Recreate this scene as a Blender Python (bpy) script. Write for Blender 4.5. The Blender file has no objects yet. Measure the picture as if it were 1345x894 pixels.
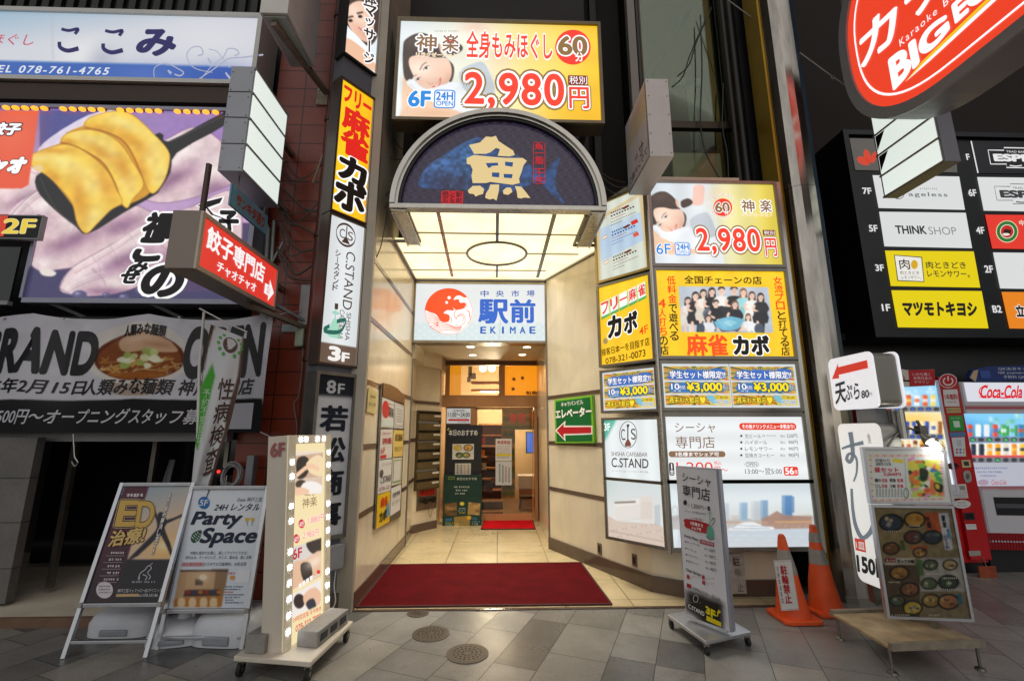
import bpy,bmesh,math,random
import numpy as np
from mathutils import Vector,Matrix,noise as mnoise
SC = bpy.context.scene
COL = SC.collection
R = math.radians
rng = random.Random(7)
# camera
CAM_H = 1.55
FOC = 598.0 / 1345.0            # focal length over picture width
PITCH = math.atan(120 / 598.0)
YAW = math.atan(18 / 598.0)
camd = bpy.data.cameras.new("camera")
camd.lens = 36.0 * FOC
camd.sensor_width = 36.0
camd.clip_start = 0.02
camd.clip_end = 200
cam = bpy.data.objects.new("camera",camd)
COL.objects.link(cam)
cam.location = (0,0,CAM_H)
cam.rotation_euler = (R(90) + PITCH,0,-YAW)
SC.camera = cam
# night sky, street glow, exposure
world = bpy.data.worlds.new("World")
SC.world = world
world.use_nodes = True
_nt = world.node_tree
_sky = _nt.nodes.new("ShaderNodeTexSky")
_sky.sky_type = 'NISHITA'
_sky.sun_disc = False
_sky.sun_elevation = R(32)
_sky.sun_rotation = R(176)
_nt.links.new(_sky.outputs[0],_nt.nodes["Background"].inputs[0])
_nt.nodes["Background"].inputs[1].default_value = 0.02
sund = bpy.data.lights.new("street_glow",'SUN')
sund.energy = 1.2
sund.angle = R(100)
sund.specular_factor = .3
sund.color = (1.0,0.97,0.93)
sun = bpy.data.objects.new("street_glow",sund)
COL.objects.link(sun)
sun.rotation_euler = (R(58),0,R(-4))
SC.view_settings.view_transform = 'Standard'
SC.view_settings.look = 'None'
SC.view_settings.gamma = 1.0
SC.view_settings.exposure = 0.0
SC.cycles.max_bounces = 8
SC.cycles.diffuse_bounces = 4
SC.cycles.glossy_bounces = 3
SC.cycles.transmission_bounces = 6
SC.cycles.caustics_reflective = False
SC.cycles.caustics_refractive = False
SC.cycles.sample_clamp_indirect = 4.0
# layout: a photograph point on a known real plane
_fw = Vector((math.sin(YAW) * math.cos(PITCH),math.cos(YAW) * math.cos(PITCH),math.sin(PITCH)))
_rt = Vector((math.cos(YAW),-math.sin(YAW),0))
_up = _rt.cross(_fw)
EYE = Vector((0,0,CAM_H))
def ray(x,y):
 return _rt * ((x - 672.5) / 598.0) - _up * ((y - 447.0) / 598.0) + _fw
def onZ(x,y,z=0.0):
 d = ray(x,y); return EYE + d * ((z - CAM_H) / d.z)
def onY(x,y,Y):
 d = ray(x,y); return EYE + d * (Y / d.y)
def onX(x,y,X):
 d = ray(x,y); return EYE + d * (X / d.x)
# colours and materials
def lin(c):
 if isinstance(c,str):
  c = c.lstrip('#')
  if len(c) == 3: c = ''.join(k * 2 for k in c)
  c = [int(c[i:i + 2],16) / 255 for i in (0,2,4)]
 return tuple(v / 12.92 if v <= .04045 else ((v + .055) / 1.055) ** 2.4 for v in c)
_mats = {}
def new_mat(name):
 m = bpy.data.materials.new(name); m.use_nodes = True
 nt = m.node_tree
 return m,nt,nt.nodes["Principled BSDF"]
def pbr(name,col,rough=.5,metal=0.0,var=.12,scale=6.0,bump=0.0,spec=.5,streak=False,bscale=None):
 """plain surface with slight procedural variation of tone and gloss"""
 key = ('pbr',name)
 if key in _mats: return _mats[key]
 m,nt,b = new_mat(name)
 c = lin(col)
 tc = nt.nodes.new("ShaderNodeTexCoord")
 mp = nt.nodes.new("ShaderNodeMapping")
 nt.links.new(tc.outputs["Object"],mp.inputs[0])
 if streak: mp.inputs["Scale"].default_value = (1,1,.15)
 nz = nt.nodes.new("ShaderNodeTexNoise")
 nz.inputs["Scale"].default_value = scale
 nz.inputs["Detail"].default_value = 6
 nz.inputs["Roughness"].default_value = .6
 nt.links.new(mp.outputs[0],nz.inputs["Vector"])
 rp = nt.nodes.new("ShaderNodeValToRGB")
 rp.color_ramp.elements[0].position = .3
 rp.color_ramp.elements[1].position = .7
 rp.color_ramp.elements[0].color = tuple(v * (1 - var) for v in c) + (1,)
 rp.color_ramp.elements[1].color = tuple(min(1,v * (1 + var)) for v in c) + (1,)
 nt.links.new(nz.outputs[0],rp.inputs[0])
 nt.links.new(rp.outputs[0],b.inputs["Base Color"])
 b.inputs["Roughness"].default_value = rough
 b.inputs["Metallic"].default_value = metal
 b.inputs["Specular IOR Level"].default_value = spec
 mr = nt.nodes.new("ShaderNodeMapRange")
 mr.inputs[3].default_value = max(0,rough - .08); mr.inputs[4].default_value = min(1,rough + .1)
 nt.links.new(nz.outputs[0],mr.inputs[0])
 nt.links.new(mr.outputs[0],b.inputs["Roughness"])
 if bump:
  bp = nt.nodes.new("ShaderNodeBump")
  bp.inputs["Strength"].default_value = bump
  bp.inputs["Distance"].default_value = .01
  nz2 = nt.nodes.new("ShaderNodeTexNoise")
  nz2.inputs["Scale"].default_value = bscale or scale * 5
  nz2.inputs["Detail"].default_value = 4
  nt.links.new(tc.outputs["Object"],nz2.inputs["Vector"])
  nt.links.new(nz2.outputs[0],bp.inputs["Height"])
  nt.links.new(bp.outputs[0],b.inputs["Normal"])
 _mats[key] = m
 return m
def ink(col,lit=None,rough=.35):
 """printed ink; on a backlit sign (lit) it lets the lamp's light through in its own colour"""
 c = lin(col) if isinstance(col,str) else col
 key = ('ink',tuple(round(v,3) for v in c),lit)
 if key in _mats: return _mats[key]
 m,nt,b = new_mat("backlit_ink" if lit else "printed_ink")
 if lit:
  b.inputs["Base Color"].default_value = tuple(v * .25 for v in c) + (1,)
  b.inputs["Emission Color"].default_value = c + (1,)
  b.inputs["Emission Strength"].default_value = lit
 else:
  b.inputs["Base Color"].default_value = tuple(v * .85 for v in c) + (1,)
 b.inputs["Roughness"].default_value = rough
 b.inputs["Specular IOR Level"].default_value = .3
 _mats[key] = m
 return m
def art_mat(lit=None,rough=.3,tubes=None):
 """printed picture (its ink colours are stored on the sheet); lit = lamps behind it; tubes = count of fluorescent tubes"""
 key = ('art',lit,rough,tubes)
 if key in _mats: return _mats[key]
 m,nt,b = new_mat("backlit_print" if lit else "printed_sheet")
 a = nt.nodes.new("ShaderNodeVertexColor"); a.layer_name = "print"
 if lit:
  nt.links.new(a.outputs[0],b.inputs["Emission Color"])
  b.inputs["Emission Strength"].default_value = lit
  b.inputs["Base Color"].default_value = (.05,.05,.05,1)
  if tubes:
   uv = nt.nodes.new("ShaderNodeUVMap"); uv.uv_map = "UVMap"
   sp = nt.nodes.new("ShaderNodeSeparateXYZ")
   nt.links.new(uv.outputs[0],sp.inputs[0])
   n,axis,depth = tubes
   mu = nt.nodes.new("ShaderNodeMath"); mu.operation = 'MULTIPLY'; mu.inputs[1].default_value = 2 * math.pi * n
   nt.links.new(sp.outputs[axis],mu.inputs[0])
   co = nt.nodes.new("ShaderNodeMath"); co.operation = 'COSINE'
   nt.links.new(mu.outputs[0],co.inputs[0])
   ma = nt.nodes.new("ShaderNodeMath"); ma.operation = 'MULTIPLY_ADD'
   ma.inputs[1].default_value = -depth * lit; ma.inputs[2].default_value = lit
   nt.links.new(co.outputs[0],ma.inputs[0])
   nt.links.new(ma.outputs[0],b.inputs["Emission Strength"])
 else:
  mx = nt.nodes.new("ShaderNodeMix"); mx.data_type = 'RGBA'; mx.blend_type = 'MULTIPLY'
  mx.inputs[0].default_value = 1
  mx.inputs[7].default_value = (.85,.85,.85,1)
  nt.links.new(a.outputs[0],mx.inputs[6])
  nt.links.new(mx.outputs[2],b.inputs["Base Color"])
 b.inputs["Roughness"].default_value = rough
 b.inputs["Specular IOR Level"].default_value = .35
 _mats[key] = m
 return m
def glow(name,col,strength):
 key = ('glow',name)
 if key in _mats: return _mats[key]
 m,nt,b = new_mat(name)
 c = lin(col)
 b.inputs["Base Color"].default_value = c + (1,)
 b.inputs["Emission Color"].default_value = c + (1,)
 b.inputs["Emission Strength"].default_value = strength
 b.inputs["Roughness"].default_value = .3
 _mats[key] = m
 return m
def glass(name="clear_glass",tint=(.95,.97,.96),rough=0.0,alpha=.12,k=1.0):
 key = ('glass',name)
 if key in _mats: return _mats[key]
 m = bpy.data.materials.new(name); m.use_nodes = True
 nt = m.node_tree
 out = nt.nodes["Material Output"]
 nt.nodes.remove(nt.nodes["Principled BSDF"])
 tr = nt.nodes.new("ShaderNodeBsdfTransparent"); tr.inputs[0].default_value = tint + (1,)
 gl = nt.nodes.new("ShaderNodeBsdfGlossy"); gl.inputs["Roughness"].default_value = rough + .02
 fr = nt.nodes.new("ShaderNodeFresnel"); fr.inputs[0].default_value = 1.45
 ad = nt.nodes.new("ShaderNodeMath"); ad.operation = 'MULTIPLY_ADD'; ad.use_clamp = True; ad.inputs[1].default_value = k; ad.inputs[2].default_value = alpha * .3
 nt.links.new(fr.outputs[0],ad.inputs[0])
 mx = nt.nodes.new("ShaderNodeMixShader")
 nt.links.new(ad.outputs[0],mx.inputs[0])
 nt.links.new(tr.outputs[0],mx.inputs[1]); nt.links.new(gl.outputs[0],mx.inputs[2])
 nt.links.new(mx.outputs[0],out.inputs[0])
 _mats[key] = m
 return m
# objects
def tag(o,label=None,cat=None,group=None,kind=None):
 if label: o['label'] = label
 if cat: o['category'] = cat
 if group: o['group'] = group
 if kind: o['kind'] = kind
 return o
def thing(name,label,cat,loc=(0,0,0),rotz=0,group=None):
 o = bpy.data.objects.new(name,None)
 o.empty_display_size = .1
 COL.objects.link(o)
 o.location = loc; o.rotation_euler = (0,0,rotz)
 return tag(o,label,cat,group)
def wmat(o):
 m = o.matrix_parent_inverse @ Matrix.LocRotScale(o.location,o.rotation_euler,o.scale)
 return wmat(o.parent) @ m if o.parent else Matrix.LocRotScale(o.location,o.rotation_euler,o.scale)
def part(name,me,parent,world=True):
 """link mesh data as a part; world = the mesh holds world coordinates"""
 o = bpy.data.objects.new(name,me)
 COL.objects.link(o)
 if parent is not None:
  o.parent = parent
  if world: o.matrix_parent_inverse = wmat(parent).inverted()
 return o
class MB:
 """collects shapes, then links them as ONE mesh object"""
 def __init__(s,M=None):
  s.v = []; s.f = []; s.mi = []; s.M = M or Matrix.Identity(4); s.cur = 0
 def add(s,vs,fs):
  k = len(s.v)
  s.v += [tuple(s.M @ Vector(p)) for p in vs]
  s.f += [tuple(i + k for i in f) for f in fs]
  s.mi += [s.cur] * len(fs)
  return s
 def box(s,a,b):
  x0,y0,z0 = a; x1,y1,z1 = b
  x0,x1 = sorted((x0,x1)); y0,y1 = sorted((y0,y1)); z0,z1 = sorted((z0,z1))
  return s.add([(x0,y0,z0),(x1,y0,z0),(x1,y1,z0),(x0,y1,z0),(x0,y0,z1),(x1,y0,z1),(x1,y1,z1),(x0,y1,z1)],
      [(0,3,2,1),(4,5,6,7),(0,1,5,4),(1,2,6,5),(2,3,7,6),(3,0,4,7)])
 def prism(s,pts,d):
  """polygon pts (3-D) extruded by vector d"""
  n = len(pts); d = Vector(d)
  vs = [Vector(p) for p in pts] + [Vector(p) + d for p in pts]
  return s.add(vs,[tuple(range(n))[::-1],tuple(range(n,2 * n))] + [(i,(i + 1) % n,n + (i + 1) % n,n + i) for i in range(n)])
 def plan(s,pts,z0,z1):
  return s.prism([(p[0],p[1],z0) for p in pts],(0,0,z1 - z0))
 def tube(s,pts,r,n=8,cap=True):
  pts = [Vector(p) for p in pts]; m = len(pts)
  rs = r if isinstance(r,(list,tuple)) else [r] * m
  vs = []; prev = None
  for i,p in enumerate(pts):
   t = (pts[min(i + 1,m - 1)] - pts[max(i - 1,0)])
   if t.length < 1e-9: t = Vector((0,0,1))
   t.normalize()
   a = prev - t * prev.dot(t) if prev is not None else t.orthogonal()
   if a.length < 1e-6: a = t.orthogonal()
   a.normalize(); b = t.cross(a); prev = a
   for k in range(n):
    w = 2 * math.pi * k / n
    vs.append(p + (a * math.cos(w) + b * math.sin(w)) * rs[i])
  fs = [(i * n + k,i * n + (k + 1) % n,(i + 1) * n + (k + 1) % n,(i + 1) * n + k) for i in range(m - 1) for k in range(n)]
  if cap: fs += [tuple(range(n))[::-1],tuple(range((m - 1) * n,m * n))]
  return s.add(vs,fs)
 def beam(s,a,b,w,h,up=(0,0,1)):
  a = Vector(a); b = Vector(b); t = (b - a).normalized(); u = Vector(up)
  x = t.cross(u)
  if x.length < 1e-5: x = t.orthogonal()
  x.normalize(); y = x.cross(t)
  q = [x * (i * w / 2) + y * (j * h / 2) for i,j in ((-1,-1),(1,-1),(1,1),(-1,1))]
  return s.prism([a + v for v in q],b - a)
 def lathe(s,prof,c,n=24,axis=None):
  """prof: (radius, height) along z at c"""
  c = Vector(c); vs = []; m = len(prof)
  for r,h in prof:
   for k in range(n):
    w = 2 * math.pi * k / n
    vs.append(c + Vector((r * math.cos(w),r * math.sin(w),h)))
  fs = [(i * n + k,i * n + (k + 1) % n,(i + 1) * n + (k + 1) % n,(i + 1) * n + k) for i in range(m - 1) for k in range(n)]
  fs += [tuple(range(n))[::-1],tuple(range((m - 1) * n,m * n))]
  return s.add(vs,fs)
 def ball(s,c,r,n=14,sc=(1,1,1)):
  return s.lathe2([(math.sin(math.pi * i / 9),-math.cos(math.pi * i / 9)) for i in range(10)],c,r,n,sc)
 def lathe2(s,prof,c,r,n,sc):
  c = Vector(c); vs = []; m = len(prof)
  for a,h in prof:
   for k in range(n):
    w = 2 * math.pi * k / n
    vs.append(c + Vector((max(a,1e-4) * math.cos(w) * r * sc[0],max(a,1e-4) * math.sin(w) * r * sc[1],h * r * sc[2])))
  return s.add(vs,[(i * n + k,i * n + (k + 1) % n,(i + 1) * n + (k + 1) % n,(i + 1) * n + k) for i in range(m - 1) for k in range(n)])
 def mesh(s,name,mats,smooth=False,bevel=0.0,fix=True):
  me = bpy.data.meshes.new(name)
  me.from_pydata(s.v,[],s.f)
  for m in (mats if isinstance(mats,(list,tuple)) else [mats]): me.materials.append(m)
  if len(me.materials) > 1:
   me.polygons.foreach_set("material_index",s.mi)
  if fix or bevel:
   bm = bmesh.new(); bm.from_mesh(me)
   bmesh.ops.recalc_face_normals(bm,faces=bm.faces)
   if bevel:
    es = [e for e in bm.edges if len(e.link_faces) == 2 and e.calc_face_angle(0) > .6]
    bmesh.ops.bevel(bm,geom=es,offset=bevel,segments=2,profile=.6,affect='EDGES',clamp_overlap=True)
   bm.to_mesh(me); bm.free()
  if smooth:
   me.polygons.foreach_set("use_smooth",[True] * len(me.polygons))
   try: me.set_sharp_from_angle(angle=R(40))
   except Exception: pass
  me.update()
  return me
 def build(s,name,mats,parent=None,smooth=False,bevel=0.0,fix=True):
  return part(name,s.mesh(name,mats,smooth,bevel,fix),parent)
def kids(o): return [c for c in bpy.data.objects if c.parent == o]
def copy_tree(o,parent=None):
 c = o.copy(); COL.objects.link(c)
 if parent is not None: c.parent = parent
 for ch in kids(o):
  if ch is not c: copy_tree(ch,c)
 return c
# a tiny painter for printed pictures
class Canvas:
 def __init__(s,w,h,bg='#ffffff'):
  s.w,s.h = int(w),int(h)
  s.a = np.empty((s.h,s.w,3),np.float32); s.a[:] = s.c(bg)
  s.keep = np.ones((s.h,s.w),bool)
  s.X,s.Y = np.meshgrid(np.arange(s.w) + .5,np.arange(s.h) + .5)
  s.clipm = None
  s.map = lambda x,y: (x,y)
  s.k = 1.0
 @staticmethod
 def c(c):
  if isinstance(c,str):
   c = c.lstrip('#')
   if len(c) == 3: c = ''.join(k * 2 for k in c)
   return np.array([int(c[i:i + 2],16) / 255 for i in (0,2,4)],np.float32)
  return np.array(c,np.float32)
 def P(s,pts): return [s.map(*p) for p in pts]
 def mix(s,m,col,alpha=1.0):
  m = m * alpha
  if s.clipm is not None: m = m * s.clipm
  s.a += (s.c(col) - s.a) * m[...,None]
  return s
 def polymask(s,pts,smooth=0):
  if smooth: pts = spline(pts,smooth,True)
  pts = s.P(pts)
  xs = [p[0] for p in pts]; ys = [p[1] for p in pts]
  x0,x1 = max(0,int(min(xs)) - 1),min(s.w,int(max(xs)) + 2)
  y0,y1 = max(0,int(min(ys)) - 1),min(s.h,int(max(ys)) + 2)
  m = np.zeros((s.h,s.w),np.float32)
  if x1 <= x0 or y1 <= y0: return m
  X = s.X[y0:y1,x0:x1]; Y = s.Y[y0:y1,x0:x1]
  acc = np.zeros(X.shape,np.float32)
  for dx in (-.33,0,.33):
   for dy in (-.33,0,.33):
    ins = np.zeros(X.shape,bool)
    n = len(pts)
    for i in range(n):
     ax,ay = pts[i]; bx,by = pts[(i + 1) % n]
     if ay == by: continue
     cnd = ((ay > Y + dy) != (by > Y + dy)) & (X + dx < (bx - ax) * (Y + dy - ay) / (by - ay) + ax)
     ins ^= cnd
    acc += ins
  m[y0:y1,x0:x1] = acc / 9
  return m
 def poly(s,pts,col,alpha=1.0,smooth=0): return s.mix(s.polymask(pts,smooth),col,alpha)
 def rect(s,x0,y0,x1,y1,col,alpha=1.0): return s.poly([(x0,y0),(x1,y0),(x1,y1),(x0,y1)],col,alpha)
 def ell(s,cx,cy,rx,ry,col,alpha=1.0,rot=0,soft=None):
  c,n = math.cos(R(rot)),math.sin(R(rot))
  pts = [(cx + rx * math.cos(t) * c - ry * math.sin(t) * n,cy + rx * math.cos(t) * n + ry * math.sin(t) * c) for t in np.linspace(0,2 * math.pi,28,endpoint=False)]
  return s.poly(pts,col,alpha)
 def blob(s,cx,cy,rx,ry,col,alpha=1.0,rot=0):
  p = s.map(cx,cy); q = s.map(cx + rx,cy); r = s.map(cx,cy + ry)
  a = math.hypot(q[0] - p[0],q[1] - p[1]) + 1e-6; b = math.hypot(r[0] - p[0],r[1] - p[1]) + 1e-6
  dx = s.X - p[0]; dy = s.Y - p[1]
  c,n = math.cos(R(rot)),math.sin(R(rot))
  u = (dx * c + dy * n) / a; v = (-dx * n + dy * c) / b
  return s.mix(np.exp(-(u * u + v * v)).astype(np.float32),col,alpha)
 def line(s,pts,w,col,alpha=1.0,smooth=0):
  if smooth: pts = spline(pts,smooth,False)
  q0 = s.map(*pts[0]); q1 = s.map(pts[0][0] + 10,pts[0][1])
  k = math.hypot(q1[0] - q0[0],q1[1] - q0[1]) / 10
  ws = w if isinstance(w,(list,tuple)) else None
  pts = s.P(pts)
  D = np.full((s.h,s.w),1e9,np.float32)
  for i in range(len(pts) - 1):
   (ax,ay),(bx,by) = pts[i],pts[i + 1]
   vx,vy = bx - ax,by - ay; L = vx * vx + vy * vy + 1e-9
   t = np.clip(((s.X - ax) * vx + (s.Y - ay) * vy) / L,0,1)
   d = np.hypot(s.X - ax - t * vx,s.Y - ay - t * vy)
   if ws: d = d - (ws[0] + (ws[1] - ws[0]) * (i + t) / (len(pts) - 1)) * k / 2
   else: d = d - w * k / 2
   np.minimum(D,d,out=D)
  return s.mix(np.clip(.5 - D,0,1),col,alpha)
 def grad(s,x0,y0,x1,y1,c0,c1,alpha=1.0):
  p = s.map(x0,y0); q = s.map(x1,y1)
  vx,vy = q[0] - p[0],q[1] - p[1]; L = vx * vx + vy * vy + 1e-9
  t = np.clip(((s.X - p[0]) * vx + (s.Y - p[1]) * vy) / L,0,1)[...,None]
  c = s.c(c0) * (1 - t) + s.c(c1) * t
  m = np.full((s.h,s.w),alpha,np.float32)
  if s.clipm is not None: m = m * s.clipm
  s.a += (c - s.a) * m[...,None]
  return s
 def clip(s,pts=None,smooth=0):
  s.clipm = None if pts is None else s.polymask(pts,smooth)
  return s
 def noise(s,scale,amp,seed=0,sx=1.0):
  """mottling of the print"""
  r = np.random.RandomState(seed)
  gh,gw = int(s.h / scale) + 3,int(s.w / (scale * sx)) + 3
  g = r.rand(gh,gw).astype(np.float32)
  y = s.Y / scale; x = s.X / (scale * sx)
  yi = y.astype(int); xi = x.astype(int); fy = y - yi; fx = x - xi
  fy = fy * fy * (3 - 2 * fy); fx = fx * fx * (3 - 2 * fx)
  v = (g[yi,xi] * (1 - fx) + g[yi,xi + 1] * fx) * (1 - fy) + (g[yi + 1,xi] * (1 - fx) + g[yi + 1,xi + 1] * fx) * fy
  m = (v - .5) * 2 * amp
  if s.clipm is not None: m = m * s.clipm
  s.a = np.clip(s.a * (1 + m[...,None]),0,1)
  return s
def spline(pts,n=6,closed=True):
 out = []; m = len(pts)
 rngs = range(m if closed else m - 1)
 for i in rngs:
  g = (lambda k: pts[k % m]) if closed else (lambda k: pts[min(max(k,0),m - 1)])
  p0,p1,p2,p3 = g(i - 1),g(i),g(i + 1),g(i + 2)
  for j in range(n):
   t = j / n
   out.append(tuple(.5 * (2 * p1[k] + (p2[k] - p0[k]) * t + (2 * p0[k] - 5 * p1[k] + 4 * p2[k] - p3[k]) * t * t + (3 * p1[k] - p0[k] - 3 * p2[k] + p3[k]) * t ** 3) for k in range(len(p1))))
 if not closed: out.append(tuple(pts[-1]))
 return out
# lettering
_glyphs = {}
def text_mesh(body,bold=0.0,sp=1.0):
 key = (body,round(bold,4),sp)
 if key in _glyphs: return _glyphs[key]
 c = bpy.data.curves.new("lettering",'FONT'); c.body = body; c.offset = bold; c.resolution_u = 6 if body.isascii() or len(body) == 1 else 3
 c.space_character = sp
 o = bpy.data.objects.new("lettering",c); COL.objects.link(o)
 dg = bpy.context.evaluated_depsgraph_get()
 me = bpy.data.meshes.new_from_object(o.evaluated_get(dg))
 co = np.empty(len(me.vertices) * 3,np.float32); me.vertices.foreach_get("co",co)
 co = co.reshape(-1,3)[:,:2].copy()
 fs = [tuple(p.vertices) for p in me.polygons]
 bpy.data.objects.remove(o); bpy.data.curves.remove(c); bpy.data.meshes.remove(me)
 _glyphs[key] = (co,fs)
 return _glyphs[key]
class Sheet:
 """a flat printed or backlit surface in the world: TL corner, directions u (right) and v (down), size w x h"""
 def __init__(s,TL,u,v,w,h,lit=None):
  s.TL = Vector(TL); s.u = Vector(u).normalized(); s.v = Vector(v).normalized(); s.w = w; s.h = h
  s.n = s.v.cross(s.u).normalized()          # towards the viewer
  s.lit = lit; s.crop = None
  s.parts = {}                                 # colour -> (verts, faces)
  s.layer = 0
  s.cv = None
 @classmethod
 def front(cls,Y,x0,y0,x1,y1,lit=None):
  a = onY(x0,y0,Y); b = onY(x1,y1,Y)
  return cls(a,(1,0,0),(0,0,-1),b.x - a.x,a.z - b.z,lit)
 @classmethod
 def yaw(cls,TL,th,w,h,lit=None,tilt=0.0):
  t = R(th); u = Vector((math.cos(t),math.sin(t),0)); nb = Vector((-math.sin(t),math.cos(t),0))
  v = -(Vector((0,0,math.cos(R(tilt)))) + nb * math.sin(R(tilt)))
  return cls(TL,u,v,w,h,lit)
 def use(s,crop): s.crop = crop; return s
 def q(s,x,y):
  """crop coordinates (or 0..1 fractions) -> metres along u, v"""
  if s.crop is None: return (x * s.w,y * s.h)
  ox,oy,k = s.crop
  d = ray(ox + x / k,oy + y / k)
  t = (s.TL - EYE).dot(s.n) / d.dot(s.n)
  p = EYE + d * t - s.TL
  return (p.dot(s.u),p.dot(s.v))
 def W(s,uv,n=0.0): return s.TL + s.u * uv[0] + s.v * uv[1] + s.n * n
 def put(s,uvs,fs,col,layer):
  vs,ff = s.parts.setdefault((col,s.lit),([],[]))
  k = len(vs); z = .004 + .0009 * layer
  vs.extend([s.W(p,z) for p in uvs]); ff.extend([tuple(i + k for i in f) for f in fs])
 def quad(s,b):
  if len(b) == 4:
   x0,y0,x1,y1 = b
   if s.crop is None: c = [(x0,y0),(x1,y0),(x1,y1),(x0,y1)]
   else:
    a = s.q(x0,y0); d = s.q(x1,y1)
    return [a,(d[0],a[1]),d,(a[0],d[1])]
  else: c = [(b[0],b[1]),(b[2],b[3]),(b[4],b[5]),(b[6],b[7])]
  return [s.q(*p) for p in c]
 def text(s,body,b,col,bold=.01,lines=(),layer=2,shear=0.0,sp=1.0):
  """b: box TL-BR, or TL TR BR BL; lines = [(colour, extra_bold), ...] outer outlines, widest last"""
  Q = [Vector(p) for p in s.quad(b)]
  base,_ = text_mesh(body,0.0,sp)
  if len(base) == 0: return s
  lo,hi = base.min(0),base.max(0)
  sz = np.maximum(hi - lo,1e-4)
  if body in 'ー一－':
   mid = (hi[1] + lo[1]) / 2; lo = np.array([lo[0],mid - .45]); sz = np.array([sz[0],.9])
  if len(body) == 1 and sz[0] < .4 * sz[1]:
   lo = np.array([lo[0] + sz[0] / 2 - .3 * sz[1],lo[1]]); sz = np.array([.6 * sz[1],sz[1]])
  wq = (Q[1] - Q[0]).length; hq = (Q[3] - Q[0]).length + 1e-6
  sh = shear * hq / max(wq,1e-6)
  q0,q1,q2,q3 = (np.array(q) for q in Q)
  for i,(c,bo) in enumerate([(col,bold)] + [(c,bold + e) for c,e in lines]):
   thin = bo < .013
   co,fs = text_mesh(body,bo if thin else 0.0,sp)
   n = 0 if thin else (6 if bo < .05 else 12)
   shifts = [(0,0)] + [(bo * math.cos(2 * math.pi * k / n),bo * math.sin(2 * math.pi * k / n)) for k in range(n)]
   for k,d in enumerate(shifts):
    t = (co + np.array(d) - lo) / sz
    y = 1 - t[:,1]; x = t[:,0] + sh * (.5 - y)
    x = x[:,None]; y = y[:,None]
    p = (q0 * (1 - x) + q1 * x) * (1 - y) + (q3 * (1 - x) + q2 * x) * y
    s.put(p.tolist(),fs,c,layer - .35 * i - .012 * k)
  return s
 def vtext(s,body,b,col,bold=.01,lines=(),layer=2,gap=.08,rot_dash=True):
  """characters one under another"""
  Q = [Vector(p) for p in s.quad(b)]
  n = len(body); keep = s.crop; s.crop = None
  for i,ch in enumerate(body):
   if ch == ' ': continue
   y0 = (i + gap / 2) / n; y1 = (i + 1 - gap / 2) / n
   L0 = Q[0].lerp(Q[3],y0); R0 = Q[1].lerp(Q[2],y0); L1 = Q[0].lerp(Q[3],y1); R1 = Q[1].lerp(Q[2],y1)
   cs = [L0,R0,R1,L1]
   if ch in 'ー〜～' and rot_dash: cs = [R0,R1,L1,L0]
   if ch in 'っゃゅょッャュョ':
    c0 = (L0 + R1) / 2; cs = [c + (c0 - c) * .3 for c in cs]
   fl = []
   for c in cs: fl += [c.x / s.w,c.y / s.h]
   s.text(ch,fl,col,bold,lines,layer)
  s.crop = keep
  return s
 def poly(s,pts,col,layer=1,smooth=0):
  if smooth: pts = spline(pts,smooth,True)
  uvs = [s.q(*p) for p in pts]
  from mathutils.geometry import tessellate_polygon
  tri = tessellate_polygon([[Vector((p[0],p[1],0)) for p in uvs]])
  s.put(uvs,tri,col,layer); return s
 def rect(s,x0,y0,x1,y1,col,layer=1):
  Q = s.quad((x0,y0,x1,y1)); s.put(Q,[(0,1,2,3)],col,layer); return s
 def rrect(s,x0,y0,x1,y1,r,col,layer=1):
  Q = s.quad((x0,y0,x1,y1)); w = Q[1][0] - Q[0][0]; h = Q[3][1] - Q[0][1]; r = min(r * abs(h),abs(w) / 2,abs(h) / 2)
  pts = []
  for cx,cy,a in ((Q[0][0] + r,Q[0][1] + r,180),(Q[1][0] - r,Q[1][1] + r,270),(Q[2][0] - r,Q[2][1] - r,0),(Q[3][0] + r,Q[3][1] - r,90)):
   for k in range(5):
    t = R(a + 90 * k / 4); pts.append((cx + r * math.cos(t),cy + r * math.sin(t)))
  s.put(pts,[tuple(range(len(pts)))],col,layer); return s
 def ell(s,cx,cy,rx,ry,col,layer=1,n=36):
  pts = [(cx + rx * math.cos(2 * math.pi * i / n),cy + ry * math.sin(2 * math.pi * i / n)) for i in range(n)]
  s.put([s.q(*p) for p in pts],[tuple(range(n))],col,layer); return s
 def line(s,pts,w,col,layer=1,smooth=0,closed=False):
  """stroke; w in the same units as the points, or (w0, w1)"""
  if smooth: pts = spline(pts,smooth,closed)
  m = len(pts); P = [Vector(p) for p in pts]; L = []; Rr = []
  for i in range(m):
   if closed: t = P[(i + 1) % m] - P[i - 1]
   else: t = P[min(i + 1,m - 1)] - P[max(i - 1,0)]
   if t.length < 1e-9: t = Vector((1,0))
   t = t.normalized(); nn = Vector((-t[1],t[0]))
   ww = (w[0] + (w[1] - w[0]) * i / (m - 1)) if isinstance(w,(tuple,list)) else w
   L.append(P[i] + nn * ww / 2); Rr.append(P[i] - nn * ww / 2)
  uv = [s.q(*p) for p in L] + [s.q(*p) for p in Rr]
  fs = [(i,i + 1,m + i + 1,m + i) for i in range(m - 1)]
  if closed: fs.append((m - 1,0,m,2 * m - 1))
  s.put(uv,fs,col,layer); return s
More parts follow.
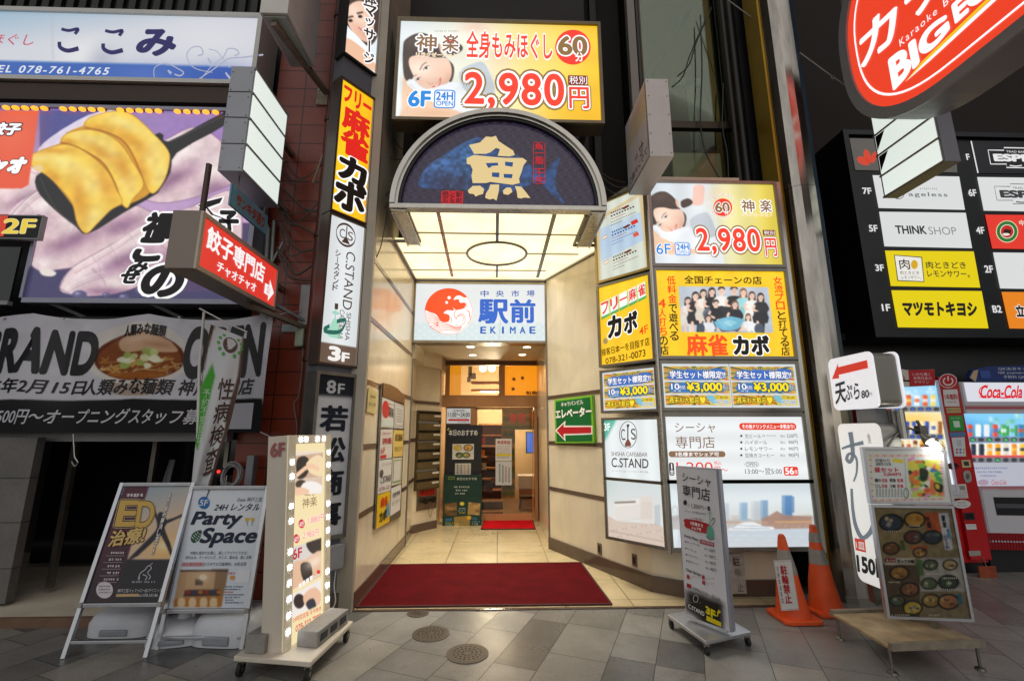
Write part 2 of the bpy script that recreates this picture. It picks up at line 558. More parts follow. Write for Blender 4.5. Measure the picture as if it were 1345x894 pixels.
 def scribble(s,x0,y0,x1,y1,col,seed=0,layer=2,dens=.62,vertical=False):
  """a line of print too small to read in the photograph: rows of fine marks"""
  r = random.Random(seed * 31 + int(x0 * 7 + y0 * 13))
  h = abs(y1 - y0); x = x0; step = h * .95
  if vertical:
   h = abs(x1 - x0); y = y0
   while y + h * .7 < y1:
    for k in range(3):
     a = y + h * (.1 + .28 * k) ; s.rect(x0 + h * r.uniform(0,.2),a,x1 - h * r.uniform(0,.25),a + h * .13,col,layer)
    b = x0 + h * r.uniform(.2,.7); s.rect(b,y,b + h * .14,y + h * .8,col,layer + .2)
    y += h * 1.05
   return s
  while x + step * .7 < x1:
   if r.random() < .08: x += step * .6
   k = r.randint(2,3)
   for i in range(k):
    a = y0 + (y1 - y0) * (.08 + .8 * i / k); b = a + (y1 - y0) * .16
    s.rect(x + step * r.uniform(0,.2),a,x + step * r.uniform(.65,.88),b,col,layer)
   c = x + step * r.uniform(.15,.6)
   s.rect(c,y0,c + step * .15,y0 + (y1 - y0) * r.uniform(.75,1),col,layer + .2)
   x += step
  return s
 def canvas(s,ppm=None,res=None,bg='#ffffff'):
  if res is None: res = (max(8,int(s.w * ppm)),max(8,int(s.h * ppm)))
  cv = Canvas(res[0],res[1],bg)
  cv.map = lambda x,y: (lambda p: (p[0] / s.w * cv.w,p[1] / s.h * cv.h))(s.q(x,y))
  s.cv = cv
  return cv
 def face(s,parent,name="face",rough=.3,tubes=None,n=.002,mat=None):
  """link the painted canvas (or, with mat, a plain sheet)"""
  if s.cv is None:
   m = MB(); m.add([s.W((0,0),n),s.W((0,s.h),n),s.W((s.w,s.h),n),s.W((s.w,0),n)],[(0,1,2,3)])
   return m.build(name,mat,parent,fix=False)
  cv = s.cv; w,h = cv.w,cv.h
  gx,gy = np.meshgrid(np.arange(w + 1) / w,np.arange(h + 1) / h)
  u = np.array(s.u); v = np.array(s.v); o = np.array(s.TL) + np.array(s.n) * n
  co = o + gx[...,None] * (u * s.w) + gy[...,None] * (v * s.h)
  ap = np.pad(cv.a,((0,1),(0,1),(0,0)),mode='edge')
  ap2 = np.pad(cv.a,((1,1),(1,1),(0,0)),mode='edge')
  col = (ap2[:-1,:-1] + ap2[1:,:-1] + ap2[:-1,1:] + ap2[1:,1:]) / 4
  idx = np.arange((w + 1) * (h + 1)).reshape(h + 1,w + 1)
  f = np.stack([idx[:-1,:-1],idx[1:,:-1],idx[1:,1:],idx[:-1,1:]],-1)[cv.keep].reshape(-1,4)
  me = bpy.data.meshes.new(name)
  nf = len(f)
  me.vertices.add(co.shape[0] * co.shape[1]); me.vertices.foreach_set("co",co.reshape(-1).astype(np.float32))
  me.loops.add(nf * 4); me.loops.foreach_set("vertex_index",f.reshape(-1).astype(np.int32))
  me.polygons.add(nf); me.polygons.foreach_set("loop_start",np.arange(0,nf * 4,4,dtype=np.int32))
  me.polygons.foreach_set("loop_total",np.full(nf,4,np.int32))
  me.update(calc_edges=True)
  at = me.color_attributes.new("print",'FLOAT_COLOR','POINT')
  l = np.where(col <= .04045,col / 12.92,((np.clip(col,0,1) + .055) / 1.055) ** 2.4)
  rgba = np.ones((co.shape[0] * co.shape[1],4),np.float32); rgba[:,:3] = l.reshape(-1,3)
  at.data.foreach_set("color",rgba.reshape(-1))
  if tubes:
   uvl = me.uv_layers.new(name="UVMap")
   uu = np.stack([gx,1 - gy],-1).reshape(-1,2)[f.reshape(-1)]
   uvl.data.foreach_set("uv",uu.reshape(-1).astype(np.float32))
  me.materials.append(art_mat(s.lit,rough,tubes))
  me.validate()
  return part(name,me,parent)
 def letters(s,parent,name="lettering"):
  if not s.parts: return None
  me = bpy.data.meshes.new(name); V = []; Fc = []; mi = []
  for i,((c,lit),(vs,fs)) in enumerate(s.parts.items()):
   k = len(V); V += [tuple(p) for p in vs]; Fc += [tuple(j + k for j in f) for f in fs]; mi += [i] * len(fs)
   me.materials.append(ink(c,lit))
  me.from_pydata(V,[],Fc); me.polygons.foreach_set("material_index",mi); me.update()
  s.parts = {}
  return part(name,me,parent)
 def cabinet(s,parent,depth,mat,border=.03,lip=.02,name="cabinet",lipmat=None,bevel=0.0):
  """metal box behind the sheet and the raised rim round it"""
  b = border; e = .003
  m = MB()
  c = [(-b,-b),(s.w + b,-b),(s.w + b,s.h + b),(-b,s.h + b)]
  m.prism([s.W(p,-depth) for p in c],s.n * (depth - e))
  o = m.build(name,mat,parent,bevel=bevel)
  if lip:
   m = MB()
   for (x0,y0,x1,y1) in ((-b,-b,s.w + b,0),(-b,s.h,s.w + b,s.h + b),(-b,0,0,s.h),(s.w,0,s.w + b,s.h)):
    m.prism([s.W(p,-e + .0005) for p in ((x0,y0),(x1,y0),(x1,y1),(x0,y1))],s.n * (lip + e))
   m.build("rim",lipmat or mat,parent)
  return o
# ================================================================== materials of the place
STEEL = pbr("brushed_steel",'#b9b6ae',.28,1.0,.12,9,streak=True)
STEEL_DARK = pbr("dull_steel",'#8b8880',.4,1.0,.15,8)
ALU = pbr("aluminium",'#c9cbd0',.35,.9,.06,10)
WHITE_PAINT = pbr("white_paint",'#d6d5d0',.45,0,.05,5)
GREY_PAINT = pbr("grey_paint",'#8d8f93',.5,0,.07,5)
DARK = pbr("dark_paint",'#1b1b1e',.5,0,.2,4)
BLACK = pbr("black_plastic",'#111214',.45,0,.15,6)
BROWN_METAL = pbr("brown_metal",'#4a3c33',.4,.3,.12,8)
RUSTY = pbr("rusty_galvanised",'#8f8474',.6,.3,.25,14)
WOOD = pbr("pale_wood",'#b98a58',.5,0,.18,5,streak=True)
RUBBER = pbr("rubber",'#18181a',.7,0,.1,9)
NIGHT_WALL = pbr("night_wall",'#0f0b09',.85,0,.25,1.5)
def marble(name,col,dirt):
 m,nt,b = new_mat(name)
 tc = nt.nodes.new("ShaderNodeTexCoord")
 n1 = nt.nodes.new("ShaderNodeTexNoise"); n1.inputs["Scale"].default_value = 1.6; n1.inputs["Detail"].default_value = 8; n1.inputs["Distortion"].default_value = 1.2
 nt.links.new(tc.outputs["Object"],n1.inputs["Vector"])
 rp = nt.nodes.new("ShaderNodeValToRGB"); c = lin(col); d = lin(dirt)
 rp.color_ramp.elements[0].position = .32; rp.color_ramp.elements[1].position = .68
 rp.color_ramp.elements[0].color = tuple(.82 * v for v in c) + (1,); rp.color_ramp.elements[1].color = c + (1,)
 nt.links.new(n1.outputs[0],rp.inputs[0])
 mp = nt.nodes.new("ShaderNodeMapping"); mp.inputs["Scale"].default_value = (2.2,2.2,.35)
 nt.links.new(tc.outputs["Object"],mp.inputs[0])
 n2 = nt.nodes.new("ShaderNodeTexNoise"); n2.inputs["Scale"].default_value = 3; n2.inputs["Detail"].default_value = 9; n2.inputs["Roughness"].default_value = .7
 nt.links.new(mp.outputs[0],n2.inputs["Vector"])
 r2 = nt.nodes.new("ShaderNodeValToRGB"); r2.color_ramp.elements[0].position = .5; r2.color_ramp.elements[1].position = .85
 r2.color_ramp.elements[0].color = (0,0,0,1); r2.color_ramp.elements[1].color = (.3,.3,.3,1)
 nt.links.new(n2.outputs[0],r2.inputs[0])
 mx = nt.nodes.new("ShaderNodeMix"); mx.data_type = 'RGBA'
 nt.links.new(r2.outputs[0],mx.inputs[0]); nt.links.new(rp.outputs[0],mx.inputs[6]); mx.inputs[7].default_value = d + (1,)
 nt.links.new(mx.outputs[2],b.inputs["Base Color"])
 b.inputs["Roughness"].default_value = .17
 b.inputs["Specular IOR Level"].default_value = .5
 return m
CREAM = marble("cream_marble",'#dcd0b6','#a0907a')
BROWN_STONE = marble("brown_stone",'#5a4a3f','#3d322b')
def brick(name,c1,c2,mortar,bw,bh,msize,rough,scale_noise=3,rot=0.0,offset=.5,axis='Z',vary=.25,spec=.5,bump=.4,squash=1.0,freq=2,stain=.35):
 """laid units: world x,y on ground, x,z on walls"""
 m,nt,b = new_mat(name)
 tc = nt.nodes.new("ShaderNodeTexCoord")
 mp = nt.nodes.new("ShaderNodeMapping")
 nt.links.new(tc.outputs["Object"],mp.inputs[0])
 src = mp.outputs[0]
 if axis != 'Z':
  sp = nt.nodes.new("ShaderNodeSeparateXYZ"); cb = nt.nodes.new("ShaderNodeCombineXYZ")
  nt.links.new(tc.outputs["Object"],sp.inputs[0])
  nt.links.new(sp.outputs[0 if axis == 'Y' else 1],cb.inputs[0]); nt.links.new(sp.outputs[2],cb.inputs[1])
  src = cb.outputs[0]
 else:
  mp.inputs["Rotation"].default_value = (0,0,rot)
 bt = nt.nodes.new("ShaderNodeTexBrick")
 bt.offset = offset; bt.squash = squash; bt.squash_frequency = freq
 bt.inputs["Color1"].default_value = lin(c1) + (1,); bt.inputs["Color2"].default_value = lin(c2) + (1,)
 bt.inputs["Mortar"].default_value = lin(mortar) + (1,)
 bt.inputs["Scale"].default_value = 1; bt.inputs["Mortar Size"].default_value = msize
 bt.inputs["Mortar Smooth"].default_value = .15
 bt.inputs["Brick Width"].default_value = bw; bt.inputs["Row Height"].default_value = bh
 nt.links.new(src,bt.inputs["Vector"])
 nz = nt.nodes.new("ShaderNodeTexNoise"); nz.inputs["Scale"].default_value = scale_noise; nz.inputs["Detail"].default_value = 9; nz.inputs["Roughness"].default_value = .65
 nt.links.new(tc.outputs["Object"],nz.inputs["Vector"])
 mr = nt.nodes.new("ShaderNodeMapRange"); mr.inputs[1].default_value = .3; mr.inputs[2].default_value = .7; mr.inputs[3].default_value = 1 - vary; mr.inputs[4].default_value = 1 + vary
 nt.links.new(nz.outputs[0],mr.inputs[0])
 nf = nt.nodes.new("ShaderNodeTexNoise"); nf.inputs["Scale"].default_value = scale_noise * 28; nf.inputs["Detail"].default_value = 3
 nt.links.new(tc.outputs["Object"],nf.inputs["Vector"])
 mf = nt.nodes.new("ShaderNodeMapRange"); mf.inputs[1].default_value = .3; mf.inputs[2].default_value = .7; mf.inputs[3].default_value = .88; mf.inputs[4].default_value = 1.1
 nt.links.new(nf.outputs[0],mf.inputs[0])
 mm = nt.nodes.new("ShaderNodeMath"); mm.operation = 'MULTIPLY'
 nt.links.new(mr.outputs[0],mm.inputs[0]); nt.links.new(mf.outputs[0],mm.inputs[1])
 mx = nt.nodes.new("ShaderNodeVectorMath"); mx.operation = 'SCALE'
 nt.links.new(bt.outputs[0],mx.inputs[0]); nt.links.new(mm.outputs[0],mx.inputs[3])
 # stains and gum
 st = nt.nodes.new("ShaderNodeTexNoise"); st.inputs["Scale"].default_value = 1.1; st.inputs["Detail"].default_value = 10; st.inputs["Roughness"].default_value = .75; st.inputs["Distortion"].default_value = .6
 nt.links.new(tc.outputs["Object"],st.inputs["Vector"])
 sr = nt.nodes.new("ShaderNodeValToRGB"); sr.color_ramp.elements[0].position = .48; sr.color_ramp.elements[1].position = .75
 sr.color_ramp.elements[0].color = (1,1,1,1); sr.color_ramp.elements[1].color = (1 - stain,) * 3 + (1,)
 nt.links.new(st.outputs[0],sr.inputs[0])
 m2 = nt.nodes.new("ShaderNodeMix"); m2.data_type = 'RGBA'; m2.blend_type = 'MULTIPLY'; m2.inputs[0].default_value = 1
 nt.links.new(mx.outputs[0],m2.inputs[6]); nt.links.new(sr.outputs[0],m2.inputs[7])
 nt.links.new(m2.outputs[2],b.inputs["Base Color"])
 rr = nt.nodes.new("ShaderNodeMapRange"); rr.inputs[3].default_value = max(.05,rough - .15); rr.inputs[4].default_value = rough + .15
 nt.links.new(st.outputs[0],rr.inputs[0]); nt.links.new(rr.outputs[0],b.inputs["Roughness"])
 b.inputs["Specular IOR Level"].default_value = spec
 bp = nt.nodes.new("ShaderNodeBump"); bp.inputs["Strength"].default_value = bump; bp.inputs["Distance"].default_value = .006
 ad = nt.nodes.new("ShaderNodeMath"); ad.operation = 'MULTIPLY_ADD'; ad.inputs[1].default_value = .35
 iv = nt.nodes.new("ShaderNodeMath"); iv.operation = 'SUBTRACT'; iv.inputs[0].default_value = 1
 nt.links.new(bt.outputs[1],iv.inputs[1])
 nt.links.new(nf.outputs[0],ad.inputs[0]); nt.links.new(iv.outputs[0],ad.inputs[2])
 nt.links.new(ad.outputs[0],bp.inputs["Height"]); nt.links.new(bp.outputs[0],b.inputs["Normal"])
 return m
# ================================================================== ground
def ground_sheet(name,pts,z,mat,kind='structure'):
 m = MB(); m.add([(p[0],p[1],z) for p in pts],[tuple(range(len(pts)))])
 return tag(m.build(name,mat,fix=False),kind=kind)
# street: large stone slabs laid askew, every slab with its own tone
def slab_street():
 ang = R(67)
 cu,su = math.cos(ang),math.sin(ang)
 r = random.Random(11)
 groups = [MB() for _ in range(5)]
 v = -9.0
 row = 0
 while v < 14:
  hgt = r.choice([.31,.31,.42,.31])
  u = -13.0 + r.random() * .8
  while u < 13:
   wdt = r.choice([.31,.42,.42,.55,.62,.8])
   cx,cy = (u + wdt / 2) * cu - (v + hgt / 2) * su * 0 ,0
   # row direction runs into the picture, slabs follow one another along it
   a = Vector((cu,su,0)); b = Vector((su,-cu,0)) * 1.0
   o = Vector((0,3.4,0)) + a * u + b * v
   g = .0022
   q = [o + a * g + b * g,o + a * (wdt - g) + b * g,o + a * (wdt - g) + b * (hgt - g),o + a * g + b * (hgt - g)]
   if all(abs(p.x) < 8.5 and -2 < p.y < 9 for p in q) and not (min(p.x for p in q) > -1.9 and max(p.x for p in q) < 2.9 and min(p.y for p in q) > 4.9):
    k = r.choices(range(5),[30,28,22,12,8])[0]
    groups[k].add(q,[(0,3,2,1)] if (q[1] - q[0]).cross(q[2] - q[1]).z < 0 else [(0,1,2,3)])
   u += wdt
  v += hgt
 m = MB()
 for k,g in enumerate(groups):
  m.cur = k; m.add([(p[0],p[1],.0) for p in g.v],g.f)
 mats = []
 for k,(c,ro) in enumerate((('#787672',.34),('#817f7a',.38),('#6d6c69',.3),('#8b877e',.42),('#595957',.3))):
  mats.append(brick("street_slab_tone_%d" % k,c,c,c,50,50,0,ro,2.3,vary=.2,bump=.35,stain=.42,spec=.45))
 for mt in mats:   # trodden chewing gum, spills and grit
  nt = mt.node_tree; b = nt.nodes["Principled BSDF"]; src = b.inputs["Base Color"].links[0].from_socket; tc = nt.nodes.new("ShaderNodeTexCoord")
  for sc_,w_,col in ((5.5,.055,(.05,.048,.045,1)),(9,.05,(.42,.4,.36,1)),(60,.16,(.06,.055,.05,1))):
   vo = nt.nodes.new("ShaderNodeTexVoronoi"); vo.inputs["Scale"].default_value = sc_; nt.links.new(tc.outputs["Object"],vo.inputs["Vector"])
   lt = nt.nodes.new("ShaderNodeMath"); lt.operation = 'LESS_THAN'; lt.inputs[1].default_value = w_; nt.links.new(vo.outputs["Distance"],lt.inputs[0])
   sp_ = nt.nodes.new("ShaderNodeSeparateColor"); nt.links.new(vo.outputs["Color"],sp_.inputs[0])
   gt = nt.nodes.new("ShaderNodeMath"); gt.operation = 'GREATER_THAN'; gt.inputs[1].default_value = .55; nt.links.new(sp_.outputs[0],gt.inputs[0])
   mu = nt.nodes.new("ShaderNodeMath"); mu.operation = 'MULTIPLY'; nt.links.new(lt.outputs[0],mu.inputs[0]); nt.links.new(gt.outputs[0],mu.inputs[1])
   m3 = nt.nodes.new("ShaderNodeMath"); m3.operation = 'MULTIPLY'; m3.inputs[1].default_value = .5; nt.links.new(mu.outputs[0],m3.inputs[0])
   mx = nt.nodes.new("ShaderNodeMix"); mx.data_type = 'RGBA'; mx.inputs[7].default_value = col; nt.links.new(m3.outputs[0],mx.inputs[0]); nt.links.new(src,mx.inputs[6]); src = mx.outputs[2]
  nt.links.new(src,b.inputs["Base Color"])
 o = m.build("street_pavement",mats,fix=False)
 return tag(o,kind='structure')
slab_street()
ground_sheet("street_bed",[(-40,-30),(40,-30),(40,40),(-40,40)],-.004,pbr("joint_sand",'#454440',.85,0,.3,12))
FLOOR = brick("entrance_floor_tile",'#c3b28c','#b7a57f','#7d6f55',.62,.58,.006,.3,2.6,offset=0,vary=.14,bump=.12,stain=.28)
ground_sheet("entrance_floor",[(-1.55,4.47),(2.78,4.47),(2.78,8.75),(-1.55,8.75)],.008,FLOOR)
m = MB(); m.box((-1.55,4.43,0),(2.78,4.468,.009))
tag(m.build("entrance_threshold",BROWN_STONE),kind='structure')
def manhole(px,py,r,label):
 c = onZ(px,py)
 t = thing("manhole_cover",label,"manhole cover",(c.x,c.y,0),group="round covers in the pavement")
 m = MB(); m.lathe([(r,.001),(r,.005),(r * .93,.006)],c,40)
 m.build("frame_ring",pbr("cast_iron_ring",'#5a5147',.55,.5,.2,14),t)
 m = MB(); m.lathe([(r * .9,.002),(r * .9,.0075)],c,40)
 for k in range(3):
  rr = r * (.25 + .2 * k)
  for j in range(10 + 4 * k):
   w = 2 * math.pi * j / (10 + 4 * k)
   m.lathe([(r * .05,.007),(r * .04,.0105)],c + Vector((rr * math.cos(w),rr * math.sin(w),0)),8)
 m.build("lid",pbr("cast_iron",'#4c443b',.5,.5,.25,20),t)
manhole(566,832,.145,"dark iron manhole cover midway between its two neighbours in front of the red carpet")
manhole(614,858,.15,"ornate brown manhole cover with a raised pattern, farther from the carpet")
manhole(549,805,.095,"small worn round cover right at the front edge of the red carpet")
def carpet(name,pts,col,label):
 m = MB(); m.plan(pts,.010,.022)
 mt,nt,b = new_mat(name + "_pile")
 tc = nt.nodes.new("ShaderNodeTexCoord")
 wv = nt.nodes.new("ShaderNodeTexWave"); wv.wave_type = 'BANDS'; wv.bands_direction = 'X'
 wv.inputs["Scale"].default_value = 17; wv.inputs["Distortion"].default_value = 1.4; wv.inputs["Detail"].default_value = 3; wv.inputs["Detail Scale"].default_value = 3
 nt.links.new(tc.outputs["Object"],wv.inputs["Vector"])
 nz = nt.nodes.new("ShaderNodeTexNoise"); nz.inputs["Scale"].default_value = 5; nz.inputs["Detail"].default_value = 9
 nt.links.new(tc.outputs["Object"],nz.inputs["Vector"])
 ad = nt.nodes.new("ShaderNodeMath"); ad.operation = 'MULTIPLY_ADD'; ad.inputs[1].default_value = .4
 nt.links.new(wv.outputs[1],ad.inputs[0]); nt.links.new(nz.outputs[0],ad.inputs[2])
 rp = nt.nodes.new("ShaderNodeValToRGB"); c = lin(col)
 rp.color_ramp.elements[0].position = .35; rp.color_ramp.elements[1].position = 1
 rp.color_ramp.elements[0].color = tuple(v * .7 for v in c) + (1,); rp.color_ramp.elements[1].color = tuple(v * 1.35 for v in c) + (1,)
 nt.links.new(ad.outputs[0],rp.inputs[0]); nt.links.new(rp.outputs[0],b.inputs["Base Color"])
 b.inputs["Roughness"].default_value = .95; b.inputs["Specular IOR Level"].default_value = .1
 bp = nt.nodes.new("ShaderNodeBump"); bp.inputs["Strength"].default_value = .5; bp.inputs["Distance"].default_value = .004
 nt.links.new(ad.outputs[0],bp.inputs["Height"]); nt.links.new(bp.outputs[0],b.inputs["Normal"])
 t = thing(name,label,"carpet",(sum(p[0] for p in pts) / len(pts),sum(p[1] for p in pts) / len(pts),.01))
 m.build("pile",mt,t)
 e = MB(); n = len(pts)
 for i in range(n):
  a = Vector((*pts[i],.016)); b2 = Vector((*pts[(i + 1) % n],.016))
  e.beam(a,b2,.018,.016)
 e.build("edging",pbr("carpet_edging",'#3a1414',.8),t)
carpet("entrance_carpet",[(-1.255,4.50),(1.04,4.50),(1.0,5.84),(-1.255,5.82)],'#4a050a',"large dark red carpet lying across the entrance floor")
a = onZ(632,696); b_ = onZ(704,684)
carpet("door_mat",[(a.x,a.y),(onZ(703,696).x,a.y),(onZ(700,684.5).x,b_.y),(onZ(636,684.5).x,b_.y)],'#c4101c',"small bright red mat in front of the restaurant door")
# ================================================================== the entrance building
WX = -1.28                                                             # left passage wall
RW = [(.72,6.56),(1.54,4.86),(1.77,4.70),(2.76,4.70)]           # line of the right passage wall
ZC = 3.82                                                              # lit ceiling
EB = thing("entrance_building","cream stone entrance passage with brown bands leading to the restaurant door","building",(0,5,0))
m = MB()
m.box((WX - .17,4.46,0),(WX,6.72,7.6))
m.build("side_wall",CREAM,EB)
m = MB()
m.plan([(WX - .05,6.722),(WX - .02,6.722),(-1.34,7.55),(-1.02,8.0),(-1.02,8.7),(-1.5,8.7),(-1.5,6.722)],0,3.0)
m.build("mailbox_wall",CREAM,EB)
m = MB(); m.plan(RW + [(2.76,5.6),(.72,8.75)],0,ZC + .6); m.build("angled_wall",CREAM,EB)
m = MB(); m.box((WX - .17,5.46,ZC + .08),(1.2,5.62,8.6)); m.box((-1.6,5.3,4.9),(-1.3,5.5,9)); m.build("upper_wall",pbr("unlit_wall",'#17100c',.7,0,.25,2),EB)  # upper wall: darkness of the unlit recess is put into the base colour
m = MB(); m.box((-1.5,6.76,2.86),(.75,8.75,3.02)); m.build("passage_ceiling",pbr("ceiling_board",'#c9bda6',.6,0,.04,3),EB)
m = MB(); m.plan([(-1.5,6.72),(-1.24,6.72),(-1.22,7.5),(-.99,7.9),(-.99,8.6),(-1.5,8.6)],2.62,2.858); m.build("bulkhead",CREAM,EB)
# brown stone bands and skirting, 5 mm proud
bands = (.79,1.41,2.03,2.66,3.28)
m = MB()
for z in bands: m.box((WX,4.462,z - .025),(WX + .006,6.70,z + .025))
m.build("stone_band",BROWN_STONE,EB); m = MB()
for z in (.82,1.43,2.03,2.62)[:3]:
 m.plan([(WX - .018,6.73),(-1.335,7.54),(-1.022,7.975),(-1.012,7.975),(-1.325,7.535),(WX - .006,6.73)],z - .025,z + .025)
m.build("stone_band",BROWN_STONE,EB); m = MB()
for z in (.79,1.40,2.03):
 for p,q in zip(RW,RW[1:]):
  d = Vector((q[0] - p[0],q[1] - p[1],0)).normalized(); n = Vector((d.y,-d.x,0)); n = n if n.y < 0 or n.x < 0 else -n
  a_ = Vector((*p,0)); b2 = Vector((*q,0))
  m.plan([a_,b2,b2 + n * .006,a_ + n * .006],z - .025,z + .025)
m.build("stone_band",BROWN_STONE,EB)
m = MB()
m.box((WX,4.464,.008),(WX + .014,6.72,.15))
m.build("skirting",BROWN_STONE,EB,bevel=.004); m = MB()
m.plan([(WX - .01,6.722),(-1.335,7.54),(-1.012,7.98),(-.995,7.97),(-1.318,7.53),(WX + .014,6.722)],.008,.13)
m.build("skirting",BROWN_STONE,EB,bevel=.004); m = MB()
for p,q in zip(RW,RW[1:]):
 d = Vector((q[0] - p[0],q[1] - p[1],0)).normalized(); n = Vector((d.y,-d.x,0)); n = n if n.y < 0 or n.x < 0 else -n
 a_ = Vector((*p,0)); b2 = Vector((*q,0))
 m.plan([a_ - d * .012,b2 + d * .012,b2 + d * .012 + n * .03,a_ - d * .012 + n * .03],.008,.155)
m.build("skirting",BROWN_STONE,EB,bevel=.004)
m = MB(); m.box((WX - .19,4.40,.0),(WX + .006,4.458,7.6)); m.build("corner_trim",pbr("pale_trim",'#a39a8b',.5,.2,.1,3),EB)
m = MB(); m.box((WX - .012,6.722,0),(WX + .02,6.745,2.86)); m.build("joint_strip",STEEL_DARK,EB)
m = MB(); m.box((.70,6.60,0),(.716,6.64,3.6)); m.build("joint_strip",STEEL_DARK,EB)
# small recessed sockets on the right skirting wall
def on_wall(px,py,p,q):
 """photo point on the vertical wall through plan points p, q"""
 d = Vector((q[0] - p[0],q[1] - p[1],0)); n = Vector((d.y,-d.x,0)).normalized()
 r_ = ray(px,py); t = (Vector((*p,0)) - EYE).dot(n) / r_.dot(n)
 return EYE + r_ * t
for (px,py) in ((788,720),(834,735)):
 c = on_wall(px,py,RW[0],RW[1]); d = Vector((RW[1][0] - RW[0][0],RW[1][1] - RW[0][1],0)).normalized(); n = Vector((d.y,-d.x,0))
 n = n if n.x < 0 else -n
 m = MB(); m.prism([c - d * .035 - Vector((0,0,.06)),c + d * .035 - Vector((0,0,.06)),c + d * .035 + Vector((0,0,.06)),c - d * .035 + Vector((0,0,.06))],n * .012)
 w = m.build("wall_socket",pbr("bronze_plate",'#7d6d58',.4,.6),EB,bevel=.003)
 m = MB(); m.prism([c - d * .02 - Vector((0,0,.035)) + n * .012,c + d * .02 - Vector((0,0,.035)) + n * .012,c + d * .02 + Vector((0,0,.035)) + n * .012,c - d * .02 + Vector((0,0,.035)) + n * .012],n * .002)
 m.build("socket_insert",BLACK,w)
# downlights
for i,(px,py) in enumerate(((618,455),(692,455.5),(621,466),(686,465.5))):
 c = onZ(px,py,2.86)
 t = thing("downlight","one of the four round recessed downlights in the passage ceiling before the restaurant door","ceiling light",c,group="downlights over the restaurant door")
 m = MB(); m.lathe([(.085,-.004),(.085,.0),(.07,.0)],c,24); m.build("trim_ring",WHITE_PAINT,t)
 m = MB(); m.lathe([(.06,-.006),(.02,-.007)],c,24); m.build("lens",glow("downlight_lens",'#fff3dc',6.0),t)
 l = bpy.data.lights.new("downlight_beam",'SPOT'); l.energy = 26; l.specular_factor = .05; l.spot_size = R(115); l.spot_blend = .7; l.shadow_soft_size = .05; l.color = (1,.86,.66)
 lo = bpy.data.objects.new("downlight_beam",l); COL.objects.link(lo); lo.parent = t; lo.location = (0,0,-.02)
# ================================================================== lit ceiling in the passage and the arched canopy in front
CAN = thing("arched_canopy","arched steel entrance canopy with a dark blue fish panel and a glowing ceiling","canopy",(0,4.42,ZC))
def soffit_x(Y): return .72 + (6.56 - Y) * .482
m = MB()
yA,yB = 4.47,6.60
pl = [(-.955,yA),(.92,yA),(.92,5.26),(soffit_x(5.26) - .02,5.26),(soffit_x(yB),yB),(WX + .02,yB),(WX + .02,5.2),(-.955,5.2)]
m.plan(pl,ZC,ZC + .03)
SOF,nt_,b_s = new_mat("lit_ceiling_acrylic")
tc_ = nt_.nodes.new("ShaderNodeTexCoord"); nz_ = nt_.nodes.new("ShaderNodeTexNoise"); nz_.inputs["Scale"].default_value = 2.2; nz_.inputs["Detail"].default_value = 7; nz_.inputs["Distortion"].default_value = 1.0
nt_.links.new(tc_.outputs["Object"],nz_.inputs["Vector"])
rp_ = nt_.nodes.new("ShaderNodeValToRGB"); rp_.color_ramp.elements[0].position = .3; rp_.color_ramp.elements[1].position = .66
rp_.color_ramp.elements[0].color = (.86,.69,.36,1); rp_.color_ramp.elements[1].color = (1,.85,.5,1)
nt_.links.new(nz_.outputs[0],rp_.inputs[0]); nt_.links.new(rp_.outputs[0],b_s.inputs["Emission Color"])
b_s.inputs["Base Color"].default_value = (.4,.38,.3,1); b_s.inputs["Emission Strength"].default_value = 1.6; b_s.inputs["Roughness"].default_value = .25
m.build("lit_ceiling",SOF,CAN)
la = bpy.data.lights.new("ceiling_fill",'AREA'); la.shape = 'RECTANGLE'; la.size = 1.8; la.size_y = 1.9; la.energy = 62; la.spread = R(96); la.color = (1,.94,.82)  # extra area lamp added below the lit ceiling to brighten floor and walls
lo = bpy.data.objects.new("ceiling_fill",la); COL.objects.link(lo); lo.parent = CAN; lo.location = (-.1,1.1,-.015)
STICK,nt_,b_ = new_mat("printed_scale_tape")
tc_ = nt_.nodes.new("ShaderNodeTexCoord"); nz_ = nt_.nodes.new("ShaderNodeTexNoise"); nz_.inputs["Scale"].default_value = 26; nz_.inputs["Detail"].default_value = 2
nt_.links.new(tc_.outputs["Object"],nz_.inputs["Vector"]); rp_ = nt_.nodes.new("ShaderNodeValToRGB"); rp_.color_ramp.interpolation = 'CONSTANT'
rp_.color_ramp.elements[0].color = lin('#c8d8de') + (1,); rp_.color_ramp.elements[1].position = .5; rp_.color_ramp.elements[1].color = lin('#d8432b') + (1,)
e_ = rp_.color_ramp.elements.new(.6); e_.color = lin('#e8ded0') + (1,)
nt_.links.new(nz_.outputs[0],rp_.inputs[0]); nt_.links.new(rp_.outputs[0],b_.inputs["Base Color"])
def cz(px,py,dz=0):
 p = onZ(px,py,ZC - dz); return p
m = MB(); s2 = MB()
def bar(mb,a,b,w): mb.beam(cz(*a,.006),cz(*b,.006),w,.012)
bar(s2,(575,277),(594,363),.04)
bar(m,(653.5,277),(653,317),.035); bar(m,(653,348),(652.5,364),.03)
bar(m,(729,279),(706,364),.045)
bar(m,(547,305.5),(771,309),.022); bar(m,(530,332),(613,332.5),.02); bar(m,(693,333.5),(760,334),.02); bar(m,(541,354.5),(717,355.5),.018)
m.build("glazing_bar",STEEL_DARK,CAN); s2.build("patterned_glazing_bar",STICK,CAN)
m = MB(); ring = []
for k in range(49):
 w = 2 * math.pi * k / 48
 ring.append(cz(652.5 + 39 * math.cos(w),332.8 + 15 * math.sin(w),.008))
m.tube(ring,.018,6,cap=False); m.build("oval_ring",STEEL_DARK,CAN,smooth=True)
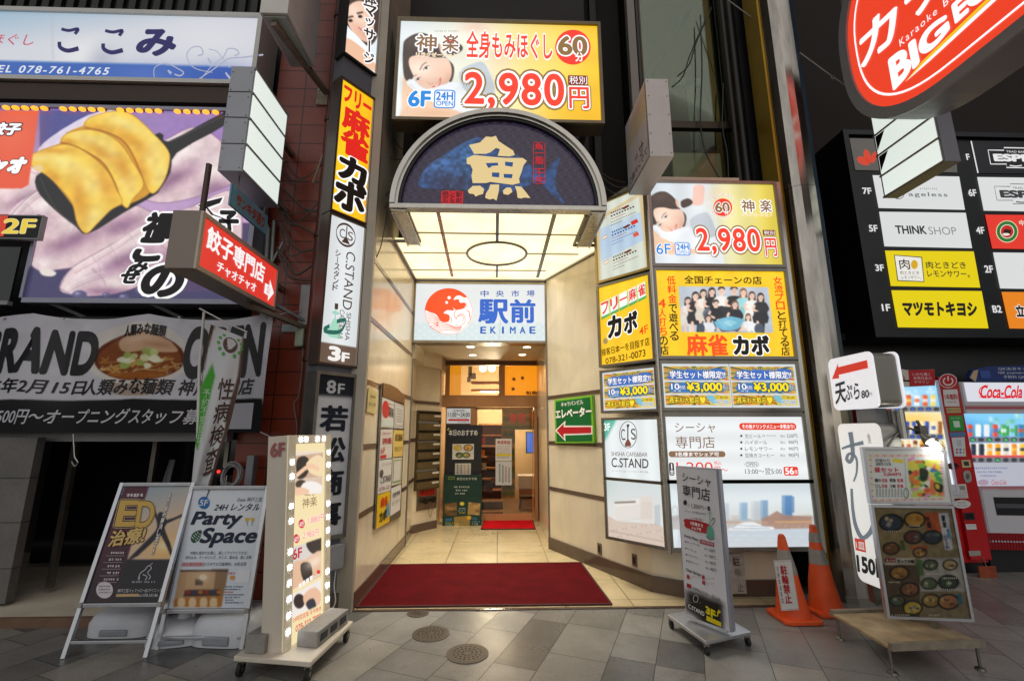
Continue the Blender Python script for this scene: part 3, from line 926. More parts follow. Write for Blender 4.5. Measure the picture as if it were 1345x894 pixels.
# rim frame round the lit ceiling
m = MB()
for p,q in zip(pl,pl[1:] + pl[:1]):
 if p == pl[0]: continue
 m.beam((*p,ZC - .01),(*q,ZC - .01),.03,.03)
m.build("ceiling_rim",STEEL_DARK,CAN)
# arch
AX,AZ,AY = -.005,3.86,4.42
def arch_pts(r,z0=0.0,n=40): return [(AX + r * math.cos(math.pi * k / n),AZ + z0 + r * 1.0 * math.sin(math.pi * k / n)) for k in range(n + 1)]
def arch_band(r0,r1,y0,y1):
 m = MB(); o = arch_pts(r1); i = arch_pts(r0); n = len(o)
 vs = [(x,y,z) for y in (y0,y1) for pts in (o,i) for x,z in pts]
 fs = []
 for k in range(n - 1):
  A,B,C_,D = k,n + k,2 * n + k,3 * n + k
  fs += [(A,A + 1,B + 1,B),(C_,D,D + 1,C_ + 1),(A,C_,C_ + 1,A + 1),(B,B + 1,D + 1,D)]
 fs += [(0,n,3 * n,2 * n),(n - 1,3 * n - 1,4 * n - 1,2 * n - 1)]
 m.add(vs,fs); return m
arch_band(1.045,1.112,4.36,5.25).build("arch_frame",STEEL,CAN,smooth=True)
arch_band(1.075,1.125,4.335,4.38).build("arch_rim",STEEL,CAN,smooth=True)
arch_band(1.018,1.044,4.375,4.46).build("arch_gasket",BLACK,CAN,smooth=True)
m = MB(); m.box((-1.13,4.345,AZ - .055),(1.12,4.45,AZ - .002)); m.build("arch_sill",STEEL,CAN,bevel=.006)
for sx in (-1,1):
 m = MB()
 x0 = -1.115 if sx < 0 else .955
 m.box((x0,4.37,ZC - .035),(x0 + .16,5.26,ZC + .03)); m.box((x0 + (.14 if sx < 0 else 0),4.40,ZC - .05),(x0 + (.16 if sx < 0 else .02),5.26,ZC - .035)); m.box((x0 + (0 if sx < 0 else .145),4.40,ZC - .06),(x0 + (.015 if sx < 0 else .16),5.26,ZC - .035))
 m.build("side_beam",STEEL,CAN,bevel=.004)
# tiled pier on the left, street walls above, black recess
TILE = brick("red_brown_tile",'#8f3d27','#7c321f','#331812',.46,.24,.006,.34,2.2,offset=0,axis='Y',vary=.22,bump=.5,stain=.35)
PIER = thing("tiled_pier","tall red brown tiled pier between the ramen shop and the entrance","wall",(-2.1,4.8,0))
m = MB(); m.box((-2.62,4.76,0),(-1.46,5.6,9.5)); m.build("tiled_face",TILE,PIER)
m = MB(); m.tube([(-1.93,4.66,0),(-1.93,4.66,9.0)],.055,14); m.build("drain_pipe",pbr("brown_pipe",'#5b3226',.35,0,.12,4),PIER,smooth=True)
for z in (.9,2.25,3.6,5.0,6.4): m = MB(); m.lathe([(.06,0),(.066,.005),(.066,.05),(.06,.055)],(-1.93,4.66,z),14); m.build("pipe_clip",pbr("brown_pipe_clip",'#4a281f',.4),PIER,smooth=True)
BB = thing("dark_back_building","tall unlit building front behind the topmost massage billboard","building",(0,7,0))
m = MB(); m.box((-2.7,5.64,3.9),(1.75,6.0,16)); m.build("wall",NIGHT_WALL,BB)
m = MB()
for x in (-1.05,-.2,.62,1.3): m.box((x,5.54,4.0),(x + .09,5.638,16))
m.build("wall_rib",pbr("dark_rib",'#1a130e',.6,.2,.2,3),BB)
# ================================================================== crops of the photograph used for layout (origin x, y, zoom)
cA = (0,0,3.438); cB = (0,220,3.438); cC = (0,400,3.438); cD = (0,620,3.438); cE = (280,0,2.98); cF = (340,280,2.98)
cG = (280,560,2.708); cH = (480,0,3.311); cI = (500,240,3.727); cJ = (470,440,3.439); cL = (740,0,3.439)
cM = (770,220,3.3125); cN = (770,460,3.194); cO = (840,580,3.193); cP = (1060,0,4.063); cQ = (1060,150,2.884)
cR = (1060,430,3.575); cS = (1060,640,3.519); cT = (1240,470,3.571); cU = (570,470,3.8875); cW = (80,620,3.439)
cX = (340,570,2.793); cY = (470,480,3.723); cZ = (780,350,4.475); ca1 = (850,470,6.114); cb1 = (1130,580,3.7226)
cc1 = (870,340,6.383); cd1 = (880,600,3.7225); cd2 = (525,20,6.163); cd3 = (545,365,7.686); cd4 = (850,240,7.472)
cd5 = (780,240,5.956); cd7 = (580,560,6.383); cd8 = (530,150,5.173); PX = (0,0,1.0)
LIT = 1.05
def resting_woman(c,dx=0,dy=0,k=1.0,pony=True):
 """printed photograph of a woman lying on a towel; drawn in cd2 crop units"""
 T = lambda pts: [(dx + x * k,dy + y * k) for x,y in pts]
 c.poly(T([(20,770),(30,480),(80,560),(150,640),(300,720),(560,800),(560,840),(20,840)]),'#f1c9a8',smooth=4)
 c.poly(T([(140,640),(330,560),(430,540),(560,560),(720,640),(760,760),(540,800),(330,720)]),'#eef3f8',smooth=4)
 c.poly(T([(480,470),(620,385),(700,410),(770,640),(560,640)]),'#c3ccd2',smooth=3)
 c.blob(*T([(610,520)])[0],120 * k,110 * k,'#b4bfc7',.5)
 hair = [(28,250),(60,190),(140,150),(220,155),(300,215),(345,280),(360,330),(430,400),(440,470),(410,545),(330,470),(200,380),(120,430),(110,500),(70,545),(30,470)]
 c.poly(T(hair),'#463a34',smooth=4)
 c.clip(T(hair),4); c.blob(*T([(140,210)])[0],90 * k,40 * k,'#7a695e',.4,-20)
 for j in range(22): c.line(T([(30 + 4 * j,460 - 8 * j),(60 + 7 * j,290 - 6 * j),(150 + 9 * j,170 + 7 * j),(250 + 6 * j,215 + 9 * j),(420,420 + 6 * j)]),3 * k,('#6a5a50','#2e2521','#55463e')[j % 3],.55,4)
 c.clip()
 if pony: c.poly(T([(380,260),(460,225),(510,260),(490,300),(400,330)]),'#4a3e39',smooth=4)
 face = [(75,400),(90,340),(180,325),(280,345),(380,350),(418,420),(415,500),(370,570),(290,600),(215,600),(150,560),(110,490)]
 c.poly(T(face),'#f3d3bd',smooth=5)
 c.clip(T(face),5)
 c.blob(*T([(330,560)])[0],110 * k,60 * k,'#e3ae93',.55); c.blob(*T([(160,440)])[0],80 * k,60 * k,'#fbe7d8',.7)
 c.blob(*T([(330,450)])[0],60 * k,50 * k,'#f2bda6',.45); c.blob(*T([(400,520)])[0],40 * k,90 * k,'#d79d82',.5); c.blob(*T([(175,540)])[0],45 * k,35 * k,'#f0b79f',.4)
 c.clip()
 c.poly(T([(320,250),(345,240),(360,330),(330,300)]),'#eec2a6',smooth=3)
 # brows, eyes, nose, mouth
 c.line(T([(165,445),(185,405),(215,385)]),7 * k,'#4d3a30',.85,4); c.line(T([(95,530),(110,500),(135,485)]),6 * k,'#4d3a30',.7,4)
 for (ex,ey,r_) in ((215,430,22),(150,520,18)):
  q = T([(ex - r_,ey + r_ * .7),(ex - r_ * .2,ey - r_ * .5),(ex + r_,ey - r_ * .8),(ex + r_ * .4,ey + r_ * .5)])
  c.poly(q,'#ffffff',.9,4); c.ell(*T([(ex,ey)])[0],r_ * .48 * k,r_ * .48 * k,'#2a1d18')
  c.line([q[0],q[1],q[2]],5 * k,'#2a1d18',.9,4)
 c.line(T([(225,540),(248,565),(268,550)]),5 * k,'#c98d74',.8,4)
 c.poly(T([(265,580),(300,560),(330,505),(335,540),(310,585),(275,600)]),'#d76a5f',.95,3); c.poly(T([(280,575),(305,560),(325,525),(318,555),(300,577)]),'#fff4ee',.95,3)
 # towel edge
 c.poly(T([(55,545),(100,520),(200,600),(330,570),(440,545),(470,580),(330,650),(200,660),(90,590)]),'#f4f7fb',.95,3)
 c.line(T([(80,560),(180,640),(300,690),(420,720)]),10 * k,'#d5dfe8',.8,4)
 # forearm
 c.poly(T([(30,560),(120,640),(260,720),(540,800),(540,825),(60,825),(20,760)]),'#f3cdae',.9,3)
 c.line(T([(60,640),(80,690),(60,770)]),5 * k,'#d09f80',.7,4)
 c.blob(*T([(300,790)])[0],160 * k,30 * k,'#e7b48f',.6)
def relax_logo(s,cr,b1,b2,b3,lay=3):
 s.use(cr)
 s.text("神",b1,'#8d6a4c',.02,[('#ffffff',.07)],lay); s.text("楽",b2,'#8d6a4c',.02,[('#ffffff',.07)],lay)
 s.text("リラクゼーション",b3,'#e8b93a',.015,[('#ffffff',.05)],lay)
def price(s,cr,big,yen,taxbox,tax,lay=4):
 s.use(cr)
 L = [('#ffffff',.05),('#8f7440',.095)]
 s.text("2,980",big,'#f0432f',.024,L,lay,sp=1.1)
 s.text("円",yen,'#f0432f',.02,L,lay)
 s.rrect(*taxbox,.12,'#7a2a20',lay + .2); s.text("税別",tax,'#ffffff',.0,(),lay + .6)
# topmost billboard
t = thing("lightbox_sign","topmost wide yellow massage billboard above the arch, with a resting woman and a price","lit sign",onY(658,157,4.45),group="massage price billboards")
s = Sheet.front(4.45,527,28,789.5,160.5,LIT)
c = s.canvas(130); s.use(cd2); c.map = lambda x,y,s=s,c=c: (lambda p: (p[0] / s.w * c.w,p[1] / s.h * c.h))(s.q(x,y))
c.grad(520,400,1500,440,'#f4f6f2','#f7c31c'); c.grad(0,0,640,0,'#d9e3ea','#f6f5e6',.0)
c.clip([(0,40),(560,40),(860,840),(0,840)]); c.grad(0,0,820,120,'#dfe8ee','#f7f2d2'); c.clip()
c.blob(620,100,120,50,'#f3cdb6',.8); c.blob(820,380,90,120,'#f3d9b4',.7); c.blob(1250,300,300,240,'#ffe98a',.5); c.blob(1500,760,300,120,'#f2b200',.6)
c.blob(820,700,200,120,'#fdf3c8',.7)
resting_woman(c)
c.rect(15,800,900,840,'#f1c7a5',.0);
s.face(t,"picture_face",.25,tubes=(3,1,.06))
relax_logo(s,cd2,(140,160,295,295),(350,160,475,300),(135,305,470,345))
s.line([(380,190),(395,215),(420,218),(437,205)],9,'#c2283a',4.2,4)
s.use(cH); s.text("全身もみほぐし",(441,138,812,262),'#f0432f',.022,[('#ffffff',.05)],3)
s.ell(902,208,77,76,'#ee3a2c',2)
s.text("60",(840,162,962,242),'#8a6a3c',.035,[('#ffffff',.05)],4); s.text("分",(912,232,948,270),'#ffffff',.03,[('#a8633a',.04)],5)
price(s,cH,(436,318,862,482),(886,382,972,474),(880,330,968,374),(886,334,964,370))
s.text("6F",(192,398,280,465),'#2a86d8',.04,[('#ffffff',.04)],4)
s.rrect(300,392,390,474,.16,'#2a86d8',3); s.rrect(305,397,385,469,.14,'#f4f8fc',3.4); s.text("24H",(309,402,380,438),'#2a7fd0',.03,(),4.2); s.text("OPEN",(309,441,381,463),'#2a7fd0',.02,(),4.2)
s.use(cd2); s.scribble(285,128,470,142,'#9a9a98',3,3)
s.letters(t)
s.cabinet(t,.2,BROWN_METAL,.035,.03,lipmat=pbr("bronze_rim",'#6f6350',.35,.8,.12,6))
for x in (-1.0,1.0):
 for z in (5.0,6.0): m = MB(); m.box((x - .03,4.65,z),(x + .03,5.5,z + .06)); m.build("bracket",DARK,t)
# fish panel of the arch (part of the canopy)
def brush(s,pts,w,col,lay,smooth=6):
 s.line(pts,w,col,lay,smooth)
pp = arch_pts(.978,0,60)
s = Sheet((AX - 1.04,4.425,AZ + 1.04),(1,0,0),(0,0,-1),2.08,1.04,.62)
c = s.canvas(150); s.use(cd8); c.map = lambda x,y,s=s,c=c: (lambda p: (p[0] / s.w * c.w,p[1] / s.h * c.h))(s.q(x,y))
c.rect(-50,-50,1500,800,'#241d33')
# interlocking fret pattern
def fret(c):
 for i in range(-3,26):
  for j in range(0,14):
   x = i * 64 + (j % 2) * 32; y = j * 46
   for (dx,dy,L,d) in ((0,0,46,1),(22,22,40,1),(-8,30,46,-1),(30,4,34,-1)):
    c.line([(x + dx - L * .5,y + dy - d * L * .28),(x + dx + L * .5,y + dy + d * L * .28)],7,'#4a3a5e',.7)
fret(c)
body = [(100,470),(160,360),(300,260),(470,170),(620,180),(760,270),(880,360),(960,390),(1060,290),(1040,400),(1035,500),(1095,610),(1000,540),(930,460),(860,480),(700,530),(500,520),(300,505),(150,505)]
c.poly(body,'#28538f',.95,4)
c.clip(body,4); c.blob(230,330,190,110,'#4a78b4',.7); c.blob(330,470,150,70,'#2a2440',.75); c.blob(980,420,50,160,'#1c4a86',.7); c.blob(420,300,60,120,'#3d86bd',.5)
c.noise(5,.35,5); c.clip()
for j in range(12): c.line([(330 + 14 * j,250 - 8 * j),(420 + 10 * j,190 - 3 * j)],(9,1),'#3f6aa6',.8)
for j in range(8): c.line([(320,500),(290 + 16 * j,420 - (j % 3) * 16)],(4,1),'#4f7fb8',.5)
inside = (c.X / c.w * 2.08 - 1.04) ** 2 + (1.04 - c.Y / c.h * 1.04) ** 2 < 1.03 ** 2
c.keep = inside
s.face(CAN,"fish_panel",.2)
# the great character 魚 in brush strokes
G_ = '#f2d79a'
s.lit = .78
s.poly([(560,155),(600,158),(628,150),(645,185),(690,215),(745,250),(756,280),(720,290),(640,285),(655,240),(628,232),(590,262),(560,272),(480,272),(462,240),(445,212),(520,195)],G_,2)
s.poly([(430,300),(480,280),(600,292),(700,300),(810,300),(838,320),(815,350),(800,400),(785,440),(790,470),(740,482),(650,470),(590,462),(560,470),(470,470),(462,420),(470,380),(455,345),(430,340)],G_,2.1)
for q in ([(558,335),(640,332),(645,350),(600,355),(580,375)],[(690,325),(745,330),(740,360),(690,352)],[(600,398),(652,400),(650,432),(602,428)],[(680,408),(742,410),(736,438),(682,434)]):
 s.poly(q,'#28538f',2.6)
s.poly([(560,372),(590,365),(640,352),(660,380),(600,400),(580,420),(600,440),(570,455)],G_,2.8)
s.poly([(437,520),(470,490),(520,488),(548,510),(540,545),(515,550),(490,562),(478,545),(445,540)],G_,2)
s.poly([(590,480),(650,480),(648,520),(632,590),(610,575),(585,582),(555,570),(560,540),(580,510)],G_,2)
s.poly([(675,520),(700,500),(730,502),(740,530),(712,550),(680,545)],G_,2)
s.poly([(757,490),(800,495),(830,530),(862,572),(820,568),(800,575),(775,570),(770,530)],G_,2)
RD = '#d8262e'
s.lit = .7
s.line([(885,195),(950,195),(960,205),(960,465),(950,474),(893,474),(883,465),(883,205)],4,RD,2,closed=True)
s.vtext("魚一筋二十年",(893,200,952,470),RD,.03,(),3)
s.rrect(258,522,404,612,.12,RD,2)
for k,w_ in enumerate(("昌京み","ンチる","駅前")): s.vtext(w_,(266 + 46 * k,527,304 + 46 * k,608),'#3a1420',.02,(),3)
s.letters(CAN,"panel_lettering")
# EKIMAE sign at the end of the lit ceiling
t = thing("lightbox_sign","white backlit sign with a red sun and wave emblem and blue lettering over the passage","lit sign",onY(632,448,6.65))
s = Sheet.front(6.65,547,372.5,716,448,.92)
c = s.canvas(150); s.use(cd3); c.map = lambda x,y,s=s,c=c: (lambda p: (p[0] / s.w * c.w,p[1] / s.h * c.h))(s.q(x,y))
c.rect(-50,0,1400,700,'#edf1f2')
for j in range(5):
 for i in range(-1,15):
  x = i * 96 + (j % 2) * 48; y = 500 + j * 36
  c.ell(x,y,48,48,'#e9f2f3')
  for r_ in (46,34,22):
   c.line([(x + r_ * math.cos(w),y + r_ * math.sin(w)) for w in np.linspace(math.pi,2 * math.pi,9)],4,'#c3e2e6',.9)
  c.rect(x - 48,y,x + 48,y + 60,'#edf3f4',.0)
s.face(t,"face",.25)
O_ = '#f0542b'; WH = '#f3f5f4'
cx_,cy_,r_ = 340,337,240
s.ell(cx_,cy_,r_,r_ * .97,O_,1,60)
s.ell(cx_ + 2,cy_ + 4,0.1,.1,O_,1)
# wave body cuts away the lower right of the sun
s.poly([(105,330),(150,345),(215,370),(262,438),(330,445),(352,410),(340,370),(290,355),(330,325),(392,330),(385,300),(410,320),(470,315),(515,280),(505,250),(455,250),(440,215),(390,222),(415,185),(455,178),(500,200),(530,195),(560,240),(581,320),(575,400),(540,480),(470,540),(400,566),(340,571),(270,560),(200,525),(140,465),(108,395)],WH,2,3)
s.line([(cx_ + (r_ - 2) * math.cos(w),cy_ + (r_ - 2) * .97 * math.sin(w)) for w in np.linspace(0,2 * math.pi,60,endpoint=False)],3.5,O_,3,closed=True)
for k in range(5):
 s.line([(110 + 6 * k,360 + 22 * k),(160 + 8 * k,360 + 24 * k),(215 + 6 * k,395 + 22 * k),(255 - 14 * k,440 + 12 * k)],5,O_,3,5)
 s.line([(150 + 22 * k,505 + 10 * k),(220 + 18 * k,455 + 18 * k),(310 + 16 * k,458 + 18 * k),(400 + 10 * k,492 + 10 * k),(480 - 6 * k,490 + 8 * k)],5,O_,3,5)
for P_ in ([(418,415),(395,370),(420,325),(480,310),(525,285),(520,260)],[(418,415),(440,375),(480,365),(505,400),(500,450),(455,480),(400,470)],[(440,385),(475,380),(490,410),(480,440)],[(545,330),(555,380),(560,430),(530,460)],[(520,320),(548,350),(550,395)],[(365,400),(370,440),(340,452)]):
 s.line(P_,(6,4),O_,3,6)
s.ell(346,200,17,17,WH,3); s.ell(321,248,14,14,WH,3)
B1 = '#2a4fa8'; B2 = '#2f62c4'
for k,ch in enumerate("中央市場"): s.text(ch,(664 + 155 * k,126,742 + 155 * k,190),B1,.012,(),3)
s.text("駅",(650,222,936,455),B2,.035,(),3); s.text("前",(968,222,1210,448),B2,.035,(),3)
for k,ch in enumerate("EKIMAE"): s.text(ch,(664 + 99 * k,494,716 + 99.5 * k,560),'#2358b4',.03,(),3)
s.line([(427,545),(427,622)],5,'#a9b4b4',2); s.line([(862,425),(850,622)],5,'#a9b4b4',2)
s.letters(t)
s.cabinet(t,.22,STEEL_DARK,.035,.03,lipmat=pbr("aged_brass_steel",'#938a78',.3,.9,.15,7))
# signs on the turned column left of the passage
TH = 51.0
TLc = Vector((-1.63,4.10,0)); wc = .41
def col_sheet(ztop,zbot,lit,inset=0.0):
 t_ = R(TH); u = Vector((math.cos(t_),math.sin(t_),0))
 return Sheet.yaw(TLc + u * inset + Vector((0,0,ztop)),TH,wc - 2 * inset,ztop - zbot,lit)
# massage sign, top
t = thing("lightbox_sign","narrow massage sign with a woman's face, highest on the turned column","lit sign",(-1.5,4.3,5.4))
s = col_sheet(7.0,5.42,LIT,.01)
c = s.canvas(150); s.use(cE); c.map = lambda x,y,s=s,c=c: (lambda p: (p[0] / s.w * c.w,p[1] / s.h * c.h))(s.q(x,y))
c.rect(300,-500,800,400,'#e4eef5')
c.poly([(510,60),(530,-30),(600,-60),(650,-20),(650,60),(640,150),(600,180),(540,130)],'#4a3a34',smooth=4)
f_ = [(522,60),(535,20),(580,5),(620,40),(628,110),(610,165),(570,150),(535,110)]
c.poly(f_,'#f2cbb2',smooth=4); c.clip(f_,4); c.blob(600,140,40,30,'#d99c80',.6); c.blob(560,60,30,30,'#fae3d3',.7); c.clip()
for (ex,ey) in ((537,82),(575,66)): c.ell(ex,ey,9,6,'#2a1d18'); c.line([(ex - 12,ey - 12),(ex + 10,ey - 17)],4,'#4b362c')
c.poly([(512,90),(540,120),(600,180),(642,240),(642,300),(512,170)],'#f4f7fa',smooth=3); c.poly([(512,150),(560,170),(620,230),(640,285),(512,205)],'#eebf9f',smooth=3)
c.line([(570,110),(580,118)],4,'#c58');
s.face(t,"picture_face")
s.vtext("体マッサージ",(588,-30,640,-16,626,262,590,244),'#3a2a26',.03,[('#ffffff',.08)],3)
s.letters(t)
s.cabinet(t,.14,DARK,.022,.02)
# yellow mahjong sign
t = thing("lightbox_sign","tall yellow mahjong parlour sign with red and black characters on the turned column","lit sign",(-1.5,4.3,3.62))
s = col_sheet(5.10,3.655,LIT,.012)
c = s.canvas(120); c.a[:] = c.c('#ffc608'); c.grad(0,0,1,0,'#ffcf16','#f6b400',.8)
s.face(t,"face",.25,tubes=(2,0,.06))
s.text("フリー",(.08,.03,.92,.155),'#d8261c',.05,(),3,shear=.0)
s.text("麻",(.12,.18,.9,.355),'#d8261c',.05,(),3); s.text("雀",(.12,.36,.9,.545),'#d8261c',.05,(),3)
s.text("カ",(.14,.565,.88,.735),'#17130f',.06,[('#ffffff',.05)],3); s.text("ボ",(.08,.745,.92,.955),'#17130f',.06,[('#ffffff',.05)],3)
s.letters(t); s.cabinet(t,.14,BROWN_METAL,.022,.02)
# white shisha sign
t = thing("lightbox_sign","tall white shisha cafe sign with sideways lettering and a brown 3F foot","lit sign",(-1.5,4.3,2.3))
s = col_sheet(3.60,2.17,.9,.012)
c = s.canvas(120); c.a[:] = c.c('#e9eef0');
s.use(None); c.map = lambda x,y,c=c: (x * c.w,y * c.h)
c.rect(0,.872,1,1.0,'#6b5546')
s.face(t,"face",.25,tubes=(1,0,.08))
BR = '#4a342c'
s.line([(.45 + .27 * math.cos(w),.105 + .078 * math.sin(w)) for w in np.linspace(0,6.283,36,endpoint=False)],.016,BR,2,closed=True)
s.text("C",(.27,.07,.42,.135),BR,.0,(),3); s.text("S",(.5,.07,.65,.135),BR,.0,(),3)
s.line([(.46,.04),(.46,.12)],.03,BR,3); s.poly([(.46,.11),(.58,.165),(.34,.165)],BR,3)
s.vtext("シースタンド",(.2,.23,.34,.52),BR,.02,(),3,gap=.1)
def side_text(s,body,u0,v0,u1,v1,col,bold=.0):
 s.text(body,(u1,v0,u1,v1,u0,v1,u0,v0),col,bold,(),3)
side_text(s,"C.STAND",.5,.215,.76,.625,BR,.0)
side_text(s,"SHISHA",.63,.645,.76,.835,BR,.0); side_text(s,"CAFE&BAR",.44,.635,.57,.835,BR,.0)
s.line([(.34,.6),(.34,.64)],.09,BR,3); s.line([(.33,.64),(.33,.70)],.03,'#9fd4c4',3); s.ell(.33,.665,.1,.012,'#a9d6c8',3)
s.poly([(.28,.71),(.38,.71),(.5,.80),(.47,.83),(.2,.83),(.17,.80)],'#a6dcc4',3,3); s.line([(.38,.72),(.62,.70),(.5,.78),(.2,.80),(.06,.79),(.2,.76)],.028,'#2b6a5c',3.5,5)
s.text("3",(.26,.892,.52,.978),'#f5f2ee',.05,(),3); s.text("F",(.6,.92,.78,.978),'#f5f2ee',.04,(),3)
s.letters(t); s.cabinet(t,.14,BROWN_METAL,.022,.02)
# 8F board, not lit
t = thing("tenant_board","grey board with 8F on black and four large dark characters, below the shisha sign","sign",(-1.5,4.3,.66))
s = col_sheet(2.06,.66,None,.03)
c = s.canvas(60); c.map = lambda x,y,c=c: (x * c.w,y * c.h); c.rect(0,0,1,1,'#d3d8df'); c.rect(0,0,1,.135,'#1b202b'); c.noise(6,.02,2)
s.face(t,"face",.3)
s.text("8",(.24,.035,.48,.115),'#c9ced6',.03,(),3); s.text("F",(.56,.05,.74,.115),'#c9ced6',.02,(),3)
for k,ch in enumerate("若松商事"): s.text(ch,(.14,.20 + .2 * k,.88,.355 + .2 * k),'#1b2230',.04,(),3)
s.letters(t); s.cabinet(t,.16,STEEL_DARK,.03,.02)
# foot of the column with meter boxes
t = thing("pedestal","dark grey pedestal with small meter boxes below the 8F board","pedestal",(-1.5,4.35,0))
t_ = R(TH); u_ = Vector((math.cos(t_),math.sin(t_),0)); n_ = Vector((math.sin(t_),-math.cos(t_),0))
a_ = TLc + u_ * .02; b2 = TLc + u_ * .40
m = MB(); m.plan([a_ - n_ * .02,b2 - n_ * .02,b2 - n_ * .2,a_ - n_ * .2],.17,7.0); m.build("post",pbr("grey_cladding",'#6d7078',.4,.3,.1,3),t)
m = MB(); m.plan([a_ - n_ * .0,b2 + n_ * .0,b2 - n_ * .2,a_ - n_ * .2],0,.168); m.build("plinth",BROWN_STONE,t)
for (k,z,w_,h_) in ((.08,.42,.1,.16),(.22,.38,.14,.2)):
 m = MB(); p = a_ + u_ * k; m.plan([p - n_ * .019,p + u_ * w_ - n_ * .019,p + u_ * w_ + n_ * .05,p + n_ * .05],z,z + h_)
 m.build("meter_box",pbr("meter_grey",'#8a8d92',.5),t,bevel=.006)
pa = a_ + u_ * .3 + n_ * .03
m = MB(); m.tube(spline([pa + Vector((0,0,.38)),pa + Vector((.0,-.02,.25)),pa + Vector((.03,-.06,.12)),pa + Vector((-.05,-.12,.03)),pa + Vector((-.2,-.3,.012))],6,False),.006,6)
m.build("power_cord",pbr("white_cord",'#b9b9b6',.5),t,smooth=True)
# lightbox stack round the corner, right
FY = 4.58
LTL = Vector((1.155,5.105,0)); LTH = -48.0; LW = .705
def right_sheet(x0,y0,x1,y1,lit=LIT): return Sheet.front(FY,x0,y0,x1,y1,lit)
def left_sheet(zt,zb,lit=LIT,a=0.03,b=.03):
 t_ = R(LTH); u = Vector((math.cos(t_),math.sin(t_),0)); return Sheet.yaw(LTL + u * a + Vector((0,0,zt)),LTH,LW - a - b,zt - zb,lit)
ZR = [(4.265,3.315),(3.24,2.315),(2.235,1.79),(1.70,1.09),(1.06,.475)]
X0R,X1R = 1.634,3.10
def rsheet(i,lit=LIT):
 zt,zb = ZR[i]; return Sheet((X0R + .035,FY,zt),(1,0,0),(0,0,-1),X1R - X0R - .07,zt - zb,lit)
def rmap(s,c,crop):
 s.use(crop); c.map = lambda x,y,s=s,c=c: (lambda p: (p[0] / s.w * c.w,p[1] / s.h * c.h))(s.q(x,y)); return c
# row 1 right: massage
t = thing("lightbox_sign","pale yellow massage price lightbox with a smiling woman, top of the stack on the corner","lit sign",(2.4,FY,3.3),group="massage price billboards")
s = rsheet(0); c = rmap(s,s.canvas(130),cd4)
c.grad(560,400,1200,430,'#e6ebee','#dfc94a'); c.clip([(0,0),(620,0),(760,820),(0,820)]); c.grad(0,0,700,300,'#cfd9e0','#e9eef0'); c.clip()
c.blob(700,150,120,100,'#f0d2a0',.5); c.blob(900,300,200,200,'#f6ef9e',.6)
c.poly([(460,30),(555,30),(560,120),(540,215),(440,215),(450,130)],'#eec4b4',smooth=3)
resting_woman(c,-4,-43,.88)
s.face(t,"picture_face",.25,tubes=(4,0,.07))
s.use(cd4); s.ell(740,245,92,88,'#e8402f',2); s.text("60",(662,198,808,292),'#8a6a3c',.03,[('#ffffff',.05)],4); s.text("分",(755,270,795,315),'#ffffff',.02,[('#a8633a',.03)],5)
for k,ch in enumerate("全身もみほぐし"):
 w = math.pi * (1.12 + .125 * k); x = 740 + 128 * math.cos(w); y = 232 + 112 * math.sin(w); s.text(ch,(x - 17,y - 17,x + 17,y + 17),'#9a7a5a',.0,[('#ffffff',.06)],4)
for k,ch in enumerate("BODYRELAX"):
 w = math.pi * (.83 - .083 * k); x = 745 + 120 * math.cos(w); y = 240 + 104 * math.sin(w); s.text(ch,(x - 10,y - 13,x + 10,y + 13),'#b08a6a',.0,[('#ffffff',.06)],4)
relax_logo(s,cd4,(918,172,1055,290),(1100,172,1222,292),(925,300,1228,335))
price(s,cd4,(476,450,1115,708),(1146,548,1275,720),(1128,466,1258,522),(1140,474,1250,516))
s.text("6F",(85,600,232,704),'#2a86d8',.01,[('#ffffff',.04)],4)
s.rrect(265,586,425,716,.16,'#2a86d8',3); s.rrect(273,594,417,708,.14,'#eef4fa',3.4); s.text("24H",(285,604,405,660),'#2a7fd0',.03,(),4.2); s.text("OPEN",(285,668,410,704),'#2a7fd0',.0,(),4.2)
s.letters(t); s.cabinet(t,.14,STEEL_DARK,.033,.025)
# row 1 left: course list
t = thing("lightbox_sign","backlit white price list with a pale blue band, highest on the stack's passage side","lit sign",(1.4,4.85,3.3))
s = left_sheet(4.225,3.28,.85); c = rmap(s,s.canvas(110),cd5)
c.rect(-50,0,600,900,'#e3eadb'); c.poly([(30,370),(370,225),(390,450),(60,620)],'#c3dbf2'); c.blob(200,200,120,120,'#f2f5e6',.6)
c.line([(35,290),(365,85),(425,660),(45,830),(35,290)],22,'#e7cf9e')
s.face(t,"face",.25,tubes=(4,0,.06))
for (y,dx,cl) in ((215,0,'#7a4a3a'),(365,8,'#2d63b0'),(560,18,'#b0602c')):
 s.line([(60 + dx,y + 75),(100 + dx,y + 50)],22,'#cfa27c',2); s.line([(62 + dx,y + 73),(98 + dx,y + 52)],12,'#fdf6ea',2.5)
 for r_ in range(5):
  a0 = (135 + dx,y + 25 + 24 * r_); L_ = (150,190,120,200,90)[r_]
  n_seg = 9 if r_ < 2 else 15
  for q in range(n_seg):
   f0 = q / n_seg; f1 = (q + .62) / n_seg
   s.line([(a0[0] + L_ * f0,a0[1] - L_ * .42 * f0 - 0),(a0[0] + L_ * f1,a0[1] - L_ * .42 * f1)],(12 if r_ < 2 else 6),('#4a4038','#4a4038','#b0524a','#6a6a66','#6a6a66')[r_] if dx != 8 else ('#2d5a9a','#2d5a9a','#b0524a','#5a7aa8','#5a7aa8')[r_],2)
 s.line([(230 + dx,y - 10),(270 + dx,y - 32)],18,'#7a3a2c',3)
s.line([(295,322),(345,296)],30,'#e2402e',3); s.line([(312,415),(352,396)],30,'#e8604c',3)
s.letters(t); s.cabinet(t,.14,STEEL_DARK,.028,.025,lipmat=pbr("brass_edge",'#b09a68',.35,.8,.1,8))
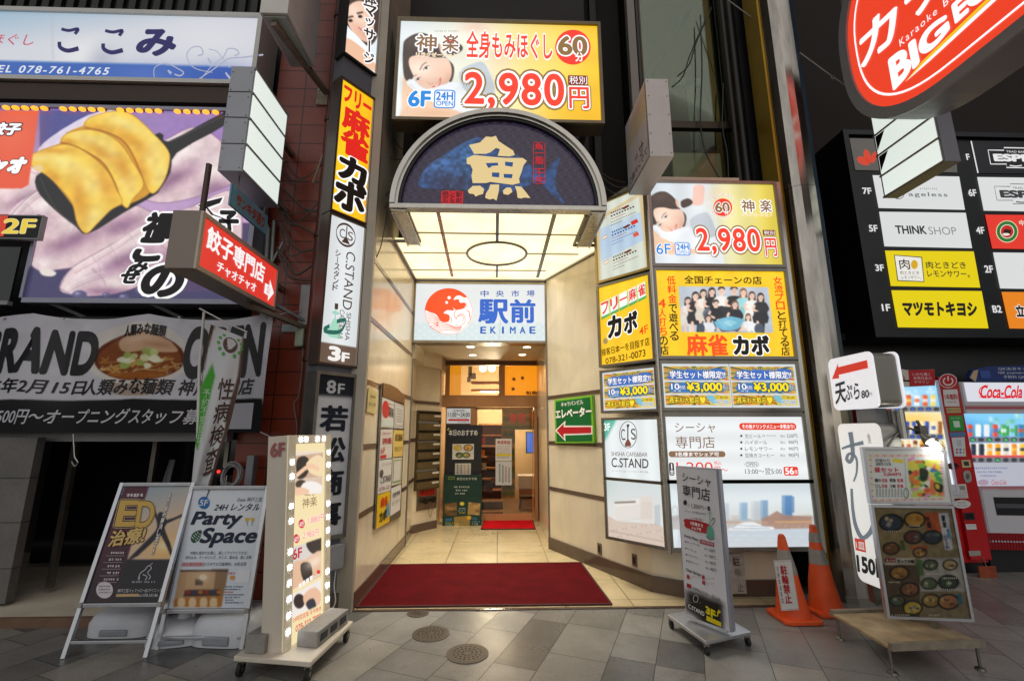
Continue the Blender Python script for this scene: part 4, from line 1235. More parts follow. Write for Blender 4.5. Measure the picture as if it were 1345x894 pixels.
# row 2 right: mahjong
t = thing("lightbox_sign","wide yellow mahjong lightbox with a group photograph of women round a card table","lit sign",(2.4,FY,2.3))
s = rsheet(1); c = rmap(s,s.canvas(150),cc1)
c.rect(-300,0,1300,900,'#ffc908'); c.blob(500,150,900,60,'#ffd52e',.5)
ph = [(133,228),(887,238),(932,620),(160,612)]
c.clip(ph); c.rect(100,200,950,640,'#b9c2cf'); c.blob(500,260,300,60,'#c9d0da',.7); c.blob(200,500,160,120,'#ccd3dc',.6); c.blob(520,610,400,50,'#a5adb8',.7)
SK = '#ecc9b4'
def fig(x,y,h,top,bot,hair='#33271f',sk=SK,sit=False,long=True):
 hd = h * .085
 if long: c.poly([(x - hd * 1.12,y + hd),(x - hd * .95,y - hd * .5),(x,y - hd * 1.25),(x + hd * .95,y - hd * .5),(x + hd * 1.12,y + hd),(x + hd * 1.0,y + hd * 2.2),(x - hd * 1.0,y + hd * 2.2)],hair,smooth=3)
 c.poly([(x - hd * .5,y + hd),(x + hd * .5,y + hd),(x + hd * .6,y + hd * 2),(x - hd * .6,y + hd * 2)],sk)
 c.poly([(x - hd * 2.0,y + hd * 2.2),(x - hd * .8,y + hd * 1.6),(x + hd * .8,y + hd * 1.6),(x + hd * 2.0,y + hd * 2.2),(x + hd * 2.1,y + h * .42),(x - hd * 2.1,y + h * .42)],top,smooth=2)
 for sx in (-1,1): c.line([(x + sx * hd * 1.9,y + hd * 2.8),(x + sx * hd * 2.2,y + h * .33),(x + sx * hd * .6,y + h * .40)],hd * .75,top if sx > 0 else sk,1,3)
 if not sit:
  c.poly([(x - hd * 1.9,y + h * .4),(x + hd * 1.9,y + h * .4),(x + hd * 2.2,y + h * .68),(x - hd * 2.2,y + h * .68)],bot,smooth=2)
  for sx in (-1,1): c.line([(x + sx * hd * .9,y + h * .66),(x + sx * hd * .7,y + h * .93)],hd * .85,sk if sx < 0 else bot)
 c.ell(x,y + hd * .08,hd * .86,hd * 1.1,sk); c.blob(x,y + hd * .2,hd * .5,hd * .5,'#f8dccb',.6); c.poly([(x - hd * 1.05,y),(x - hd * .8,y - hd * .9),(x,y - hd * 1.3),(x + hd * .8,y - hd * .9),(x + hd * 1.05,y),(x + hd * .5,y - hd * .55),(x - hd * .3,y - hd * .5)],hair,smooth=2)
 for sx in (-1,1): c.ell(x + sx * hd * .38,y - hd * .02,hd * .14,hd * .1,'#3a2a24')
 c.line([(x - hd * .25,y + hd * .5),(x + hd * .25,y + hd * .5)],hd * .16,'#c06a5c')
fig(213,350,300,'#e6e2dc','#e0dcd4'); fig(277,310,340,'#2a282c','#26242a'); fig(343,288,330,'#e8e4da','#d6cdbd'); fig(415,275,340,'#26262a','#1f1f24')
fig(495,265,350,'#e9e6e2','#2b2c34',long=False); fig(600,262,360,'#2a2a2e','#2a2a30',long=False); fig(678,280,340,'#9fd6dc','#86c2ca','#8a5d3c'); fig(750,305,320,'#efece6','#ece8e0','#5a4030'); fig(823,318,320,'#2c2c30','#25252a')
c.ell(385,460,48,46,'#6a7480'); c.ell(385,470,36,34,'#4c5560')
fig(448,372,300,'#232327','#232327',sit=True,long=False); fig(608,380,320,'#26262a','#26262a','#6a4a34',sit=True)
c.poly([(425,535),(575,485),(700,530),(640,600),(500,612)],'#6a4a52'); c.poly([(430,530),(575,480),(698,526),(625,590),(505,598)],'#6fb4cf',smooth=2); c.poly([(500,535),(570,510),(630,532),(575,565)],'#8fcbdc')
for k in range(4): c.line([(470 + 20 * k,520 - 6 * k),(520 + 20 * k,575 - 4 * k)],3,'#e6f2f2',.7)
fig(385,495,270,'#e3e5e8','#e3e5e8','#4a3527',sit=True); fig(718,485,270,'#e8eaec','#e8eaec','#5c422f',sit=True)
c.ell(325,585,30,48,'#3e4a5a'); c.ell(810,585,40,44,'#4a5462')
c.clip(); c.noise(5,.02,4)
s.face(t,"picture_face",.25,tubes=(5,0,.05))
s.use(cc1); KK = '#17120c'; RR = '#e8421c'
s.text("全国チェーンの店",(180,142,832,214),KK,.02,(),3)
s.vtext("低料金",(34,142,104,142,120,372,50,372),RR,.02,(),3); s.vtext("で遊べる",(50,378,120,378,135,685,62,685),KK,.02,(),3)
s.vtext("4人打ち",(-36,335,22,335,36,645,-24,645),RR,.02,(),3); s.vtext("の店",(-28,648,38,648,54,806,-14,806),KK,.02,(),3)
s.vtext("女流プロ",(925,148,995,148,1025,428,955,428),RR,.02,(),3); s.vtext("と打てる店",(960,436,1026,436,1068,812,998,812),KK,.02,(),3)
s.text("麻雀",(198,634,548,808),'#f0521c',.035,(),3); s.text("カボ",(590,648,896,800),KK,.06,[('#ffffff',.055)],3)
s.letters(t); s.cabinet(t,.14,STEEL_DARK,.033,.025)
# row 2 left
t = thing("lightbox_sign","narrow yellow mahjong lightbox with red characters on white tiles and a telephone number","lit sign",(1.4,4.85,2.3))
s = left_sheet(3.20,2.29); c = rmap(s,s.canvas(110),cZ)
c.rect(-100,-100,500,800,'#fdc50a'); c.blob(160,120,200,80,'#ffd83a',.5)
for k in range(5):
 x = 38 + 54 * k; y = 212 - 26 * k
 c.poly([(x + 2,y + 12),(x + 52,y - 14),(x + 56,y + 74),(x + 8,y + 100)],'#1f9c52'); c.poly([(x,y + 4),(x + 48,y - 20),(x + 54,y + 62),(x + 6,y + 86)],'#f7f7f4')
s.face(t,"face",.25,tubes=(3,0,.05))
s.use(cZ)
for k,ch in enumerate("フリー麻雀"):
 x = 44 + 54 * k; y = 218 - 26 * k
 s.text(ch,(x,y + 2,x + 40,y - 17,x + 45,y + 46,x + 5,y + 65),'#e0301e',.03,(),3)
s.text("カ",(86,305,158,282,162,398,90,418),KK,.06,[('#ffffff',.05)],3); s.text("ボ",(180,285,252,262,258,372,184,395),KK,.06,[('#ffffff',.05)],3)
s.text("4F",(268,362,318,340,320,386,270,406),'#e2401e',.01,(),3)
s.text("接客日本一を目指す店",(46,486,328,414,330,462,50,526),KK,.015,(),3); s.text("078-321-0073",(70,540,304,486,306,526,72,572),KK,.01,(),3)
s.ell(70,438,14,18,'#9a8a5a',2)
s.letters(t); s.cabinet(t,.14,STEEL_DARK,.028,.025)
# row 3: student banners
def banner_art(c,s,x0,y0,x1,y1,sl):
 """one student offer banner in fraction coordinates of its sheet"""
 W_ = x1 - x0; H_ = y1 - y0
 r = random.Random(4)
 X = lambda f: x0 + W_ * f
 Y = lambda f: y0 + H_ * f
 for (b0,b1) in ((0,.36),(.41,.70),(.75,1.0)):
  cl = [(X(0),Y(b0)),(X(1),Y(b0)),(X(1),Y(b1)),(X(0),Y(b1))]
  c.clip(cl); c.poly(cl,'#f4c820')
  for k in range(26):
   w = 2 * math.pi * k / 26; w2 = w + .14
   cx = X(.5); cy = Y((b0 + b1) / 2)
   c.poly([(cx,cy),(cx + W_ * math.cos(w),cy + W_ * .6 * math.sin(w)),(cx + W_ * math.cos(w2),cy + W_ * .6 * math.sin(w2))],('#e2542a','#2a2018','#f0a020')[k % 3],.85)
  c.blob(X(.5),Y((b0 + b1) / 2),W_ * .4,H_ * .12,'#2f9be0',.9 if b0 < .7 else .0)
  if b0 < .05: c.poly([(X(.08),Y(.2)),(X(.2),Y(.08)),(X(.9),Y(.05)),(X(.95),Y(.18)),(X(.9),Y(.33)),(X(.12),Y(.35))],'#2f6fd0',.95,3)
  elif b0 < .5: c.poly([(X(.06),Y(.55)),(X(.12),Y(.44)),(X(.3),Y(.42)),(X(.9),Y(.44)),(X(.9),Y(.66)),(X(.3),Y(.68)),(X(.1),Y(.67))],'#2a78c8',.9,3)
  else:
   c.rect(X(.68),Y(.75),X(1),Y(1),'#f2d238'); c.poly([(X(.63),Y(.74)),(X(.72),Y(.72)),(X(.78),Y(.88)),(X(.74),Y(.97)),(X(.66),Y(.88))],'#7cc8e6',.95,3)
  c.clip()
def banner_text(s,b):
 (x0,y0,x1,y1) = b
 W_ = x1 - x0; H_ = y1 - y0
 B = lambda a,b_,c_,d_: (x0 + W_ * a,y0 + H_ * b_,x0 + W_ * c_,y0 + H_ * d_)
 s.text("深夜パック利用学生限定",B(.26,.02,.74,.10),'#ffe23a',.0,[('#3a2a10',.05)],3)
 s.text("学生セット様限定!!",B(.09,.12,.95,.31),'#ffffff',.03,[('#1d3f96',.06)],3)
 s.text("10",B(.1,.45,.22,.60),'#ffffff',.02,[('#1d3f96',.05)],3); s.text("時間",B(.21,.5,.31,.60),'#ffffff',.0,[('#1d3f96',.05)],3); s.scribble(*B(.12,.62,.3,.66),'#dfe8f8',3,3)
 s.text("¥3,000",B(.34,.42,.88,.67),'#ffe81e',.04,[('#1d2a5a',.06)],3.4)
 s.text("(税込)",B(.89,.45,.97,.64),'#ffffff',.0,[('#1d2a5a',.06)],3)
 s.text("週末も大歓迎♥",B(.05,.79,.61,.97),'#ffe23a',.02,[('#1a1410',.07)],3)
 s.text("三宮店",B(.76,.77,.96,.84),'#1a1410',.0,(),3); s.text("HOTLINE",B(.75,.87,.97,.97),'#3f8fd0',.02,[('#ffffff',.05)],3)
t = thing("lightbox_sign","low wide lightbox with two identical blue and yellow student discount banners reading 3,000","lit sign",(2.4,FY,1.78))
s = rsheet(2,.9); c = s.canvas(200); s.use(None); c.map = lambda x,y,c=c: (x * c.w,y * c.h)
c.rect(0,0,1,1,'#dfe4e6'); boxes = [(.015,.06,.492,.94),(.512,.06,.985,.94)]
for b in boxes: banner_art(c,s,*b,0)
s.face(t,"banner_face",.3)
for b in boxes: banner_text(s,b)
s.line([(.502,0),(.502,1)],.006,'#a6a6a2',2)
s.letters(t); s.cabinet(t,.12,STEEL_DARK,.033,.02)
t = thing("lightbox_sign","low narrow lightbox with a single blue and yellow student discount banner","lit sign",(1.4,4.85,1.78))
s = left_sheet(2.20,1.78,.9); c = s.canvas(180); s.use(None); c.map = lambda x,y,c=c: (x * c.w,y * c.h)
c.rect(0,0,1,1,'#dfe4e6'); banner_art(c,s,.03,.05,.97,.95,0)
s.face(t,"banner_face",.3); banner_text(s,(.03,.05,.97,.95))
s.letters(t); s.cabinet(t,.12,STEEL_DARK,.028,.02)
# row 4 right: shisha
t = thing("lightbox_sign","wide white shisha lounge lightbox with brown lettering, drink prices and opening hours","lit sign",(2.4,FY,1.08))
s = rsheet(3,.97); c = rmap(s,s.canvas(60),cN); c.rect(0,0,1100,1000,'#eef2f3'); s.face(t,"face",.25,tubes=(3,1,.05))
s.use(cN); BR = '#7d5a43'
s.text("シーシャ",(370,304,542,345),BR,.0,(),3); s.text("専門店",(372,360,540,410),BR,.0,(),3)
s.rrect(344,422,584,447,.5,'#8a6a4e',2); s.text("3名様までシェア可",(372,426,556,443),'#ffffff',.02,(),3)
s.rrect(345,470,370,524,.15,'#3a3430',2); s.vtext("1台",(350,474,366,520),'#ffffff',.02,(),3)
s.text("1,200",(376,468,532,518),'#e8432f',.0,(),3); s.text("税込",(534,463,566,480),'#e8432f',.0,(),3); s.text("円〜",(536,486,594,518),'#e8432f',.0,(),3)
s.rrect(639,304,882,333,.5,'#e2452c',2); s.text("その他ドリンクメニュー多数あり!",(652,310,872,328),'#ffffff',.02,(),3)
for k,(nm,pr) in enumerate((("生ビール","220円"),("ハイボール","90円"),("レモンサワー","90円"),("豆挽きコーヒー","90円"))):
 y = 350 + 27 * k
 s.poly([(643,y + 8),(649,y + 2),(655,y + 8),(649,y + 14)],'#4a3a32',3)
 s.text(nm,(664,y,664 + (68,94,116,124)[k],y + 17),'#4a3f3a',.0,(),3); s.text("税込",(812,y + 3,834,y + 14),'#6a605a',.0,(),3); s.text(pr,(838 if k == 0 else 846,y,884 + 2 * k,y + 16),'#4a3f3a',.0,(),3)
s.scribble(736,354,795,362,'#8a8078',3,3)
s.line([(662,478),(672,468),(715,468),(724,478),(715,487),(672,487)],1.6,'#6a5a4e',3,closed=True); s.text("OPEN",(670,471,716,484),'#6a5a4e',.0,(),3)
s.text("13:00〜翌5:00",(664,494,820,518),'#4a3f3a',.0,(),3); s.rrect(825,487,890,524,.2,'#e8402c',2); s.text("56",(832,492,870,518),'#ffffff',.03,(),3); s.text("席",(871,500,886,518),'#ffffff',.0,(),3)
s.letters(t); s.cabinet(t,.12,STEEL_DARK,.033,.02)
# row 4 left
t = thing("lightbox_sign","squarish white shisha cafe lightbox with a round pipe emblem and green corner","lit sign",(1.4,4.85,1.08))
s = left_sheet(1.675,1.075,.97); c = rmap(s,s.canvas(60),cN); c.rect(0,0,1100,1000,'#eaf0f1'); c.poly([(60,285),(128,290),(72,392)],'#58b7a0'); s.face(t,"face",.25,tubes=(3,0,.05))
s.use(cN); DK = '#3f342e'
s.text("3F",(76,306,102,336),'#ffffff',.02,(),3)
s.line([(177 + 36 * math.cos(w),353 + 55 * math.sin(w)) for w in np.linspace(0,6.283,40,endpoint=False)],2.6,DK,2,closed=True)
s.text("C",(146,330,166,376),DK,.0,(),3); s.text("S",(188,328,210,374),DK,.0,(),3); s.line([(176,312),(176,380)],5,DK,3); s.poly([(170,310),(183,310),(180,322),(173,322)],DK,3); s.poly([(176,365),(190,392),(188,402),(165,403),(163,393)],'#7a4a38',3.4)
s.text("SHISHA CAFE&BAR",(107,424,258,428,258,445,107,442),'#5a4a40',.0,(),3); s.text("C.STAND",(108,450,262,455,262,494,108,488),DK,.01,(),3)
s.text("シーシャ カフェ&バー シースタンド 神戸三宮店",(110,500,262,506,262,514,110,508),'#7a6a60',.0,(),3)
s.letters(t); s.cabinet(t,.12,STEEL_DARK,.028,.02)
# row 5: harbour and city photographs
t = thing("lightbox_sign","wide backlit photograph of a harbour skyline with blue towers, lowest box of the stack","lit sign",(2.4,FY,.47))
s = rsheet(4,.9); c = rmap(s,s.canvas(130),cN)
c.grad(0,560,0,760,'#dfe9ee','#f6f6ee'); c.clip([(300,745),(960,745),(960,840),(300,840)]); c.grad(0,745,0,830,'#c9d3dc','#e6ebef'); c.clip()
c.poly([(330,560),(400,600),(380,840),(330,840)],'#e8f3f4',.8)
c.poly([(345,700),(420,690),(560,700),(700,705),(945,690),(945,745),(345,750)],'#b9b4b2',.75,2)
c.line([(372 + 15 * math.cos(w),682 + 30 * math.sin(w)) for w in np.linspace(0,6.283,20)],1.6,'#b8a8b4')
for (x0,y0,x1,cl) in ((570,640,598,'#c3d0da'),(642,638,676,'#8fb4d2'),(692,632,732,'#c7cfd4'),(730,628,762,'#7aa0c4'),(820,608,864,'#3f77b4'),(905,688,940,'#d5ccc0'),(600,690,640,'#d9d0c8')):
 c.rect(x0,y0,x1,710,cl,.95)
 for yy in range(int(y0) + 4,708,7): c.line([(x0 + 2,yy),(x1 - 2,yy)],1.6,'#eaf2f8',.45)
 c.rect(x0,y0,x0 + (x1 - x0) * .3,710,'#ffffff',.25)
c.rect(865,612,872,680,'#6f95bc')
c.poly([(735,705),(770,690),(800,672),(830,690),(945,695),(945,745),(735,748)],'#b08a78',.9); c.rect(790,715,945,722,'#d8a878'); c.rect(560,718,760,724,'#c9a890')
for k in range(40): c.rect(560 + 9.4 * k,728 + (k % 3) * 3,563 + 9.4 * k,731 + (k % 3) * 3,('#f2d8a0','#8a8f96','#fff')[k % 3] if k % 3 < 2 else '#ffffff',.8)
c.poly([(595,748),(625,738),(650,722),(700,718),(740,735),(785,740),(770,752),(610,753)],'#f2f4f5',1,2); c.line([(640,733),(760,738)],2,'#8fa6b6'); c.line([(610,745),(770,747)],2,'#7a94aa')
for k in range(30): c.line([(345 + 20 * k,770 + (k * 37) % 55),(375 + 20 * k,770 + (k * 37) % 55)],1.6,'#f4f7f8',.6)
s.face(t,"picture_face",.25,tubes=(2,1,.07)); s.cabinet(t,.12,STEEL_DARK,.033,.02)
t = thing("lightbox_sign","pale washed out backlit photograph of a white building beside the harbour picture","lit sign",(1.4,4.85,.47))
s = left_sheet(1.045,.475,.9); c = rmap(s,s.canvas(130),cN)
c.grad(0,530,0,800,'#dde5e6','#f3efe8'); c.blob(90,560,40,50,'#cfdcd6',.8)
c.poly([(118,640),(225,618),(228,700),(118,720)],'#f3efe9'); c.poly([(225,612),(278,610),(280,720),(228,715)],'#eadfd6'); c.line([(122,638),(205,634)],6,'#8a7a70')
for k in range(7): c.line([(122,660 + 9 * k),(225,648 + 9.4 * k)],1.8,'#c5b8ae',.7); c.line([(232,640 + 10 * k),(278,640 + 10 * k)],1.6,'#c2b2a6',.7)
c.poly([(285,650),(310,645),(312,740),(288,735)],'#c9cfd2'); c.poly([(85,690),(130,715),(230,722),(322,740),(325,828),(200,800),(80,770)],'#d9c2b0',.8,2)
for k in range(34): c.rect(90 + 6.8 * k,725 + (k * 29) % 60,95 + 6.8 * k,728 + (k * 29) % 60,('#b0765a','#f6efe8','#8a7a74')[k % 3],.8)
c.line([(80,752),(322,800)],3,'#b8a090',.8)
s.face(t,"picture_face",.25); s.cabinet(t,.12,STEEL_DARK,.028,.02)
# the steel housing that carries the stack
t = thing("sign_pillar","steel corner housing that carries the stack of lightboxes","pillar",(1.65,4.7,.4))
m = MB(); m.plan([(X0R + .05,FY + .145),(X1R - .02,FY + .145),(X1R - .02,5.4),(1.62,5.4)],.46,4.28); m.build("housing",pbr("housing_grey",'#4a4845',.5,.4,.1,4),t)
m = MB(); m.tube([(X0R - .004,FY - .01,.42),(X0R - .004,FY - .01,4.3)],.022,10); m.build("corner_tube",STEEL,t,smooth=True)
m = MB(); m.box((X1R + .003,FY - .01,.42),(X1R + .045,FY + .12,4.3)); m.build("edge_profile",STEEL,t)
m = MB()
for z in (4.30,3.278,2.275,1.745,1.075,.445): m.box((X0R + .02,FY + .01,z - .018),(X1R,FY + .13,z + .018))
m.build("shelf_rail",STEEL_DARK,t)
# ================================================================== the shop building on the left
SH = thing("shop_building","dark shop front with a white beam and a grey tiled end wall behind the easels","building",(-4,5,0))
GT = brick("grey_wall_tile",'#6b6865','#64615e','#45423f',1.2,.38,.006,.5,2.0,offset=0,axis='Y',vary=.12,bump=.2,stain=.25)
m = MB(); m.box((-9,4.42,.1),(-4.24,4.5,1.5)); m.build("end_wall",GT,SH)
m = MB(); m.box((-9,6.3,0),(-2.62,6.5,2.4)); m.build("back_wall",pbr("dark_shop_wall",'#57504a',.6,0,.3,2),SH)
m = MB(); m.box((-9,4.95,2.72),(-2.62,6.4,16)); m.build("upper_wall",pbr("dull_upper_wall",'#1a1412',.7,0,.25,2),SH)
m = MB(); m.box((-9,4.62,1.46),(-2.64,4.72,1.60)); m.build("white_beam",pbr("dusty_white",'#a5a6ab',.55,0,.08,3),SH)
m = MB(); m.box((-9,4.70,1.602),(-2.63,4.78,2.72)); m.build("fascia",pbr("black_fascia",'#101013',.5,0,.2,3),SH)
m = MB(); m.box((-5.2,5.6,.12),(-2.64,5.64,1.46)); m.build("door_panel",pbr("dark_glass_door",'#1b1b1f',.12,0,.1,3),SH)
for x,y in ((-4.22,4.75),(-3.76,5.2),(-3.2,5.58),(-2.66,5.58)):
 m = MB(); m.box((x,y,.12),(x + .045,y + .05,1.46)); m.build("door_frame",STEEL_DARK,SH)
for x in (-3.28,-3.10):
 m = MB(); m.tube([(x,5.52,.55),(x,5.52,1.12)],.018,10); m.build("door_handle",STEEL,SH,smooth=True)
# corrugated wall above the top sign
m = MB()
for k in range(26): m.box((-6.6 + .15 * k,4.90,6.30),(-6.52 + .15 * k,4.948,9))
m.build("corrugated_sheet",pbr("corrugated_dark",'#22261f',.5,.4,.2,3),SH)
m = MB(); m.box((-9,4.50,5.10),(-2.66,4.94,5.30)); m.build("ledge",pbr("brown_ledge",'#3b2a20',.6,0,.2,3),SH)
m = MB(); m.plan([(-9,4.20),(-2.70,4.20),(-2.70,6.3),(-9,6.3)],0,.072); o = m.build("shop_step",pbr("step_stone",'#cfc3ad',.5,0,.14,2.5,bump=.15)); tag(o,kind='structure')
m = MB(); m.box((-9,4.17,0),(-2.70,4.198,.075)); tag(m.build("step_edge",pbr("step_edging",'#6d5340',.6,0,.2,6)),kind='structure')
# leaning boards in the dark doorway
t = thing("leaning_pole","pair of thin grey poles leaning in the dark shop doorway","pole",(-3.45,5.0,.072))
for (x0,x1) in ((-3.62,-3.60),(-3.50,-3.58)):
 m = MB(); m.beam((x0,5.0,.08),(x1,5.3,1.25),.035,.02); m.build("pole",pbr("grey_pole",'#5e5f62',.5,.3),t)
# blue and white sign, top left
t = thing("lightbox_sign","long pale blue and white sign with dark blue hiragana above the dumpling billboard","lit sign",(-4.2,4.5,5.4))
a0 = onY(347,22,4.5); b0 = onY(347,108,4.5)
s = Sheet((-6.3,4.5,a0.z - .03),(1,0,0),(0,0,-1),a0.x + 6.3 - .05,a0.z - .03 - b0.z,.8)
c = rmap(s,s.canvas(60),cA)
c.grad(0,40,0,230,'#9fbfd6','#dfe1ea'); c.blob(400,250,120,70,'#ffffff',.8); c.blob(950,180,250,90,'#f4f4f8',.5); c.blob(460,265,70,60,'#9aa0b8',.5)
c.poly([(-900,262),(-900,400),(1300,400),(1300,312),(700,292),(0,275)],'#2a62bc'); c.blob(650,340,160,50,'#5f7bd0',.5); c.blob(1000,350,150,60,'#2148b0',.5)
c.poly([(-900,352),(1300,378),(1300,500),(-900,500)],'#e6e6ec')
c.line([(235,40),(240,270)],3,'#b8bac4',.8)
s.face(t,"face",.25); s.use(cA)
NB = '#2a2560'
def kana_ko(x0,y0,x1,y1):
 w_,h_ = x1 - x0,y1 - y0
 s.line([(x0 + w_ * .15,y0 + h_ * .08),(x0 + w_ * .5,y0 + h_ * .14),(x0 + w_ * .92,y0 + h_ * .08),(x0 + w_ * .78,y0 + h_ * .28)],(h_ * .12,h_ * .13),NB,3,5)
 s.line([(x0 + w_ * .06,y0 + h_ * .58),(x0 + w_ * .1,y0 + h_ * .8),(x0 + w_ * .45,y0 + h_ * .93),(x0 + w_ * .95,y0 + h_ * .84)],(h_ * .14,h_ * .18),NB,3,5)
kana_ko(265,125,362,240); kana_ko(462,132,562,248)
s.text("み",(640,138,782,252),NB,.05,(),3)
s.text("ほぐし",(-30,155,152,208),'#d0405c',.0,(),3,shear=.1); s.text("TEL 078-761-4765",(-45,296,490,340),'#e8ecf6',.02,(),3,shear=.15,sp=1.25)
SL = '#b4b6cc'
for P_,w_ in (([(700,362),(700,310),(750,288),(800,310),(830,330),(815,345),(790,338)],7),([(880,372),(960,320),(1030,270),(1100,262),(1190,250)],8),([(960,330),(880,310),(845,260),(865,220),(905,215),(918,245),(895,255)],7),([(900,370),(960,300),(1010,260),(1030,225),(1065,225),(1080,245),(1060,255)],7),([(1040,310),(1010,270),(980,235),(945,225)],5),([(1020,330),(1035,350),(1050,365)],14),([(940,265),(955,290)],12),([(760,320),(775,335)],14)):
 s.line(P_,(w_ * .5,w_),SL,3,6)
s.letters(t); s.cabinet(t,.35,WHITE_PAINT,.05,.03)
# row of orange lamps under the ledge
for k in range(24):
 p = onY(8 + 12.5 * k,141.5 + .28 * k,4.47)
 if k % 6 == 5: continue
 t = thing("marquee_bulb","small glowing orange bulb in the row above the dumpling picture","bulb",p,group="orange bulbs above the dumpling picture")
 m = MB(); m.ball(p,.028,10,(1.3,1,.8)); m.build("bulb",glow("amber_bulb",'#ffa030',1.6),t,smooth=True)
 m = MB(); m.box((p.x - .035,p.y + .015,p.z + .0),(p.x + .035,p.y + .09,p.z + .035)); m.build("socket",BROWN_METAL,t)
# dumpling billboard
t = thing("billboard","large billboard with three yellow fried dumplings on a black spatula over pale pink dumplings","billboard",(-4,4.5,2.9))
a0 = onY(200,146,4.5); b0 = onY(318,394,4.5); xl = onY(33,390,4.5).x
s = Sheet((-6.2,4.5,a0.z),(1,0,0),(0,0,-1),b0.x + 6.2,a0.z - b0.z,.9)
c = rmap(s,s.canvas(105),cB)
y_ = -220   # cA rows are cB rows + 756
def A(pts): return [(x,y - 756) for x,y in pts]
c.rect(-900,-900,1300,700,'#6a5a94'); c.grad(0,-260,0,100,'#7d6bb4','#c9a7cc'); c.blob(880,-60,250,180,'#8f66b8',.8)
c.clip(A([(180,750),(180,500),(480,500),(250,620)])); c.rect(-200,-300,600,100,'#4d4f94'); c.clip()
c.poly(A([(160,700),(230,620),(400,520),(520,500),(420,560),(250,690),(170,850),(120,850)]),'#e6dcf0',1,3)
c.poly([(-900,250),(1200,250),(1200,640),(-900,640)],'#4d3d66')
c.poly([(110,450),(330,480),(600,560),(900,560),(1100,540),(1100,640),(100,640)],'#3d3a63',1,2)
# pale dumplings behind
def pale(pts,hi,sh):
 c.poly(pts,'#e5c9cd',1,5); c.clip(pts,5)
 for (x,y,rx,ry,a_) in hi: c.blob(x,y,rx,ry,'#fff3ee',.85,a_)
 for (x,y,rx,ry,a_) in sh: c.blob(x,y,rx,ry,'#94688a',.85,a_)
 c.noise(9,.05,4); c.noise(3,.03,6); c.clip(); c.line(pts + pts[:1],4,'#6a4a70',.6,4)
pale([(-100,0),(100,-20),(250,20),(200,130),(60,210),(-100,220)],[(40,60,120,40,-25)],[(120,150,90,30,-25)])
pale([(640,-60),(760,-130),(900,-180),(1050,-60),(1060,60),(900,130),(720,160),(600,100)],[(800,-60,140,40,-35),(960,0,60,60,0)],[(760,60,150,40,-30),(980,100,80,40,0)])
pale([(30,240),(160,110),(320,60),(420,120),(640,180),(700,260),(430,420),(270,460),(150,450)],[(220,160,120,40,-30),(380,240,90,50,-30),(200,420,60,30,0)],[(330,330,140,40,-28),(560,260,90,40,-25),(150,250,60,40,0)])
pale([(270,545),(330,450),(520,340),(680,240),(860,180),(1060,110),(1080,380),(900,450),(720,500),(560,560),(430,580),(330,575)],[(420,470,120,40,-30),(640,330,120,36,-30),(900,260,120,40,-25),(330,550,40,20,0),(520,520,60,30,0)],[(560,420,150,40,-30),(820,380,160,40,-25),(480,560,120,20,0),(700,470,100,30,-20)])
for P_ in ([(560,430),(640,470),(660,520)],[(420,460),(470,510),(480,560)],[(300,180),(340,230),(330,290)],[(700,330),(760,380),(790,440)]): c.line(P_,(10,3),'#b992a4',.6,5)
for P_,w_ in (([(335,455),(430,400),(520,345),(600,290),(690,243),(780,208),(860,184)],12),([(40,240),(100,170),(165,116),(240,84),(320,66)],11),([(650,-60),(760,-125),(890,-172)],10),([(300,540),(380,500),(470,470)],8),([(-60,10),(60,-10),(180,10)],8)):
 c.line(P_,(w_,w_ * .5),'#fff8f2',.5,5); c.line([(x + 6,y + 22) for x,y in P_],6,'#b08ba6',.45,5)
for (x,y) in ((420,405),(500,358),(585,302),(670,255),(760,218),(120,160),(190,110),(270,80),(740,-110),(830,-150)):
 c.line([(x,y),(x + 26,y + 34),(x + 34,y + 74)],(9,2),'#a37f9c',.22,4); c.line([(x + 9,y + 2),(x + 34,y + 34),(x + 42,y + 66)],(7,2),'#fff4ee',.2,4)
for (x,y,r_) in ((640,555,28),(690,570,22),(360,575,34),(560,585,24),(480,575,18)): c.ell(x,y,r_,r_ * .6,'#54517c'); c.blob(x - r_ * .3,y - r_ * .2,r_ * .4,r_ * .2,'#b9b4d6',.8)
c.poly([(180,458),(215,455),(255,475),(235,492),(190,485)],'#efe4dc',1,3)
# spatula
c.poly(A([(165,850),(200,770),(500,700),(720,600),(760,640),(1020,505),(1025,560),(800,690),(770,780),(720,860),(700,880),(560,960),(400,1055),(340,1020),(240,940)]),'#17161b',1,3)
c.line(A([(770,640),(1010,525)]),6,'#4a4650',.8); c.line(A([(180,800),(260,950),(400,1050)]),5,'#5a5248',.6,4)
c.poly(A([(150,700),(290,640),(300,600),(400,560),(520,510),(690,610),(755,720),(690,860),(590,920),(500,940),(395,1040),(330,930),(210,780)]),'#d99a24',1,3); c.noise(6,.03,9)
def gold(pts,hi,sh):
 pts = A(pts); c.poly(pts,'#fbd04a',1,5); c.clip(pts,5)
 for (x,y,rx,ry,a_) in hi: c.blob(x,y - 756,rx,ry,'#ffe88a',.9,a_)
 for (x,y,rx,ry,a_) in sh: c.blob(x,y - 756,rx,ry,'#d98a1a',.6,a_)
 rg = random.Random(len(pts)); bx = [p[0] for p in pts]; by = [p[1] for p in pts]
 for k in range(14): c.blob(rg.uniform(min(bx),max(bx)),rg.uniform(min(by),max(by)),rg.uniform(8,30),rg.uniform(5,14),('#dd9420','#fff6c0','#f0b02c','#ffe98c')[k % 4],rg.uniform(.12,.3),rg.uniform(0,60))
 c.noise(7,.05,3); c.clip(); c.line(pts + pts[:1],5,'#a8660e',.5,4)
